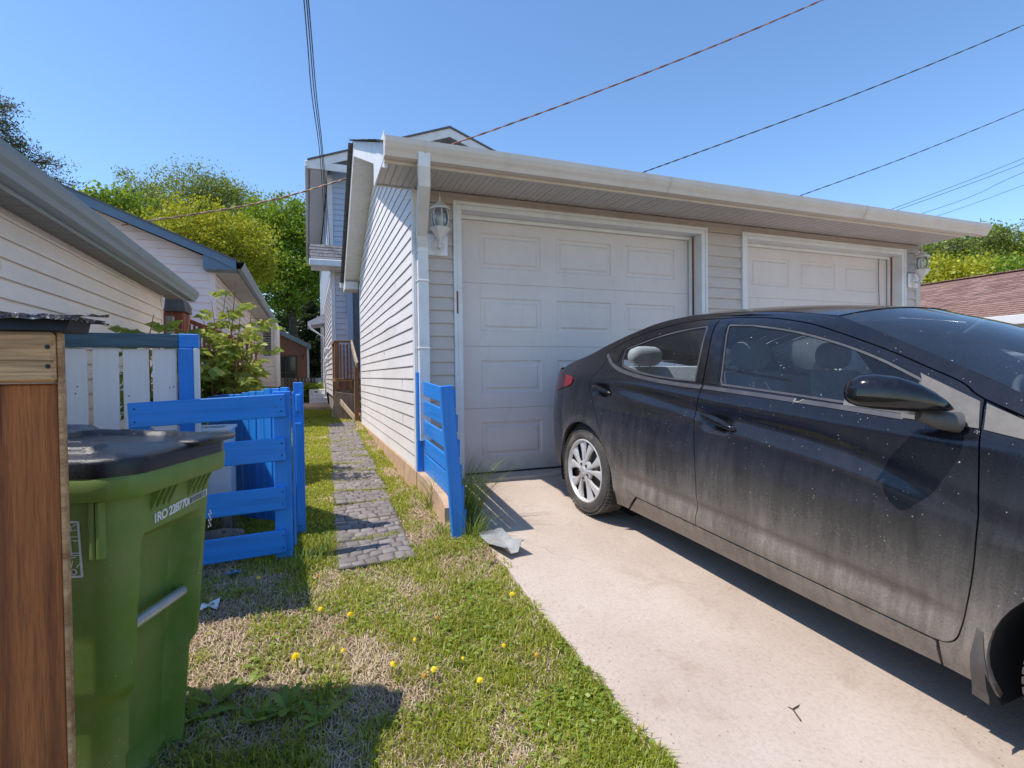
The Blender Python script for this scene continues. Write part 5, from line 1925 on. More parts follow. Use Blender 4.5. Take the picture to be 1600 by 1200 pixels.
b = MB(); b.box((.06, LY - .52, 3.66), (2.4, LY - .40, 3.79), .012); b.build('gutter', MT['trim'], mh)
b = MB(); b.box((.10, LY - .395, 3.64), (2.4, LY - .03, 3.66)); b.build('soffit', MT['trim'], mh)
b = MB(); b.box((.56, LY + .05, .4), (6, 22, .949)); b.build('foundation', simple('grey_foundation', (.24, .23, .23), .9, .15, 20), mh)
dr = MB(); dr.box((.80, LY - .06, 1.50), (.93, LY - .018, 3.5), .004); do_ = dr.build('door', MT['bluesiding'], mh)
dr = MB(); dr.box((.945, LY - .05, 1.5), (1.6, LY - .018, 3.4), .004); dr.build('storm_door', simple('storm_door_dark', (.10, .12, .15), .3), mh)
for zz_ in (4.05,):
    pts = [(.56 + .10 * math.cos(a) * .4, MY - .08 - .02 * math.sin(3 * a), 4.02 + .17 * math.sin(a)) for a in np.linspace(.3, 2 * PI, 24)]
    b = MB(); b.tube(pts, .012, 6); b.tube([(.52, MY - .06, 4.3), (.53, MY - .09, 4.1), (.60, MY - .09, 3.95), (.8, MY - .06, 4.12), (1.0, MY - .05, 4.18)], .012, 6); b.build('service_cable', MT['trim'], mh, 60)
# low side roof and gutter far down the left wall
b = MB(); b.prism([(.02, 17, 3.05), (.5, 17, 3.30), (.5, 17, 3.02), (.02, 17, 2.95)], (0, 1.4, 0)); b.build('porch_roof', MT['lavsiding'], mh)
b = MB(); b.tube([(.06, 16.98, 2.95), (.10, 16.98, 2.85), (.46, 17.0, 2.6), (.47, 17.0, .7)], .035, 8); b.build('downspout', MT['trim'], mh, 60)
for zz_ in (2.0, 1.75):
    b = MB(); b.box((.40, 14.2, zz_), (.51, 14.4, zz_ + .14), .02); b.build('meter_box', MT['trim'], mh)
b = MB(); b.tube([(.46, 14.6, 1.6), (.40, 14.7, 1.3), (.44, 14.8, 1.15), (.42, 14.9, .9)], .02, 6); b.build('pipe', MT['trim'], mh, 60)

# ------------------------------------------------------------------ back steps and railing
stp = thing('porch_steps', 'brown wooden back steps with slatted handrail beside the tall house', 'steps', (.7, 11, .58))
for x, y in ((.50, 10.62), (.745, 10.0)):
    pass
bd('post', stp, (.485, 10.75, .60), (.565, 10.83, 2.06), MT['deckwood'])
bd('post', stp, (.49, 11.85, .60), (.565, 11.93, 2.10), MT['deckwood'])
bd('post', stp, (.78, 9.95, .58), (.865, 10.03, 1.62), MT['deckwood'])
bd('post', stp, (1.55, 10.75, .60), (1.63, 10.83, 2.06), MT['deckwood'])
b = MB(); b.box((.49, 10.74, 1.30), (1.7, 11.98, 1.36), .004); b.build('landing', MT['deckwood'], stp)
b = MB(); b.box((.48, 10.71, 1.15), (.80, 10.738, 1.32), .003); b.build('rim_board', MT['deckwood'], stp)
for i in range(4):
    x = .585 + i * .062
    bd('baluster', stp, (x, 10.77, 1.36), (x + .026, 10.80, 2.03), MT['deckwood'], .002)
for i in range(5):
    y = 10.95 + i * .17
    bd('baluster', stp, (.505, y, 1.36), (.53, y + .03, 2.05), MT['deckwood'], .002)
b = MB(); b.box((.475, 10.72, 2.061), (.83, 10.85, 2.095), .004); b.box((.475, 10.851, 2.061), (.575, 11.95, 2.095), .004); b.build('top_rail', MT['deckwood'], stp)
b = MB(); b.obox((.80, 10.80, 2.06), (.83, 9.9, 1.60), .115, .035, (0, 0, 1), .004); b.build('stair_rail', MT['deckwood_pale'], stp)
for i in range(5):
    y = 10.65 - i * .17; z = 1.18 - i * .135
    bd('tread', stp, (.87, y - .12, z), (1.5, y + .13, z + .035), MT['deckwood_pale'], .003)
b = MB(); b.obox((.86, 10.74, 1.22), (.86, 9.95, .62), .2, .035, (0, 0, 1), .003); b.build('stringer', MT['deckwood'], stp)
b = MB(); b.obox((.60, 10.72, .60), (.68, 10.70, 1.08), .025, .40, (0, 1, 0), .003); b.build('leaning_panel', MT['deckwood_pale'], stp)
b = MB(); b.obox((.57, 10.70, .93), (.80, 10.2, .62), .09, .03, (0, 0, 1), .003); b.build('brace', MT['deckwood_pale'], stp)

# small things farther along the side yard
cs = thing('concrete_steps', 'white concrete entry steps at the far end of the side yard', 'steps', (.2, 16, .6))
for i in range(4):
    b = MB(); b.box((.02 + .0 * i, 15.6 + i * .28, .60 + i * .11 - .1), (.50, 15.88 + i * .28 + (1.0 if i == 3 else .0), .60 + (i + 1) * .11), .01); b.build('step', MT['trim'], cs)
b = MB(); b.box((-.35, 13.4, .60), (.50, 15.2, .70), .02); tag(b.build('concrete_slab', MT['concrete_f'], None), 'low pale concrete slab on the grass past the blue gates', 'slab')
fc2 = thing('vinyl_fence', 'low white fence panel at the end of the side yard', 'fence', (.3, 22, .6))
for i in range(9):
    b = MB(); b.box((-.3 + i * .13, 22, .55), (-.3 + i * .13 + .12, 22.03, 1.35), .004); b.build('board', MT['trim'], fc2)
# parked car roof glimpsed beyond
pc = thing('parked_car', 'dark blue car glimpsed beyond the far end of the side yard', 'car', (.2, 27, .6))
b = MB()
rows = []
for u, h in ((-2.1, .75), (-1.9, .95), (-1.3, 1.02), (-.8, 1.42), (0, 1.48), (.6, 1.42), (1.2, 1.02), (2.0, .9), (2.2, .6)):
    rows.append([(u + .5, 27 + y * .85, .6 + (h if abs(y) < .99 else .25)) for y in (-1, -.98, -.7, 0, .7, .98, 1)])
b.grid(rows); b.build('body', simple('dark_blue_paint', (.02, .04, .07), .3), pc, 50)
b = MB(); b.add([(-.55, 26.13, 1.72), (1.15, 26.13, 1.72), (.75, 26.2, 2.0), (-.15, 26.2, 2.0)], [(0, 1, 2, 3)]); b.build('side_window', MT['glass_dark'], pc)
for u in (-1.3, 1.6):
    b = MB(); b.lathe([(.05, 0), (.30, .01), (.32, .05), (.32, .2), (.05, .2)], 24, 'y', (u + .5, 26.1, .9), True); b.build('wheel', MT['rubber'], pc, 40)

# reddish deck rail and small hooded cabinet behind the bush
dk = thing('deck_rail', 'rust red slatted deck railing behind the leafy bush', 'railing', (-2, 8.6, .6))
for i in range(16):
    x = -1.62 + i * .06
    bd('baluster', dk, (x, 8.6, .9), (x + .03, 8.635, 2.18 - .018 * i), MT['redwood'], .002)
b = MB(); b.obox((-1.9, 8.59, 2.36), (-.9, 8.59, 1.93), .06, .06, (0, 0, 1), .003); b.build('top_rail', MT['redwood'], dk)
bx = thing('barbecue', 'rust red barbecue cabinet with a dark sloping hood behind the white fence', 'barbecue', (-2.2, 8.1, 1.6))
b = MB(); b.box((-1.73, 8.0, 1.2), (-1.50, 8.4, 2.27), .01); b.build('cabinet', MT['redwood'], bx)
b = MB(); b.prism([(-1.71, 7.97, 2.272), (-1.47, 7.97, 2.272), (-1.49, 7.97, 2.40), (-1.55, 7.97, 2.50), (-1.64, 7.97, 2.53), (-1.69, 7.97, 2.47)], (0, .45, 0)); b.build('hood', MT['matte'], bx)
b = MB(); b.box((-1.66, 7.985, 2.08), (-1.58, 7.9985, 2.16)); b.build('vent', MT['rubber'], bx)
b = MB(); b.box((-1.47, 6.9, .5), (-1.40, 7.0, 2.10), .004); tag(b.build('fence_post', MT['soffit_grey'], None), 'grey post standing against the corner of the cream garage', 'post')

# brown shingled roof on the right
rr = thing('brown_roofed_garage', 'low garage with brown shingled roof at the right behind the car', 'garage', (13, 6, .3))
RB = Vector((10.0, 10.6, 2.20)); RX = Vector((0, -1, 0)); RS = Vector((.95, 0, .3167)).normalized()
MT['tab'] = [simple('brown_shingle_%s' % n, c, .95, .25, 50, (.42, .30, .25), .3, 20, bump=.003, bscale=200) for n, c in (('dark', (.20, .115, .09)), ('mid', (.255, .15, .12)), ('light', (.31, .19, .155)))]
tabs = []
for w in (.22, .27, .33):
    b = MB(); b.box((0, 0, 0), (w, .001, .001)); b = MB()
    b.add([(0, 0, 0), (w - .008, 0, 0), (w - .014, 0, .018), (.006, 0, .018), (w - .008, .17, .006), (0, .17, .006), (w - .008, .17, 0), (0, .17, 0)], [(0, 1, 2, 3), (3, 2, 4, 5), (0, 3, 5, 7), (1, 6, 4, 2)])
    tabs.append((w, b))
tabm = [[bx_.mesh('shingle', mt) for mt in MT['tab']] for _, bx_ in tabs]
RU = RX.cross(RS)
RM = Matrix((RX, RS, RU)).transposed().to_4x4()
cnt = 0
far = MB()
nrow = 26
for i in range(nrow):
    s = i * .142
    x = -.3 * random.random()
    while x < 10.5:
        k = random.randrange(3); w = tabs[k][0]
        P = RB + RX * x + RS * s
        if 1.7 < x < 6.3 and i > 5 and cnt < 300:
            o = bpy.data.objects.new('shingle', tabm[k][random.randrange(3)])
            COL.objects.link(o); o.parent = rr
            o.matrix_local = Matrix.Translation(P - Vector(rr.location) + RU * random.uniform(0, .004)) @ RM
            cnt += 1
        else:
            far.add([tuple((RM @ Vector(p)) + P) for p in tabs[k][1].v], tabs[k][1].f)
        x += w
tag(far.build('shingles', MT['tab'][1], rr, fix=False), kind='stuff')
e = RB + RS * nrow * .142
b = MB(); b.add([RB - RU * .004, RB + RX * 10.6 - RU * .004, e + RX * 10.6 - RU * .004, e - RU * .004], [(0, 1, 2, 3)])
b.add([e - RU * .004, e + RX * 10.6 - RU * .004, (2 * e.x - RB.x, 0, RB.z), (2 * e.x - RB.x, RB.y, RB.z)], [(0, 1, 2, 3)])
b.build('roof_deck', MT['tab'][0], rr, fix=False)
for i in range(34):
    b = MB(); b.box((e.x - .14, 10.6 - i * .31 - .30, e.z + .002), (e.x + .14, 10.6 - i * .31, e.z + .022), .006); b.build('ridge_cap', MT['tab'][i % 3], rr)
b = MB(); b.box((9.86, .0, 2.06), (9.97, 10.62, 2.20), .006); b.build('gutter', MT['trim'], rr)
b = MB(); b.box((10.3, .3, .1), (16.6, 10.3, 2.25)); b.build('wall', MT['trim'], rr)
b = MB(); b.prism([(10.3, .3, 2.25), (16.6, .3, 2.25), (e.x, .3, e.z - .1)], (0, .1, 0)); b.build('gable_wall', MT['trim'], rr)


# ------------------------------------------------------------------ looking from the camera to a point of the place
def ray(px, py):
    return cr * ((px - 800) / FPX) + cd * ((py - 600) / FPX) + fw


def at(px, py, Y):
    d = ray(px, py)
    return d * (Y / d.y) + Vector((0, 0, CAM_H))


def gnd(px, py, f=Zl):
    z = .3
    d = ray(px, py)
    for _ in range(40):
        p = d * ((z - CAM_H) / d.z)
        z = .5 * z + .5 * f(p.y)
    return Vector((p.x, p.y, f(p.y)))


# ------------------------------------------------------------------ foliage
def leaf_mat(name, dark, mid, light, trans=.35):
    t = NT(name)
    a = t.n('ShaderNodeAttribute'); a.attribute_name = 'rnd'
    col = t.ramp(a.outputs['Fac'], [(0.0, dark), (.5, mid), (1.0, light)])
    d = t.n('ShaderNodeBsdfDiffuse'); t.l(col, d.inputs[0])
    tr = t.n('ShaderNodeBsdfTranslucent'); t.l(t.mix(.5, col, (light[0] * 1.4, light[1] * 1.4, light[2] * .8)), tr.inputs[0])
    g = t.n('ShaderNodeBsdfGlossy'); g.inputs['Roughness'].default_value = .45; g.inputs[0].default_value = (.5, .5, .5, 1)
    m1 = t.n('ShaderNodeMixShader'); m1.inputs[0].default_value = trans; t.l(d.outputs[0], m1.inputs[1]); t.l(tr.outputs[0], m1.inputs[2])
    m2 = t.n('ShaderNodeMixShader'); m2.inputs[0].default_value = .05; t.l(m1.outputs[0], m2.inputs[1]); t.l(g.outputs[0], m2.inputs[2])
    return t.done(m2.outputs[0])


def raw_mesh(name, V, F, mat, parent=None, attr=None, rel=True):
    """V (n,3), F (m,k) numpy arrays of equal sized faces; attr per face"""
    me = bpy.data.meshes.new(name)
    if parent is not None and rel:
        V = V - np.array(WORLD_OFF(parent))
    k = F.shape[1]
    me.vertices.add(len(V)); me.vertices.foreach_set('co', V.astype(np.float32).ravel())
    me.loops.add(F.size); me.loops.foreach_set('vertex_index', F.astype(np.int32).ravel())
    me.polygons.add(len(F)); me.polygons.foreach_set('loop_start', np.arange(0, F.size, k, dtype=np.int32))
    me.polygons.foreach_set('loop_total', np.full(len(F), k, np.int32))
    me.update(calc_edges=True)
    if attr is not None:
        at_ = me.attributes.new('rnd', 'FLOAT', 'FACE'); at_.data.foreach_set('value', attr.astype(np.float32))
    me.materials.append(mat)
    o = bpy.data.objects.new(name, me); COL.objects.link(o); o.parent = parent
    return o


def leaf_quads(P, size, aspect=.55, droop=0.0, rng=RNG, up=.3):
    n = len(P)
    d = rng.normal(size=(n, 3)); d[:, 2] -= droop; d /= np.linalg.norm(d, axis=1, keepdims=True)
    q = rng.normal(size=(n, 3)); q[:, 2] += up
    w = np.cross(d, q); w /= np.linalg.norm(w, axis=1, keepdims=True) + 1e-9
    s = size * rng.uniform(.6, 1.35, (n, 1))
    nn = np.cross(w, d) * s * .12
    a, c = P - d * s * .5, P + d * s * .5
    b1, b2 = P + w * s * aspect * .5 + nn, P - w * s * aspect * .5 + nn
    V = np.stack([a, b1, c, b2], 1).reshape(-1, 3)
    F = np.arange(4 * n).reshape(-1, 4)
    return V, F


LEAF = {
    'feather': leaf_mat('feathery_leaf', (.075, .115, .02), (.18, .24, .038), (.34, .38, .07)),
    'yellow': leaf_mat('yellow_green_leaf', (.15, .18, .014), (.36, .38, .026), (.58, .55, .05)),
    'green': leaf_mat('bright_green_leaf', (.055, .12, .012), (.17, .28, .022), (.36, .45, .045)),
    'dark': leaf_mat('dark_green_leaf', (.018, .036, .010), (.042, .07, .016), (.10, .13, .03)),
    'needle': leaf_mat('spruce_needle', (.02, .032, .013), (.055, .072, .025), (.22, .20, .07), .12),
    'cedar': leaf_mat('cedar_foliage', (.012, .026, .009), (.03, .052, .016), (.08, .10, .03), .15),
    'bush': leaf_mat('bush_leaf', (.08, .14, .022), (.22, .30, .045), (.48, .50, .12), .4),
    'grass': leaf_mat('grass_blade', (.15, .19, .02), (.34, .39, .038), (.58, .57, .10), .42),
    'straw': leaf_mat('dry_straw', (.30, .205, .125), (.58, .44, .30), (.80, .67, .50), .15),
    'clover': leaf_mat('clover_leaf', (.11, .18, .025), (.24, .34, .05), (.44, .52, .12), .42),
    'tall': leaf_mat('tall_grass_blade', (.09, .16, .03), (.22, .31, .055), (.48, .52, .15), .35),
}
MT['bark'] = simple('grey_brown_bark', (.10, .075, .055), .95, .3, 20, bump=.01, bscale=30)


def tree(name, label, cat, base, blobs, n, size, mat, group=None, clump=.25, nclump=60, trunk=.16, droop=0.0, aspect=.6, sub=True, seed=0, shell=.55):
    """blobs: (x,y,z,rx,ry,rz) in world space"""
    rng = np.random.default_rng(seed + 11)
    base = Vector(base)
    t = thing(name, label, cat, base, group)
    b = MB()
    cen = Vector(np.mean([bl[:3] for bl in blobs], axis=0))
    top = Vector((base.x + (cen.x - base.x) * .7, base.y + (cen.y - base.y) * .7, max(base.z + .5, cen.z)))
    mid = base.lerp(top, .5) + Vector((.1, 0, 0)) * trunk * 4
    b.tube([base, mid, top], [trunk, trunk * .75, trunk * .4], 9)
    for i, bl in enumerate(blobs):
        c = Vector(bl[:3])
        st = base.lerp(top, .45 + .5 * rng.random())
        b.tube([st, st.lerp(c, .5) + Vector((0, 0, -.05 * (c - st).length)), c], [trunk * .4, trunk * .25, trunk * .1], 6)
        for j in range(7):
            d = Vector(rng.normal(size=3)).normalized(); d.z = abs(d.z) * .9 + .1
            e = c + Vector((d.x * bl[3], d.y * bl[4], d.z * bl[5])) * .95
            b.tube([c, c.lerp(e, .5) + Vector((0, 0, -.04)), e], [trunk * .11, trunk * .07, trunk * .025], 5)
    b.build('trunk', MT['bark'], t, 60)
    vol = np.array([bl[3] * bl[4] * bl[5] for bl in blobs]) ** .8; vol /= vol.sum()
    P, C = [], []
    for bl, f in zip(blobs, vol):
        m_ = max(6, int(nclump * f)); k = max(4, int(n * f / m_))
        d = rng.normal(size=(m_, 3)); d /= np.linalg.norm(d, axis=1, keepdims=True)
        r = shell + (1 - shell) * rng.random((m_, 1)) ** .6
        cc = np.array(bl[:3]) + d * r * np.array(bl[3:])
        lum = rng.uniform(-.18, .18, m_)
        for q in range(m_):
            sc = clump * rng.uniform(.6, 1.4)
            P.append(cc[q] + rng.normal(size=(k, 3)) * sc * np.array((1, 1, .75)))
            C.append(np.clip(rng.normal(.48 + lum[q], .2, k), 0, 1))
    P = np.concatenate(P); C = np.concatenate(C)
    V, F = leaf_quads(P, size, aspect, droop, rng)
    raw_mesh('crown', V, F, LEAF[mat], t, C)
    return t


def pb(px, py, Y, rx, rz, ry=None):
    """crown lobe seen at a pixel, radii in metres"""
    p = at(px, py, Y)
    return (p.x, p.y, p.z, rx, ry or rx, rz)


def gp(px, Y):
    p = at(px, 590, Y)
    return (p.x, p.y, .55)


# tall feathery trees far behind the bungalow
tree('tall_tree', 'tall airy pale green tree rising highest beyond the pinkish bungalow', 'tree', gp(300, 34), [pb(285, 305, 34, 1.7, 1.4), pb(265, 330, 34, 1.5, 1.2), pb(315, 298, 34, 1.6, 1.2), pb(335, 320, 34, 1.8, 1.5), pb(365, 315, 34, 1.5, 1.2), pb(300, 350, 34, 2.2, 1.6), pb(360, 350, 34, 1.8, 1.5), pb(390, 335, 34, 1.3, 1.2)], 24000, .15, 'feather', clump=.30, nclump=330, trunk=.22, seed=1, aspect=.4)
tree('tall_tree', 'thin airy tree with upright twigs left of the highest feathery tree', 'tree', gp(215, 30), [pb(208, 300, 30, .8, .9), pb(215, 325, 30, 1.2, 1.0), pb(230, 345, 30, 1.5, 1.0), pb(195, 345, 30, 1.2, .8)], 9000, .14, 'feather', clump=.25, nclump=130, trunk=.14, seed=2, aspect=.4)
tree('bushy_tree', 'small dark leafy tree peeping over the bungalow roof at its left', 'tree', gp(165, 24), [pb(155, 318, 24, .7, .5), pb(180, 325, 24, .9, .6), pb(200, 335, 24, .8, .6)], 2600, .17, 'green', clump=.25, nclump=50, trunk=.12, seed=3)
tree('rounded_tree', 'rounded yellow green tree directly over the slate blue rake board', 'tree', gp(310, 21), [pb(300, 345, 21, 1.1, .9), pb(280, 368, 21, 1.3, .9), pb(330, 368, 21, 1.4, 1.0), pb(365, 380, 21, 1.2, .9), pb(395, 395, 21, 1.1, 1.0), pb(350, 408, 21, 1.4, .9), pb(300, 392, 21, 1.5, .8)], 24000, .105, 'yellow', clump=.20, nclump=260, trunk=.16, seed=4)
tree('large_tree', 'large bright green tree between the bungalow and the tall house', 'tree', gp(455, 30), [pb(445, 335, 30, 1.5, 1.2), pb(420, 365, 30, 1.8, 1.5), pb(465, 370, 30, 1.9, 1.6), pb(490, 350, 30, 1.3, 1.3), pb(440, 410, 30, 2.2, 1.6), pb(480, 420, 30, 1.9, 1.5), pb(410, 400, 30, 1.4, 1.4), pb(450, 455, 30, 2.0, 1.2), pb(490, 460, 30, 1.6, 1.2), pb(425, 445, 30, 1.4, 1.2), pb(510, 395, 30, 1.2, 1.6)], 40000, .15, 'green', clump=.30, nclump=360, trunk=.26, seed=5)
tree('leafy_tree', 'mid green tree low behind the brick house roof', 'tree', gp(455, 36), [pb(455, 500, 36, 1.6, 1.4), pb(440, 530, 36, 1.6, 1.4), pb(475, 520, 36, 1.7, 1.5), pb(460, 560, 36, 2.0, 1.4)], 7000, .22, 'dark', clump=.40, nclump=90, trunk=.18, seed=6)


def conifer(name, label, base, h, r, n, mat, size, seed, start=.12, columnar=False, pw=.8):
    rng = np.random.default_rng(seed)
    base = Vector(base)
    t = thing(name, label, 'tree', base)
    b = MB(); b.tube([base, base + Vector((0, 0, h * .5)), base + Vector((0, 0, h * .98))], [h * .018, h * .012, h * .002], 8)
    P, C = [], []
    nb = 150
    for i in range(nb):
        f = (i + rng.random()) / nb
        z = h * (start + (1 - start) * f)
        a = rng.uniform(0, 2 * PI)
        L = r * ((1 - f) ** pw + .03) * rng.uniform(.7, 1.1)
        if columnar: L = r * (min(1, (1 - f) * 3.2) ** .6) * rng.uniform(.75, 1.05)
        d = Vector((math.cos(a), math.sin(a), 0))
        p0 = base + Vector((0, 0, z)); p1 = p0 + d * L + Vector((0, 0, (.35 * L if columnar else -.10 * L)))
        if not columnar: b.tube([p0, p0.lerp(p1, .5) + Vector((0, 0, -.05 * L)), p1], [h * .004, h * .003, h * .001], 5)
        k = max(6, int(n / nb * (L / r + .15) * 1.6))
        tt = rng.random(k) ** (.7 if columnar else .4)
        pts = np.array(p0)[None] + (np.array(p1) - np.array(p0))[None] * tt[:, None] + rng.normal(size=(k, 3)) * np.array((1, 1, .55)) * (.125 if not columnar else .10) * (r / 2) ** .5
        P.append(pts); C.append(np.clip(rng.normal(.35, .18, k) + .35 * tt * (rng.random() > .5), 0, 1))
    P = np.concatenate(P); C = np.concatenate(C)
    b.build('trunk', MT['bark'], t, 60)
    V, F = leaf_quads(P, size, .28 if not columnar else .5, 0, rng)
    raw_mesh('crown', V, F, LEAF[mat], t, C)
    return t


p = at(-14, 590, 17)
conifer('pine_tree', 'dark pine tree rising above the cream garage roof at the far left', (p.x, p.y, .5), at(-14, 140, 17).z - .5, 3.9, 60000, 'needle', .085, 21, .12, False, .62)
p = at(489, 590, 24.5)
conifer('cedar_tree', 'narrow dark columnar cedar beside the far corner of the tall house', (p.x, p.y, .55), 4.1, .62, 12000, 'cedar', .10, 22, .02, True)

# trees beyond the brown roof
tree('yellow_shrub_tree', 'low yellow green tree beside the right hand lantern', 'tree', gp(1490, 17), [pb(1470, 430, 17, 1.2, .8), pb(1505, 425, 17, 1.0, .8), pb(1450, 445, 17, 1.0, .7), pb(1490, 450, 17, 1.4, .8)], 9000, .17, 'yellow', clump=.28, nclump=90, trunk=.12, seed=31)
tree('hedge_tree', 'dull green tree right behind the end of the garage gutter', 'tree', gp(1500, 24), [pb(1465, 395, 24, 2.0, 1.2), pb(1510, 385, 24, 2.4, 1.5), pb(1540, 400, 24, 2.2, 1.6), pb(1490, 420, 24, 2.6, 1.4), pb(1540, 440, 24, 2.6, 1.4), pb(1450, 410, 24, 1.5, 1.2)], 28000, .17, 'feather', clump=.30, nclump=280, trunk=.2, seed=32)
tree('hedge_tree', 'broad olive green tree above the brown roof near the right edge', 'tree', gp(1590, 23), [pb(1570, 392, 23, 2.2, 1.4), pb(1605, 380, 23, 2.4, 1.6), pb(1585, 425, 23, 2.8, 1.5), pb(1650, 380, 23, 3.0, 2.0), pb(1700, 370, 23, 3.2, 2.2), pb(1620, 425, 23, 3.0, 1.5)], 28000, .18, 'feather', clump=.32, nclump=280, trunk=.2, seed=33)
tree('hedge_tree', 'deep green tree between the olive trees over the brown roof', 'tree', gp(1548, 20), [pb(1540, 425, 20, 1.7, 1.0), pb(1575, 432, 20, 1.9, 1.0), pb(1610, 430, 20, 1.7, 1.0)], 9000, .19, 'green', clump=.32, nclump=90, trunk=.15, seed=34)


# the leafy bush by the white fence: arching stems with compound leaves
def bush(name, label, base, stems, nl, mat, leaf, seed, group=None):
    rng = np.random.default_rng(seed)
    base = Vector(base)
    t = thing(name, label, 'bush', base, group)
    b = MB(); P = []; D = []
    for (tip, k) in stems:
        tip = Vector(tip)
        b0 = base + Vector((rng.uniform(-.12, .12), rng.uniform(-.12, .12), 0))
        midp = b0.lerp(tip, .55) + Vector((rng.uniform(-.06, .06), rng.uniform(-.06, .06), .10))
        pts = [Vector(q) for q in catmull([tuple(b0), tuple(midp), tuple(tip)], 7)]
        b.tube(pts, list(np.linspace(.010, .003, len(pts))), 5)
        for j in range(k):
            f = .25 + .75 * (j + rng.random()) / k
            q = pts[min(len(pts) - 1, int(f * (len(pts) - 1)))]
            a = rng.uniform(0, 2 * PI)
            L = rng.uniform(.16, .34) * (1.1 - .4 * f)
            d = Vector((math.cos(a), math.sin(a), rng.uniform(-.45, .45)))
            e = q + d * L + Vector((0, 0, -.06 * L))
            b.tube([q, q.lerp(e, .5) + Vector((0, 0, .02)), e], [.003, .0022, .0012], 4)
            sd = Vector((-d.y, d.x, 0)).normalized()
            for m_ in range(nl):
                g = .25 + .75 * m_ / (nl - 1)
                c = q.lerp(e, g)
                for s_ in (-1, 1):
                    P.append(tuple(c)); D.append(tuple((sd * s_ * .85 + d * .5 + Vector((0, 0, rng.uniform(-.7, .35)))).normalized()))
            P.append(tuple(e)); D.append(tuple((d + Vector((0, 0, -.3))).normalized()))
    b.build('stems', MT['deckwood'], t, 60)
    P = np.array(P); D = np.array(D); n = len(P)
    up = rng.normal(size=(n, 3)) * .85 + np.array((0, 0, .8))
    W = np.cross(D, up); W /= np.linalg.norm(W, axis=1, keepdims=True)
    s = leaf * rng.uniform(.65, 1.3, (n, 1))
    N = np.cross(W, D)
    V = np.stack([P, P + D * s * .42 + W * s * .27 + N * s * .05, P + D * s + N * s * -.10, P + D * s * .42 - W * s * .27 + N * s * .05], 1).reshape(-1, 3)
    raw_mesh('leaves', V, np.arange(4 * n).reshape(-1, 4), LEAF[mat], t, np.clip(rng.normal(.5, .24, n), 0, 1))
    return t


def stems_px(lst, Y, j=.35):
    out = []
    for (px, py, k) in lst:
        out.append((tuple(at(px, py, Y + RNG.uniform(-j, j))), k))
    return out


g0_ = at(345, 640, 5.6); 
bush('leafy_bush', 'sunlit leafy bush growing over the white fence beside the blue post', (g0_.x, 5.6, .42), stems_px([(368, 440, 7), (352, 462, 9), (330, 470, 10), (395, 465, 9), (318, 500, 10), (345, 500, 12), (375, 495, 12), (402, 505, 8), (330, 530, 12), (360, 530, 13), (390, 535, 11), (325, 560, 11), (350, 565, 12), (382, 565, 10), (335, 590, 10), (365, 595, 10), (395, 575, 7), (310, 520, 9), (340, 545, 12), (370, 550, 12), (408, 540, 5), (355, 480, 9)], 5.6), 7, 'bush', .088, 41)
g0_ = at(240, 640, 4.6)
bush('leafy_shrub', 'low shrub with broad pale leaves showing above the slate fence rail', (g0_.x, 4.6, .40), stems_px([(196, 512, 3), (214, 516, 3), (240, 492, 5), (262, 505, 5), (285, 500, 4), (300, 480, 4), (232, 520, 4), (275, 520, 4), (250, 560, 4), (210, 590, 3), (285, 570, 5)], 4.6, .2), 3, 'bush', .105, 42)
p = at(490, 632, 17)
bush('garden_plant', 'clump of fresh green plants at the far end of the side yard', (p.x, p.y, .58), [((p.x + RNG.uniform(-.42, .30), p.y + RNG.uniform(-.4, .4), .60 + RNG.uniform(.3, .62)), 7) for _ in range(20)], 5, 'green', .15, 43)

# ------------------------------------------------------------------ grass
def vnoise(x, y, s, seed):
    r = np.random.default_rng(seed).random((64, 64))
    X, Y = (x * s) % 63, (y * s) % 63
    i, j = X.astype(int), Y.astype(int)
    fx, fy = X - i, Y - j
    fx, fy = fx * fx * (3 - 2 * fx), fy * fy * (3 - 2 * fy)
    return (r[i, j] * (1 - fx) + r[i + 1, j] * fx) * (1 - fy) + (r[i, j + 1] * (1 - fx) + r[i + 1, j + 1] * fx) * fy


def edge_x(y):
    return 1.0 + .004 * np.sin(y * 7.3) + .005 * np.sin(y * 23.1) + .012 * (y - 2)


def gzv(x, y):
    z = np.interp(y, [-3, 0, 2, 3, 4.46, 9.4, 14, 30], [.0, .06, .215, .29, .385, .575, .60, .60])
    b_ = np.clip((x - .55) / .42, 0, 1); b_ = b_ * b_ * (3 - 2 * b_) * (y < 4.5)
    z = z + ((.48 - .088 * (4.5 - y)) - .012 - z) * b_
    return z + .012 * np.sin(x * 5.1 + y * 2.3) * np.sin(y * 3.7 - x * 2.1)


def greenness(x, y):
    g = .55 * vnoise(x + 9, y + 5, 2.6, 1) + .45 * vnoise(x + 3, y + 7, 7.5, 2)
    g = (g - .5) * 2.0 + .74
    g -= .95 * np.exp(-((x + .20) / .40) ** 2 - ((y - 2.45) / .42) ** 2)
    g -= .35 * np.exp(-((x + .30) / .30) ** 2 - ((y - 2.9) / .30) ** 2)
    g -= .55 * np.exp(-((x - .76) / .07) ** 2) * (y > 3.5)
    g -= .5 * np.exp(-((x - 1.0) / .14) ** 2 - ((y - 2.95) / .3) ** 2)
    g -= .5 * np.exp(-((x - .30) / .16) ** 2 - ((y - 1.95) / .12) ** 2)
    g -= .6 * np.exp(-((x + .35) / .4) ** 2 - ((y - 3.2) / .3) ** 2)
    g += .28 * np.exp(-((x - .62) / .30) ** 2 - ((y - 2.2) / .6) ** 2)
    g += .2 * np.exp(-((x - .08) / .12) ** 2) * (y > 4.6)
    return np.clip(g, 0, 1)


PC = lambda y: np.interp(y, [3.1, 4.7, 9.5], [.36, .40, .52])


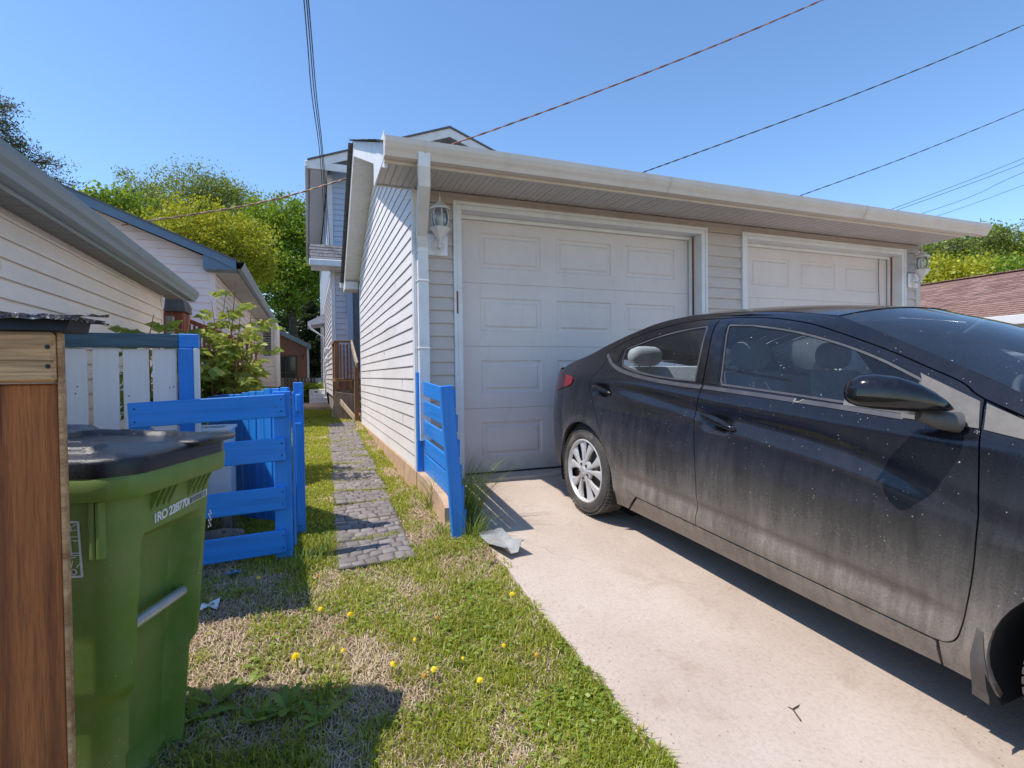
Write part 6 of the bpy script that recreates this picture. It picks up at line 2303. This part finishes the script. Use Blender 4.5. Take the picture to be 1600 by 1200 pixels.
def allowed(x, y):
    ok = x < np.where(y < 4.44, edge_x(y) - .012 + .055 * vnoise(x * 0 + 5, y, 9.0, 5) ** 2, .83)
    ok &= ~((np.abs(x - PC(y)) < .205) & (y > 3.16) & (y < 9.7))
    ok &= ~((x > .84) & (y > 3.62) & (y < 4.5))
    ok &= ~((y > 10.4) & (x > .5))
    return ok


def blades(name, n, box, hmin, hmax, wid, mat, lean, dens, rng, flat=False, yscale=0.0, kind=True, tilt=0):
    x = rng.uniform(box[0], box[1], n); y = box[2] + (box[3] - box[2]) * rng.random(n) ** (1 + yscale)
    keep = allowed(x, y) & (rng.random(n) < dens(x, y))
    x, y = x[keep], y[keep]; n = len(x)
    z = gzv(x, y)
    a = rng.uniform(0, 2 * PI, n); ln = rng.uniform(*lean, n)
    h = rng.uniform(hmin, hmax, n) * (1 + .06 * np.clip(y - 3, 0, 6))
    w = wid * rng.uniform(.6, 1.3, n) * (1 + .22 * np.clip(y - 2.2, 0, 9))
    d = np.stack([np.cos(a), np.sin(a), np.zeros(n)], 1); s = np.stack([-np.sin(a), np.cos(a), np.zeros(n)], 1)
    P = np.stack([x, y, z], 1)
    U = np.array((0, 0, 1.0))
    m1 = P + d * (h * ln * .35)[:, None] + U * (h * (.62 if not flat else .25))[:, None] + (U * .003)
    tp = P + d * (h * ln)[:, None] + U * (h * (1.0 if not flat else .12) * np.sqrt(np.clip(1 - (ln * .7) ** 2, .06, 1)))[:, None]
    V = np.stack([P - s * (w / 2)[:, None], P + s * (w / 2)[:, None], m1 + s * (w * .42)[:, None], m1 - s * (w * .42)[:, None], tp], 1).reshape(-1, 3)
    b0 = np.arange(n)[:, None] * 5
    T = np.concatenate([b0 + np.array([[0, 1, 2]]), b0 + np.array([[0, 2, 3]]), b0 + np.array([[3, 2, 4]])], 1).reshape(-1, 3)
    c = np.clip(rng.normal(.45, .22, n) + .25 * (vnoise(x, y, 3.1, 9) - .5), 0, 1)
    o = raw_mesh(name, V, T, mat, None, np.repeat(c, 3))
    if kind: tag(o, kind='stuff')
    return o


tag(blades('green_grass', 210000, (-.75, 1.07, 1.25, 10.6), .018, .046, .0042, LEAF['grass'], (.2, 1.1), lambda x, y: np.clip(greenness(x, y) * 1.25 - .12, .03, 1), RNG, yscale=.55), 'short green lawn grass with bare patches', 'grass')
tag(blades('dry_grass', 120000, (-.75, 1.07, 1.25, 10.4), .025, .075, .0034, LEAF['straw'], (.7, 1.25), lambda x, y: np.clip(1.0 - greenness(x, y) * 1.0, .10, 1), RNG, flat=True, yscale=.6), 'dry tan thatch lying in the bare patches of lawn', 'dead grass')
# clover and small broad leaves
n = 26000
x = RNG.uniform(-.6, 1.03, n); y = 1.3 + 3.6 * RNG.random(n) ** 1.3
k = allowed(x, y) & (RNG.random(n) < np.clip(vnoise(x + 4, y, 4.2, 17) * 1.7 - .45, 0, 1) * np.clip(greenness(x, y) * 1.4, 0, 1))
x, y = x[k], y[k]
P = np.stack([x, y, gzv(x, y) + RNG.uniform(.01, .032, len(x))], 1)
V, F = leaf_quads(P, .024, .75, 0, RNG, up=2.5)
V[:, 2] = np.repeat(P[:, 2], 4) + (V[:, 2] - np.repeat(P[:, 2], 4)) * .35
tag(raw_mesh('clover', V, F, LEAF['clover'], None, np.clip(RNG.normal(.5, .22, len(x)), 0, 1)), 'low broad leaved clover patches among the lawn grass', 'clover', None, 'stuff')
# grass in the joints of the path
n = 2600
y = RNG.uniform(3.2, 9.6, n); jt = 3.14 + np.round((y - 3.14) / .4) * .4
y = jt + RNG.normal(0, .018, n) * (1 + .2 * (y - 3)); x = PC(y) + RNG.uniform(-.2, .2, n)
k = vnoise(x * 1.0 + 2, y, 5.5, 23) > .45
x, y = x[k], y[k]
P = np.stack([x, y, gzv(x, y) + .03], 1)
V, F = leaf_quads(P, .035, .14, 0, RNG)
tag(raw_mesh('joint_grass', V, F, LEAF['grass'], None, np.clip(RNG.normal(.45, .22, len(x)), 0, 1)), 'grass tufts growing in the joints of the path', 'grass', None, 'stuff')
# far lawn beyond the side yard
n = 26000
x = RNG.uniform(-1.3, .5, n); y = RNG.uniform(9.5, 16, n)
P = np.stack([x, y, gzv(x, y) + .01], 1)
V, F = leaf_quads(P, .09, .16, 0, RNG); V[:, 2] = np.maximum(V[:, 2], np.repeat(P[:, 2], 4) - .01)
tag(raw_mesh('far_grass', V, F, LEAF['grass'], None, np.clip(RNG.normal(.5, .2, n), 0, 1)), 'lawn at the far end of the side yard', 'grass', None, 'stuff')


def clump(label, base, n, h, spread, seed, lean=(.0, 0), mat='tall', wid=.006):
    rng = np.random.default_rng(seed)
    base = Vector(base)
    V, F, C = [], [], []
    for i in range(n):
        a = rng.uniform(0, 2 * PI); r = spread * rng.random() ** .7
        p = np.array([base.x + r * math.cos(a), base.y + r * math.sin(a), base.z - .01])
        L = h * rng.uniform(.45, 1.1); da = a + rng.normal(0, .6)
        dx, dy = math.cos(da) * rng.uniform(.1, .55) + lean[0], math.sin(da) * rng.uniform(.1, .55) + lean[1]
        s = np.array([-math.sin(da), math.cos(da), 0]) * wid * rng.uniform(.6, 1.3)
        b0 = len(V)
        for q in range(6):
            f = q / 5
            c = p + np.array([dx, dy, 0]) * L * f ** 1.8 + np.array([0, 0, L * (f - .28 * f ** 2.6)])
            w = s * (1 - f) ** .6 * .5 if q < 5 else s * .03
            V += [c - w, c + w]
        for q in range(5): F.append((b0 + 2 * q, b0 + 2 * q + 1, b0 + 2 * q + 3, b0 + 2 * q + 2)); C.append(rng.normal(.45, .2))
    o = raw_mesh('tall_grass', np.array(V), np.array(F), LEAF[mat], None, np.clip(np.array(C), 0, 1))
    return tag(o, label, 'grass clump', 'tall grass around the short blue gate')


clump('tall dark grass clump growing behind the post of the short blue gate', (1.00, 3.52, .37), 170, .62, .10, 51, (.26, -.02))
clump('fine arching grass clump beside the driveway behind the short blue gate', (1.06, 3.85, .40), 90, .48, .09, 57, (.15, .0))
clump('bright grass tuft at the foot of the short blue gate post', (.975, 3.28, .335), 130, .30, .085, 52, (.10, -.1))
clump('grass tuft growing inside the slats of the short blue gate', (.885, 3.95, .38), 90, .40, .07, 53, (-.05, -.1))
clump('small grass tuft on the lawn side of the short blue gate post', (.80, 3.42, .33), 40, .18, .06, 54)
clump('grass tuft at the foot of the four board gate post', (-.04, 3.28, .31), 70, .17, .10, 55)
clump('sparse grass tuft between the gate post and the path', (.08, 3.45, .32), 60, .18, .10, 56)

# ------------------------------------------------------------------ dandelions and weeds
MT['petal'] = simple('dandelion_yellow', (.92, .68, .012), .7, .1, 90)
MT['petal_old'] = simple('fading_dandelion', (.55, .28, .03), .8, .25, 90)
MT['stem'] = simple('weed_stem', (.14, .16, .05), .6, .2)
spots = [(466, 1046, 1.25, 'largest dandelion flower low on the bare brown patch'), (545, 977, 1.05, 'flat dandelion flower right of centre in the lawn clearing'), (503, 969, 1.0, 'tilted dandelion flower at the edge of the grass clearing'),
         (612, 1059, 1.0, 'dandelion flower left of a close pair in the lower lawn'), (662, 1074, .9, 'orange tinted dandelion of the lower pair'), (679, 1065, .9, 'upper dandelion flower of the lower pair'),
         (406, 917, .85, 'dandelion flower in front of the four board gate'), (534, 1032, .75, 'small dandelion flower above the bare brown patch'), (679, 982, .75, 'small fading dandelion in mid lawn'),
         (798, 947, 1.2, 'dandelion flower standing nearest the driveway edge'), (783, 1026, .8, 'dandelion flower buried in grass left of the driveway'), (751, 1080, .9, 'dandelion flower by the lowest bare spot'),
         (720, 1044, .6, 'tiny dandelion bud in the lower lawn'), (650, 1014, .6, 'tiny dandelion bud in mid lawn'), (840, 1042, .8, 'fading dandelion flower close to the driveway edge'), (495, 913, .8, 'brown withered dandelion head below the path')]
for i, (px_, py_, s, lab) in enumerate(spots):
    p = gnd(px_, py_)
    hgt = .035 + .02 * s
    t = thing('dandelion', lab, 'dandelion', (p.x, p.y, p.z), 'dandelions in the lawn')
    tx, ty = random.uniform(-.012, .012), random.uniform(-.02, .0)
    b = MB(); b.tube([(0, 0, 0), (tx * .4, ty * .4, hgt * .6), (tx, ty, hgt)], [.0022, .002, .002], 6); b.build('stem', MT['stem'], t, 60, local=True)
    b = MB(); R_ = .0155 * s
    tl = Matrix.Rotation(random.uniform(.2, .7), 3, 'X') @ Matrix.Rotation(random.uniform(-.4, .4), 3, 'Y')
    for ringi, (rr_, zz_, nn_) in enumerate(((1.0, .0, 18), (.8, .0035, 15), (.55, .006, 11), (.3, .008, 7))):
        for k in range(nn_):
            a = 2 * PI * (k + ringi * .37) / nn_
            d = Vector((math.cos(a), math.sin(a), 0)); sd = Vector((-d.y, d.x, 0))
            r_ = R_ * rr_ * random.uniform(.88, 1.08)
            pts = [Vector((0, 0, zz_ * s)), d * r_ * .6 + sd * R_ * .10 + Vector((0, 0, zz_ * s + .001)), d * r_ + Vector((0, 0, zz_ * s - .001)), d * r_ * .6 - sd * R_ * .10 + Vector((0, 0, zz_ * s + .001))]
            b.add([tuple(tl @ q + Vector((tx, ty, hgt))) for q in pts], [(0, 1, 2, 3)])
    b.lathe([(.0005, .0), (.004 * s, .0), (.0055 * s, -.004), (.003, -.008)], 8, o=(tx, ty, hgt))
    b.build('flower_head', MT['petal_old'] if i in (4, 8, 14, 15) else MT['petal'], t, local=True, fix=False)


def rosette(px_, py_, n, L, label, seed):
    rng = random.Random(seed)
    p = gnd(px_, py_)
    t = thing('broadleaf_weed', label, 'weed', p, 'broad leaved weeds in the shade by the bin')
    for i in range(n):
        a = 2 * PI * i / n + rng.uniform(-.3, .3)
        l_ = L * rng.uniform(.65, 1.15); el = rng.uniform(.35, 1.0)
        d = Vector((math.cos(a) * math.cos(el), math.sin(a) * math.cos(el), math.sin(el))); sd = Vector((-math.sin(a), math.cos(a), 0)); nn_ = d.cross(sd)
        b = MB(); rows = []
        K_ = 11
        for k in range(K_ + 1):
            f = k / K_
            w = l_ * .125 * math.sin(PI * min(1, f ** .8 * .97 + .03)) ** .8 * (1 + .30 * (1 if k % 2 else -1) * (f < .85)) + .0025
            c = d * l_ * f + Vector((0, 0, -.35 * l_ * f * f))
            rows.append([c - sd * w - nn_ * w * .25, c - nn_ * 0, c + sd * w - nn_ * w * .25])
        b.grid(rows)
        o = b.build('leaf', LEAF['clover'], t, 60, local=True, fix=False)
        at_ = o.data.attributes.new('rnd', 'FLOAT', 'FACE'); v_ = rng.uniform(.15, .7)
        at_.data.foreach_set('value', [v_] * len(o.data.polygons))
    return t


rosette(335, 1102, 8, .155, 'broad leaved weed growing against the corner of the green bin', 1)
rosette(447, 1108, 8, .13, 'toothed weed rosette at the shaded edge of the bare patch', 2)
rosette(300, 1128, 7, .17, 'low weed half hidden under the green bin', 3)
rosette(400, 1128, 6, .13, 'small weed between the two larger rosettes at the bottom', 4)
rosette(500, 1126, 6, .12, 'small shaded weed farthest right of the bin rosettes', 5)
rosette(385, 1070, 5, .09, 'small pale weed in the sunny bare patch', 6)

# ------------------------------------------------------------------ litter and debris
p = gnd(365, 903)
b = MB(); rows = []
rg_ = random.Random(5)
for i in range(5): rows.append([(p.x - .03 + .016 * j, p.y - .03 + .016 * i, p.z + .02 + rg_.uniform(0, .022)) for j in range(5)])
b.grid(rows); tag(b.build('foil_wrapper', simple('blue_foil', (.15, .3, .55), .25, .3, 30, (.75, .78, .82), .8, 30, metal=.4), None, fix=False), 'crumpled blue and silver wrapper in the shade of the gate', 'litter')
p = gnd(328, 955)
b = MB(); rows = []
for i in range(5): rows.append([(p.x - .035 + .018 * j, p.y - .04 + .024 * i, p.z + .025 + .01 * math.sin(i + j) + rg_.uniform(0, .008)) for j in range(5)])
b.grid(rows); tag(b.build('paper_scrap', MT['litter'], None, fix=False), 'white paper scrap lying beside the foot of the green bin', 'litter')
# twisted flashing on the driveway edge
a0, a1 = Vector((1.065, 3.78, .405)), Vector((1.105, 2.86, .345))
b = MB(); rows = []
for i in range(15):
    f = i / 14
    c = a0.lerp(a1, f)
    tw = .10 * math.sin(f * 5) + (.5 * (f - .72) / .28 if f > .72 else 0)
    row = []
    for j in range(7):
        s = (j / 6 - .5) * .15
        cz = .020 + .006 * math.sin(f * 9 + j * .7) + (.022 * f if j > 4 else 0) + (.05 * max(0, f - .78) / .22 * (1 if j in (0, 1, 5, 6) else .3)) + rg_.uniform(-.0015, .0015)
        row.append((c.x + s * (1 - .1 * math.sin(f * 7)) + .012 * math.sin(f * 6), c.y + .2 * s, Zd(c.y) + cz))
    rows.append(row)
b.grid(rows); b.grid([[(q[0] + .001, q[1], q[2] - .004) for q in r] for r in rows])
fl = b.build('metal_flashing', MT['flash'], None, 50, fix=False); tag(fl, 'bent strip of old white metal flashing on the driveway edge by the blue gate', 'metal strip')
p = gnd(1255, 1118, Zd)
b = MB(); b.tube([(p.x - .035, p.y - .02, p.z + .004), (p.x - .024, p.y + .01, p.z + .008), (p.x - .012, p.y + .032, p.z + .007), (p.x + .015, p.y + .036, p.z + .008), (p.x + .034, p.y + .044, p.z + .004)], [.0026, .0022, .0026, .002, .0014], 6)
b.tube([(p.x - .012, p.y + .032, p.z + .007), (p.x - .018, p.y + .048, p.z + .008)], [.002, .001], 5)
tag(b.build('twig', MT['bark'], None, 60), 'short crooked twig lying on the concrete near the car', 'twig')
n = 330
x = RNG.uniform(1.0, 2.2, n); y = RNG.uniform(.9, 4.1, n)
x[:260] = edge_x(y[:260]) + np.abs(RNG.normal(0, .06, 260))
P = np.stack([x, y, .48 - .088 * (4.5 - y) + .003], 1)
V, F = leaf_quads(P, .0075, .4, 0, RNG, up=3)
V[:, 2] = np.maximum(V[:, 2], np.repeat(P[:, 2], 4) - .002)
tag(raw_mesh('debris', V, F, LEAF['straw'], None, np.clip(RNG.normal(.1, .25, n), 0, 1)), 'specks of dry plant debris scattered on the driveway', 'debris', None, 'stuff')

# ------------------------------------------------------------------ overhead cables
def cable(label, pts, r, mat, name='overhead_cable', twist=False, group='overhead cables', n=10):
    P = [at(*q) for q in pts]
    C = catmull([tuple(q) for q in P], n)
    b = MB()
    if twist:
        L = [Vector(c) for c in catmull([tuple(q) for q in P], 46)]
        for ph in (0, PI):
            pp = []
            for i, c in enumerate(L):
                d = (L[min(i + 1, len(L) - 1)] - L[max(0, i - 1)]).normalized(); u = d.cross(Vector((0, 0, 1))).normalized(); v_ = d.cross(u)
                a = i * .62 + ph
                pp.append(c + (u * math.cos(a) + v_ * math.sin(a)) * r * .9)
            b.tube(pp, r, 5)
    else:
        b.tube(C, r, 6)
    return tag(b.build(name, mat, None, 60), label, 'cable', group)


cable('copper brown twisted cable passing behind the garage roof towards the left house', [(190, 352, 9.3), (400, 318, 9.0), (545, 278, 8.8), (705, 226, 8.3), (900, 156, 7.8), (1130, 66, 7.0), (1330, -20, 6.4), (1500, -100, 6.0)], .008, MT['copper'], twist=True)
cable('dark twisted cable meeting the garage roof right of the middle', [(960, 287, 9.5), (1003, 270, 9.3), (1130, 224, 8.8), (1330, 150, 8.1), (1535, 67, 7.4), (1720, -15, 6.8), (1800, -60, 6.6)], .0075, MT['wire'], twist=True)
cable('dark cable meeting the garage roof over the far door', [(1225, 315, 10), (1258, 303, 9.8), (1420, 244, 9.3), (1600, 171, 8.7), (1800, 85, 8.1)], .007, MT['wire'], twist=True)
for lab, pts, r in (('uppermost of the bundled power lines running off the right edge', [(1370, 336, 20), (1393, 327, 19.6), (1500, 287, 18.5), (1600, 247, 17.5), (1800, 165, 16)], .012),
                    ('second power line just under the uppermost one at the right', [(1370, 341, 20), (1403, 328, 19.6), (1500, 293, 18.5), (1600, 255, 17.5), (1800, 175, 16)], .012),
                    ('third twisted power line of the right hand bundle', [(1400, 348, 20), (1440, 334, 19.4), (1520, 306, 18.5), (1600, 269, 17.5), (1800, 190, 16)], .011),
                    ('fourth power line passing just over the garage gutter end', [(1420, 352, 20), (1466, 337, 19.2), (1530, 315, 18.5), (1600, 289, 17.6), (1800, 215, 16)], .010),
                    ('upper of the thin lines skimming the tree tops at the right', [(1420, 398, 22), (1530, 368, 21), (1600, 346, 20.4), (1800, 285, 19)], .012),
                    ('middle of the thin lines skimming the tree tops at the right', [(1420, 404, 22), (1530, 376, 21), (1600, 353, 20.4), (1800, 292, 19)], .012),
                    ('lower of the thin lines skimming the tree tops at the right', [(1420, 407, 22), (1530, 381, 21), (1600, 359, 20.4), (1800, 300, 19)], .010)):
    cable(lab, pts, r, MT['wire'])
for i, (x0, x1, lab) in enumerate(((480.5, 500, 'left of three steep service cables dropping to the tall house'), (484.5, 504, 'middle of three steep service cables dropping to the tall house'), (487.5, 507, 'right of three steep service cables dropping to the tall house'))):
    cable(lab, [(x1 + 9, 392, 12.92), (x1 - 1 + 2 - i, 255, 9.6), (x0 + 7, 150, 7.6), (x0, 66, 6.4), (x0 - 8, -30, 5.3), (x0 - 16, -140, 4.4)], .007, MT['greycable'])
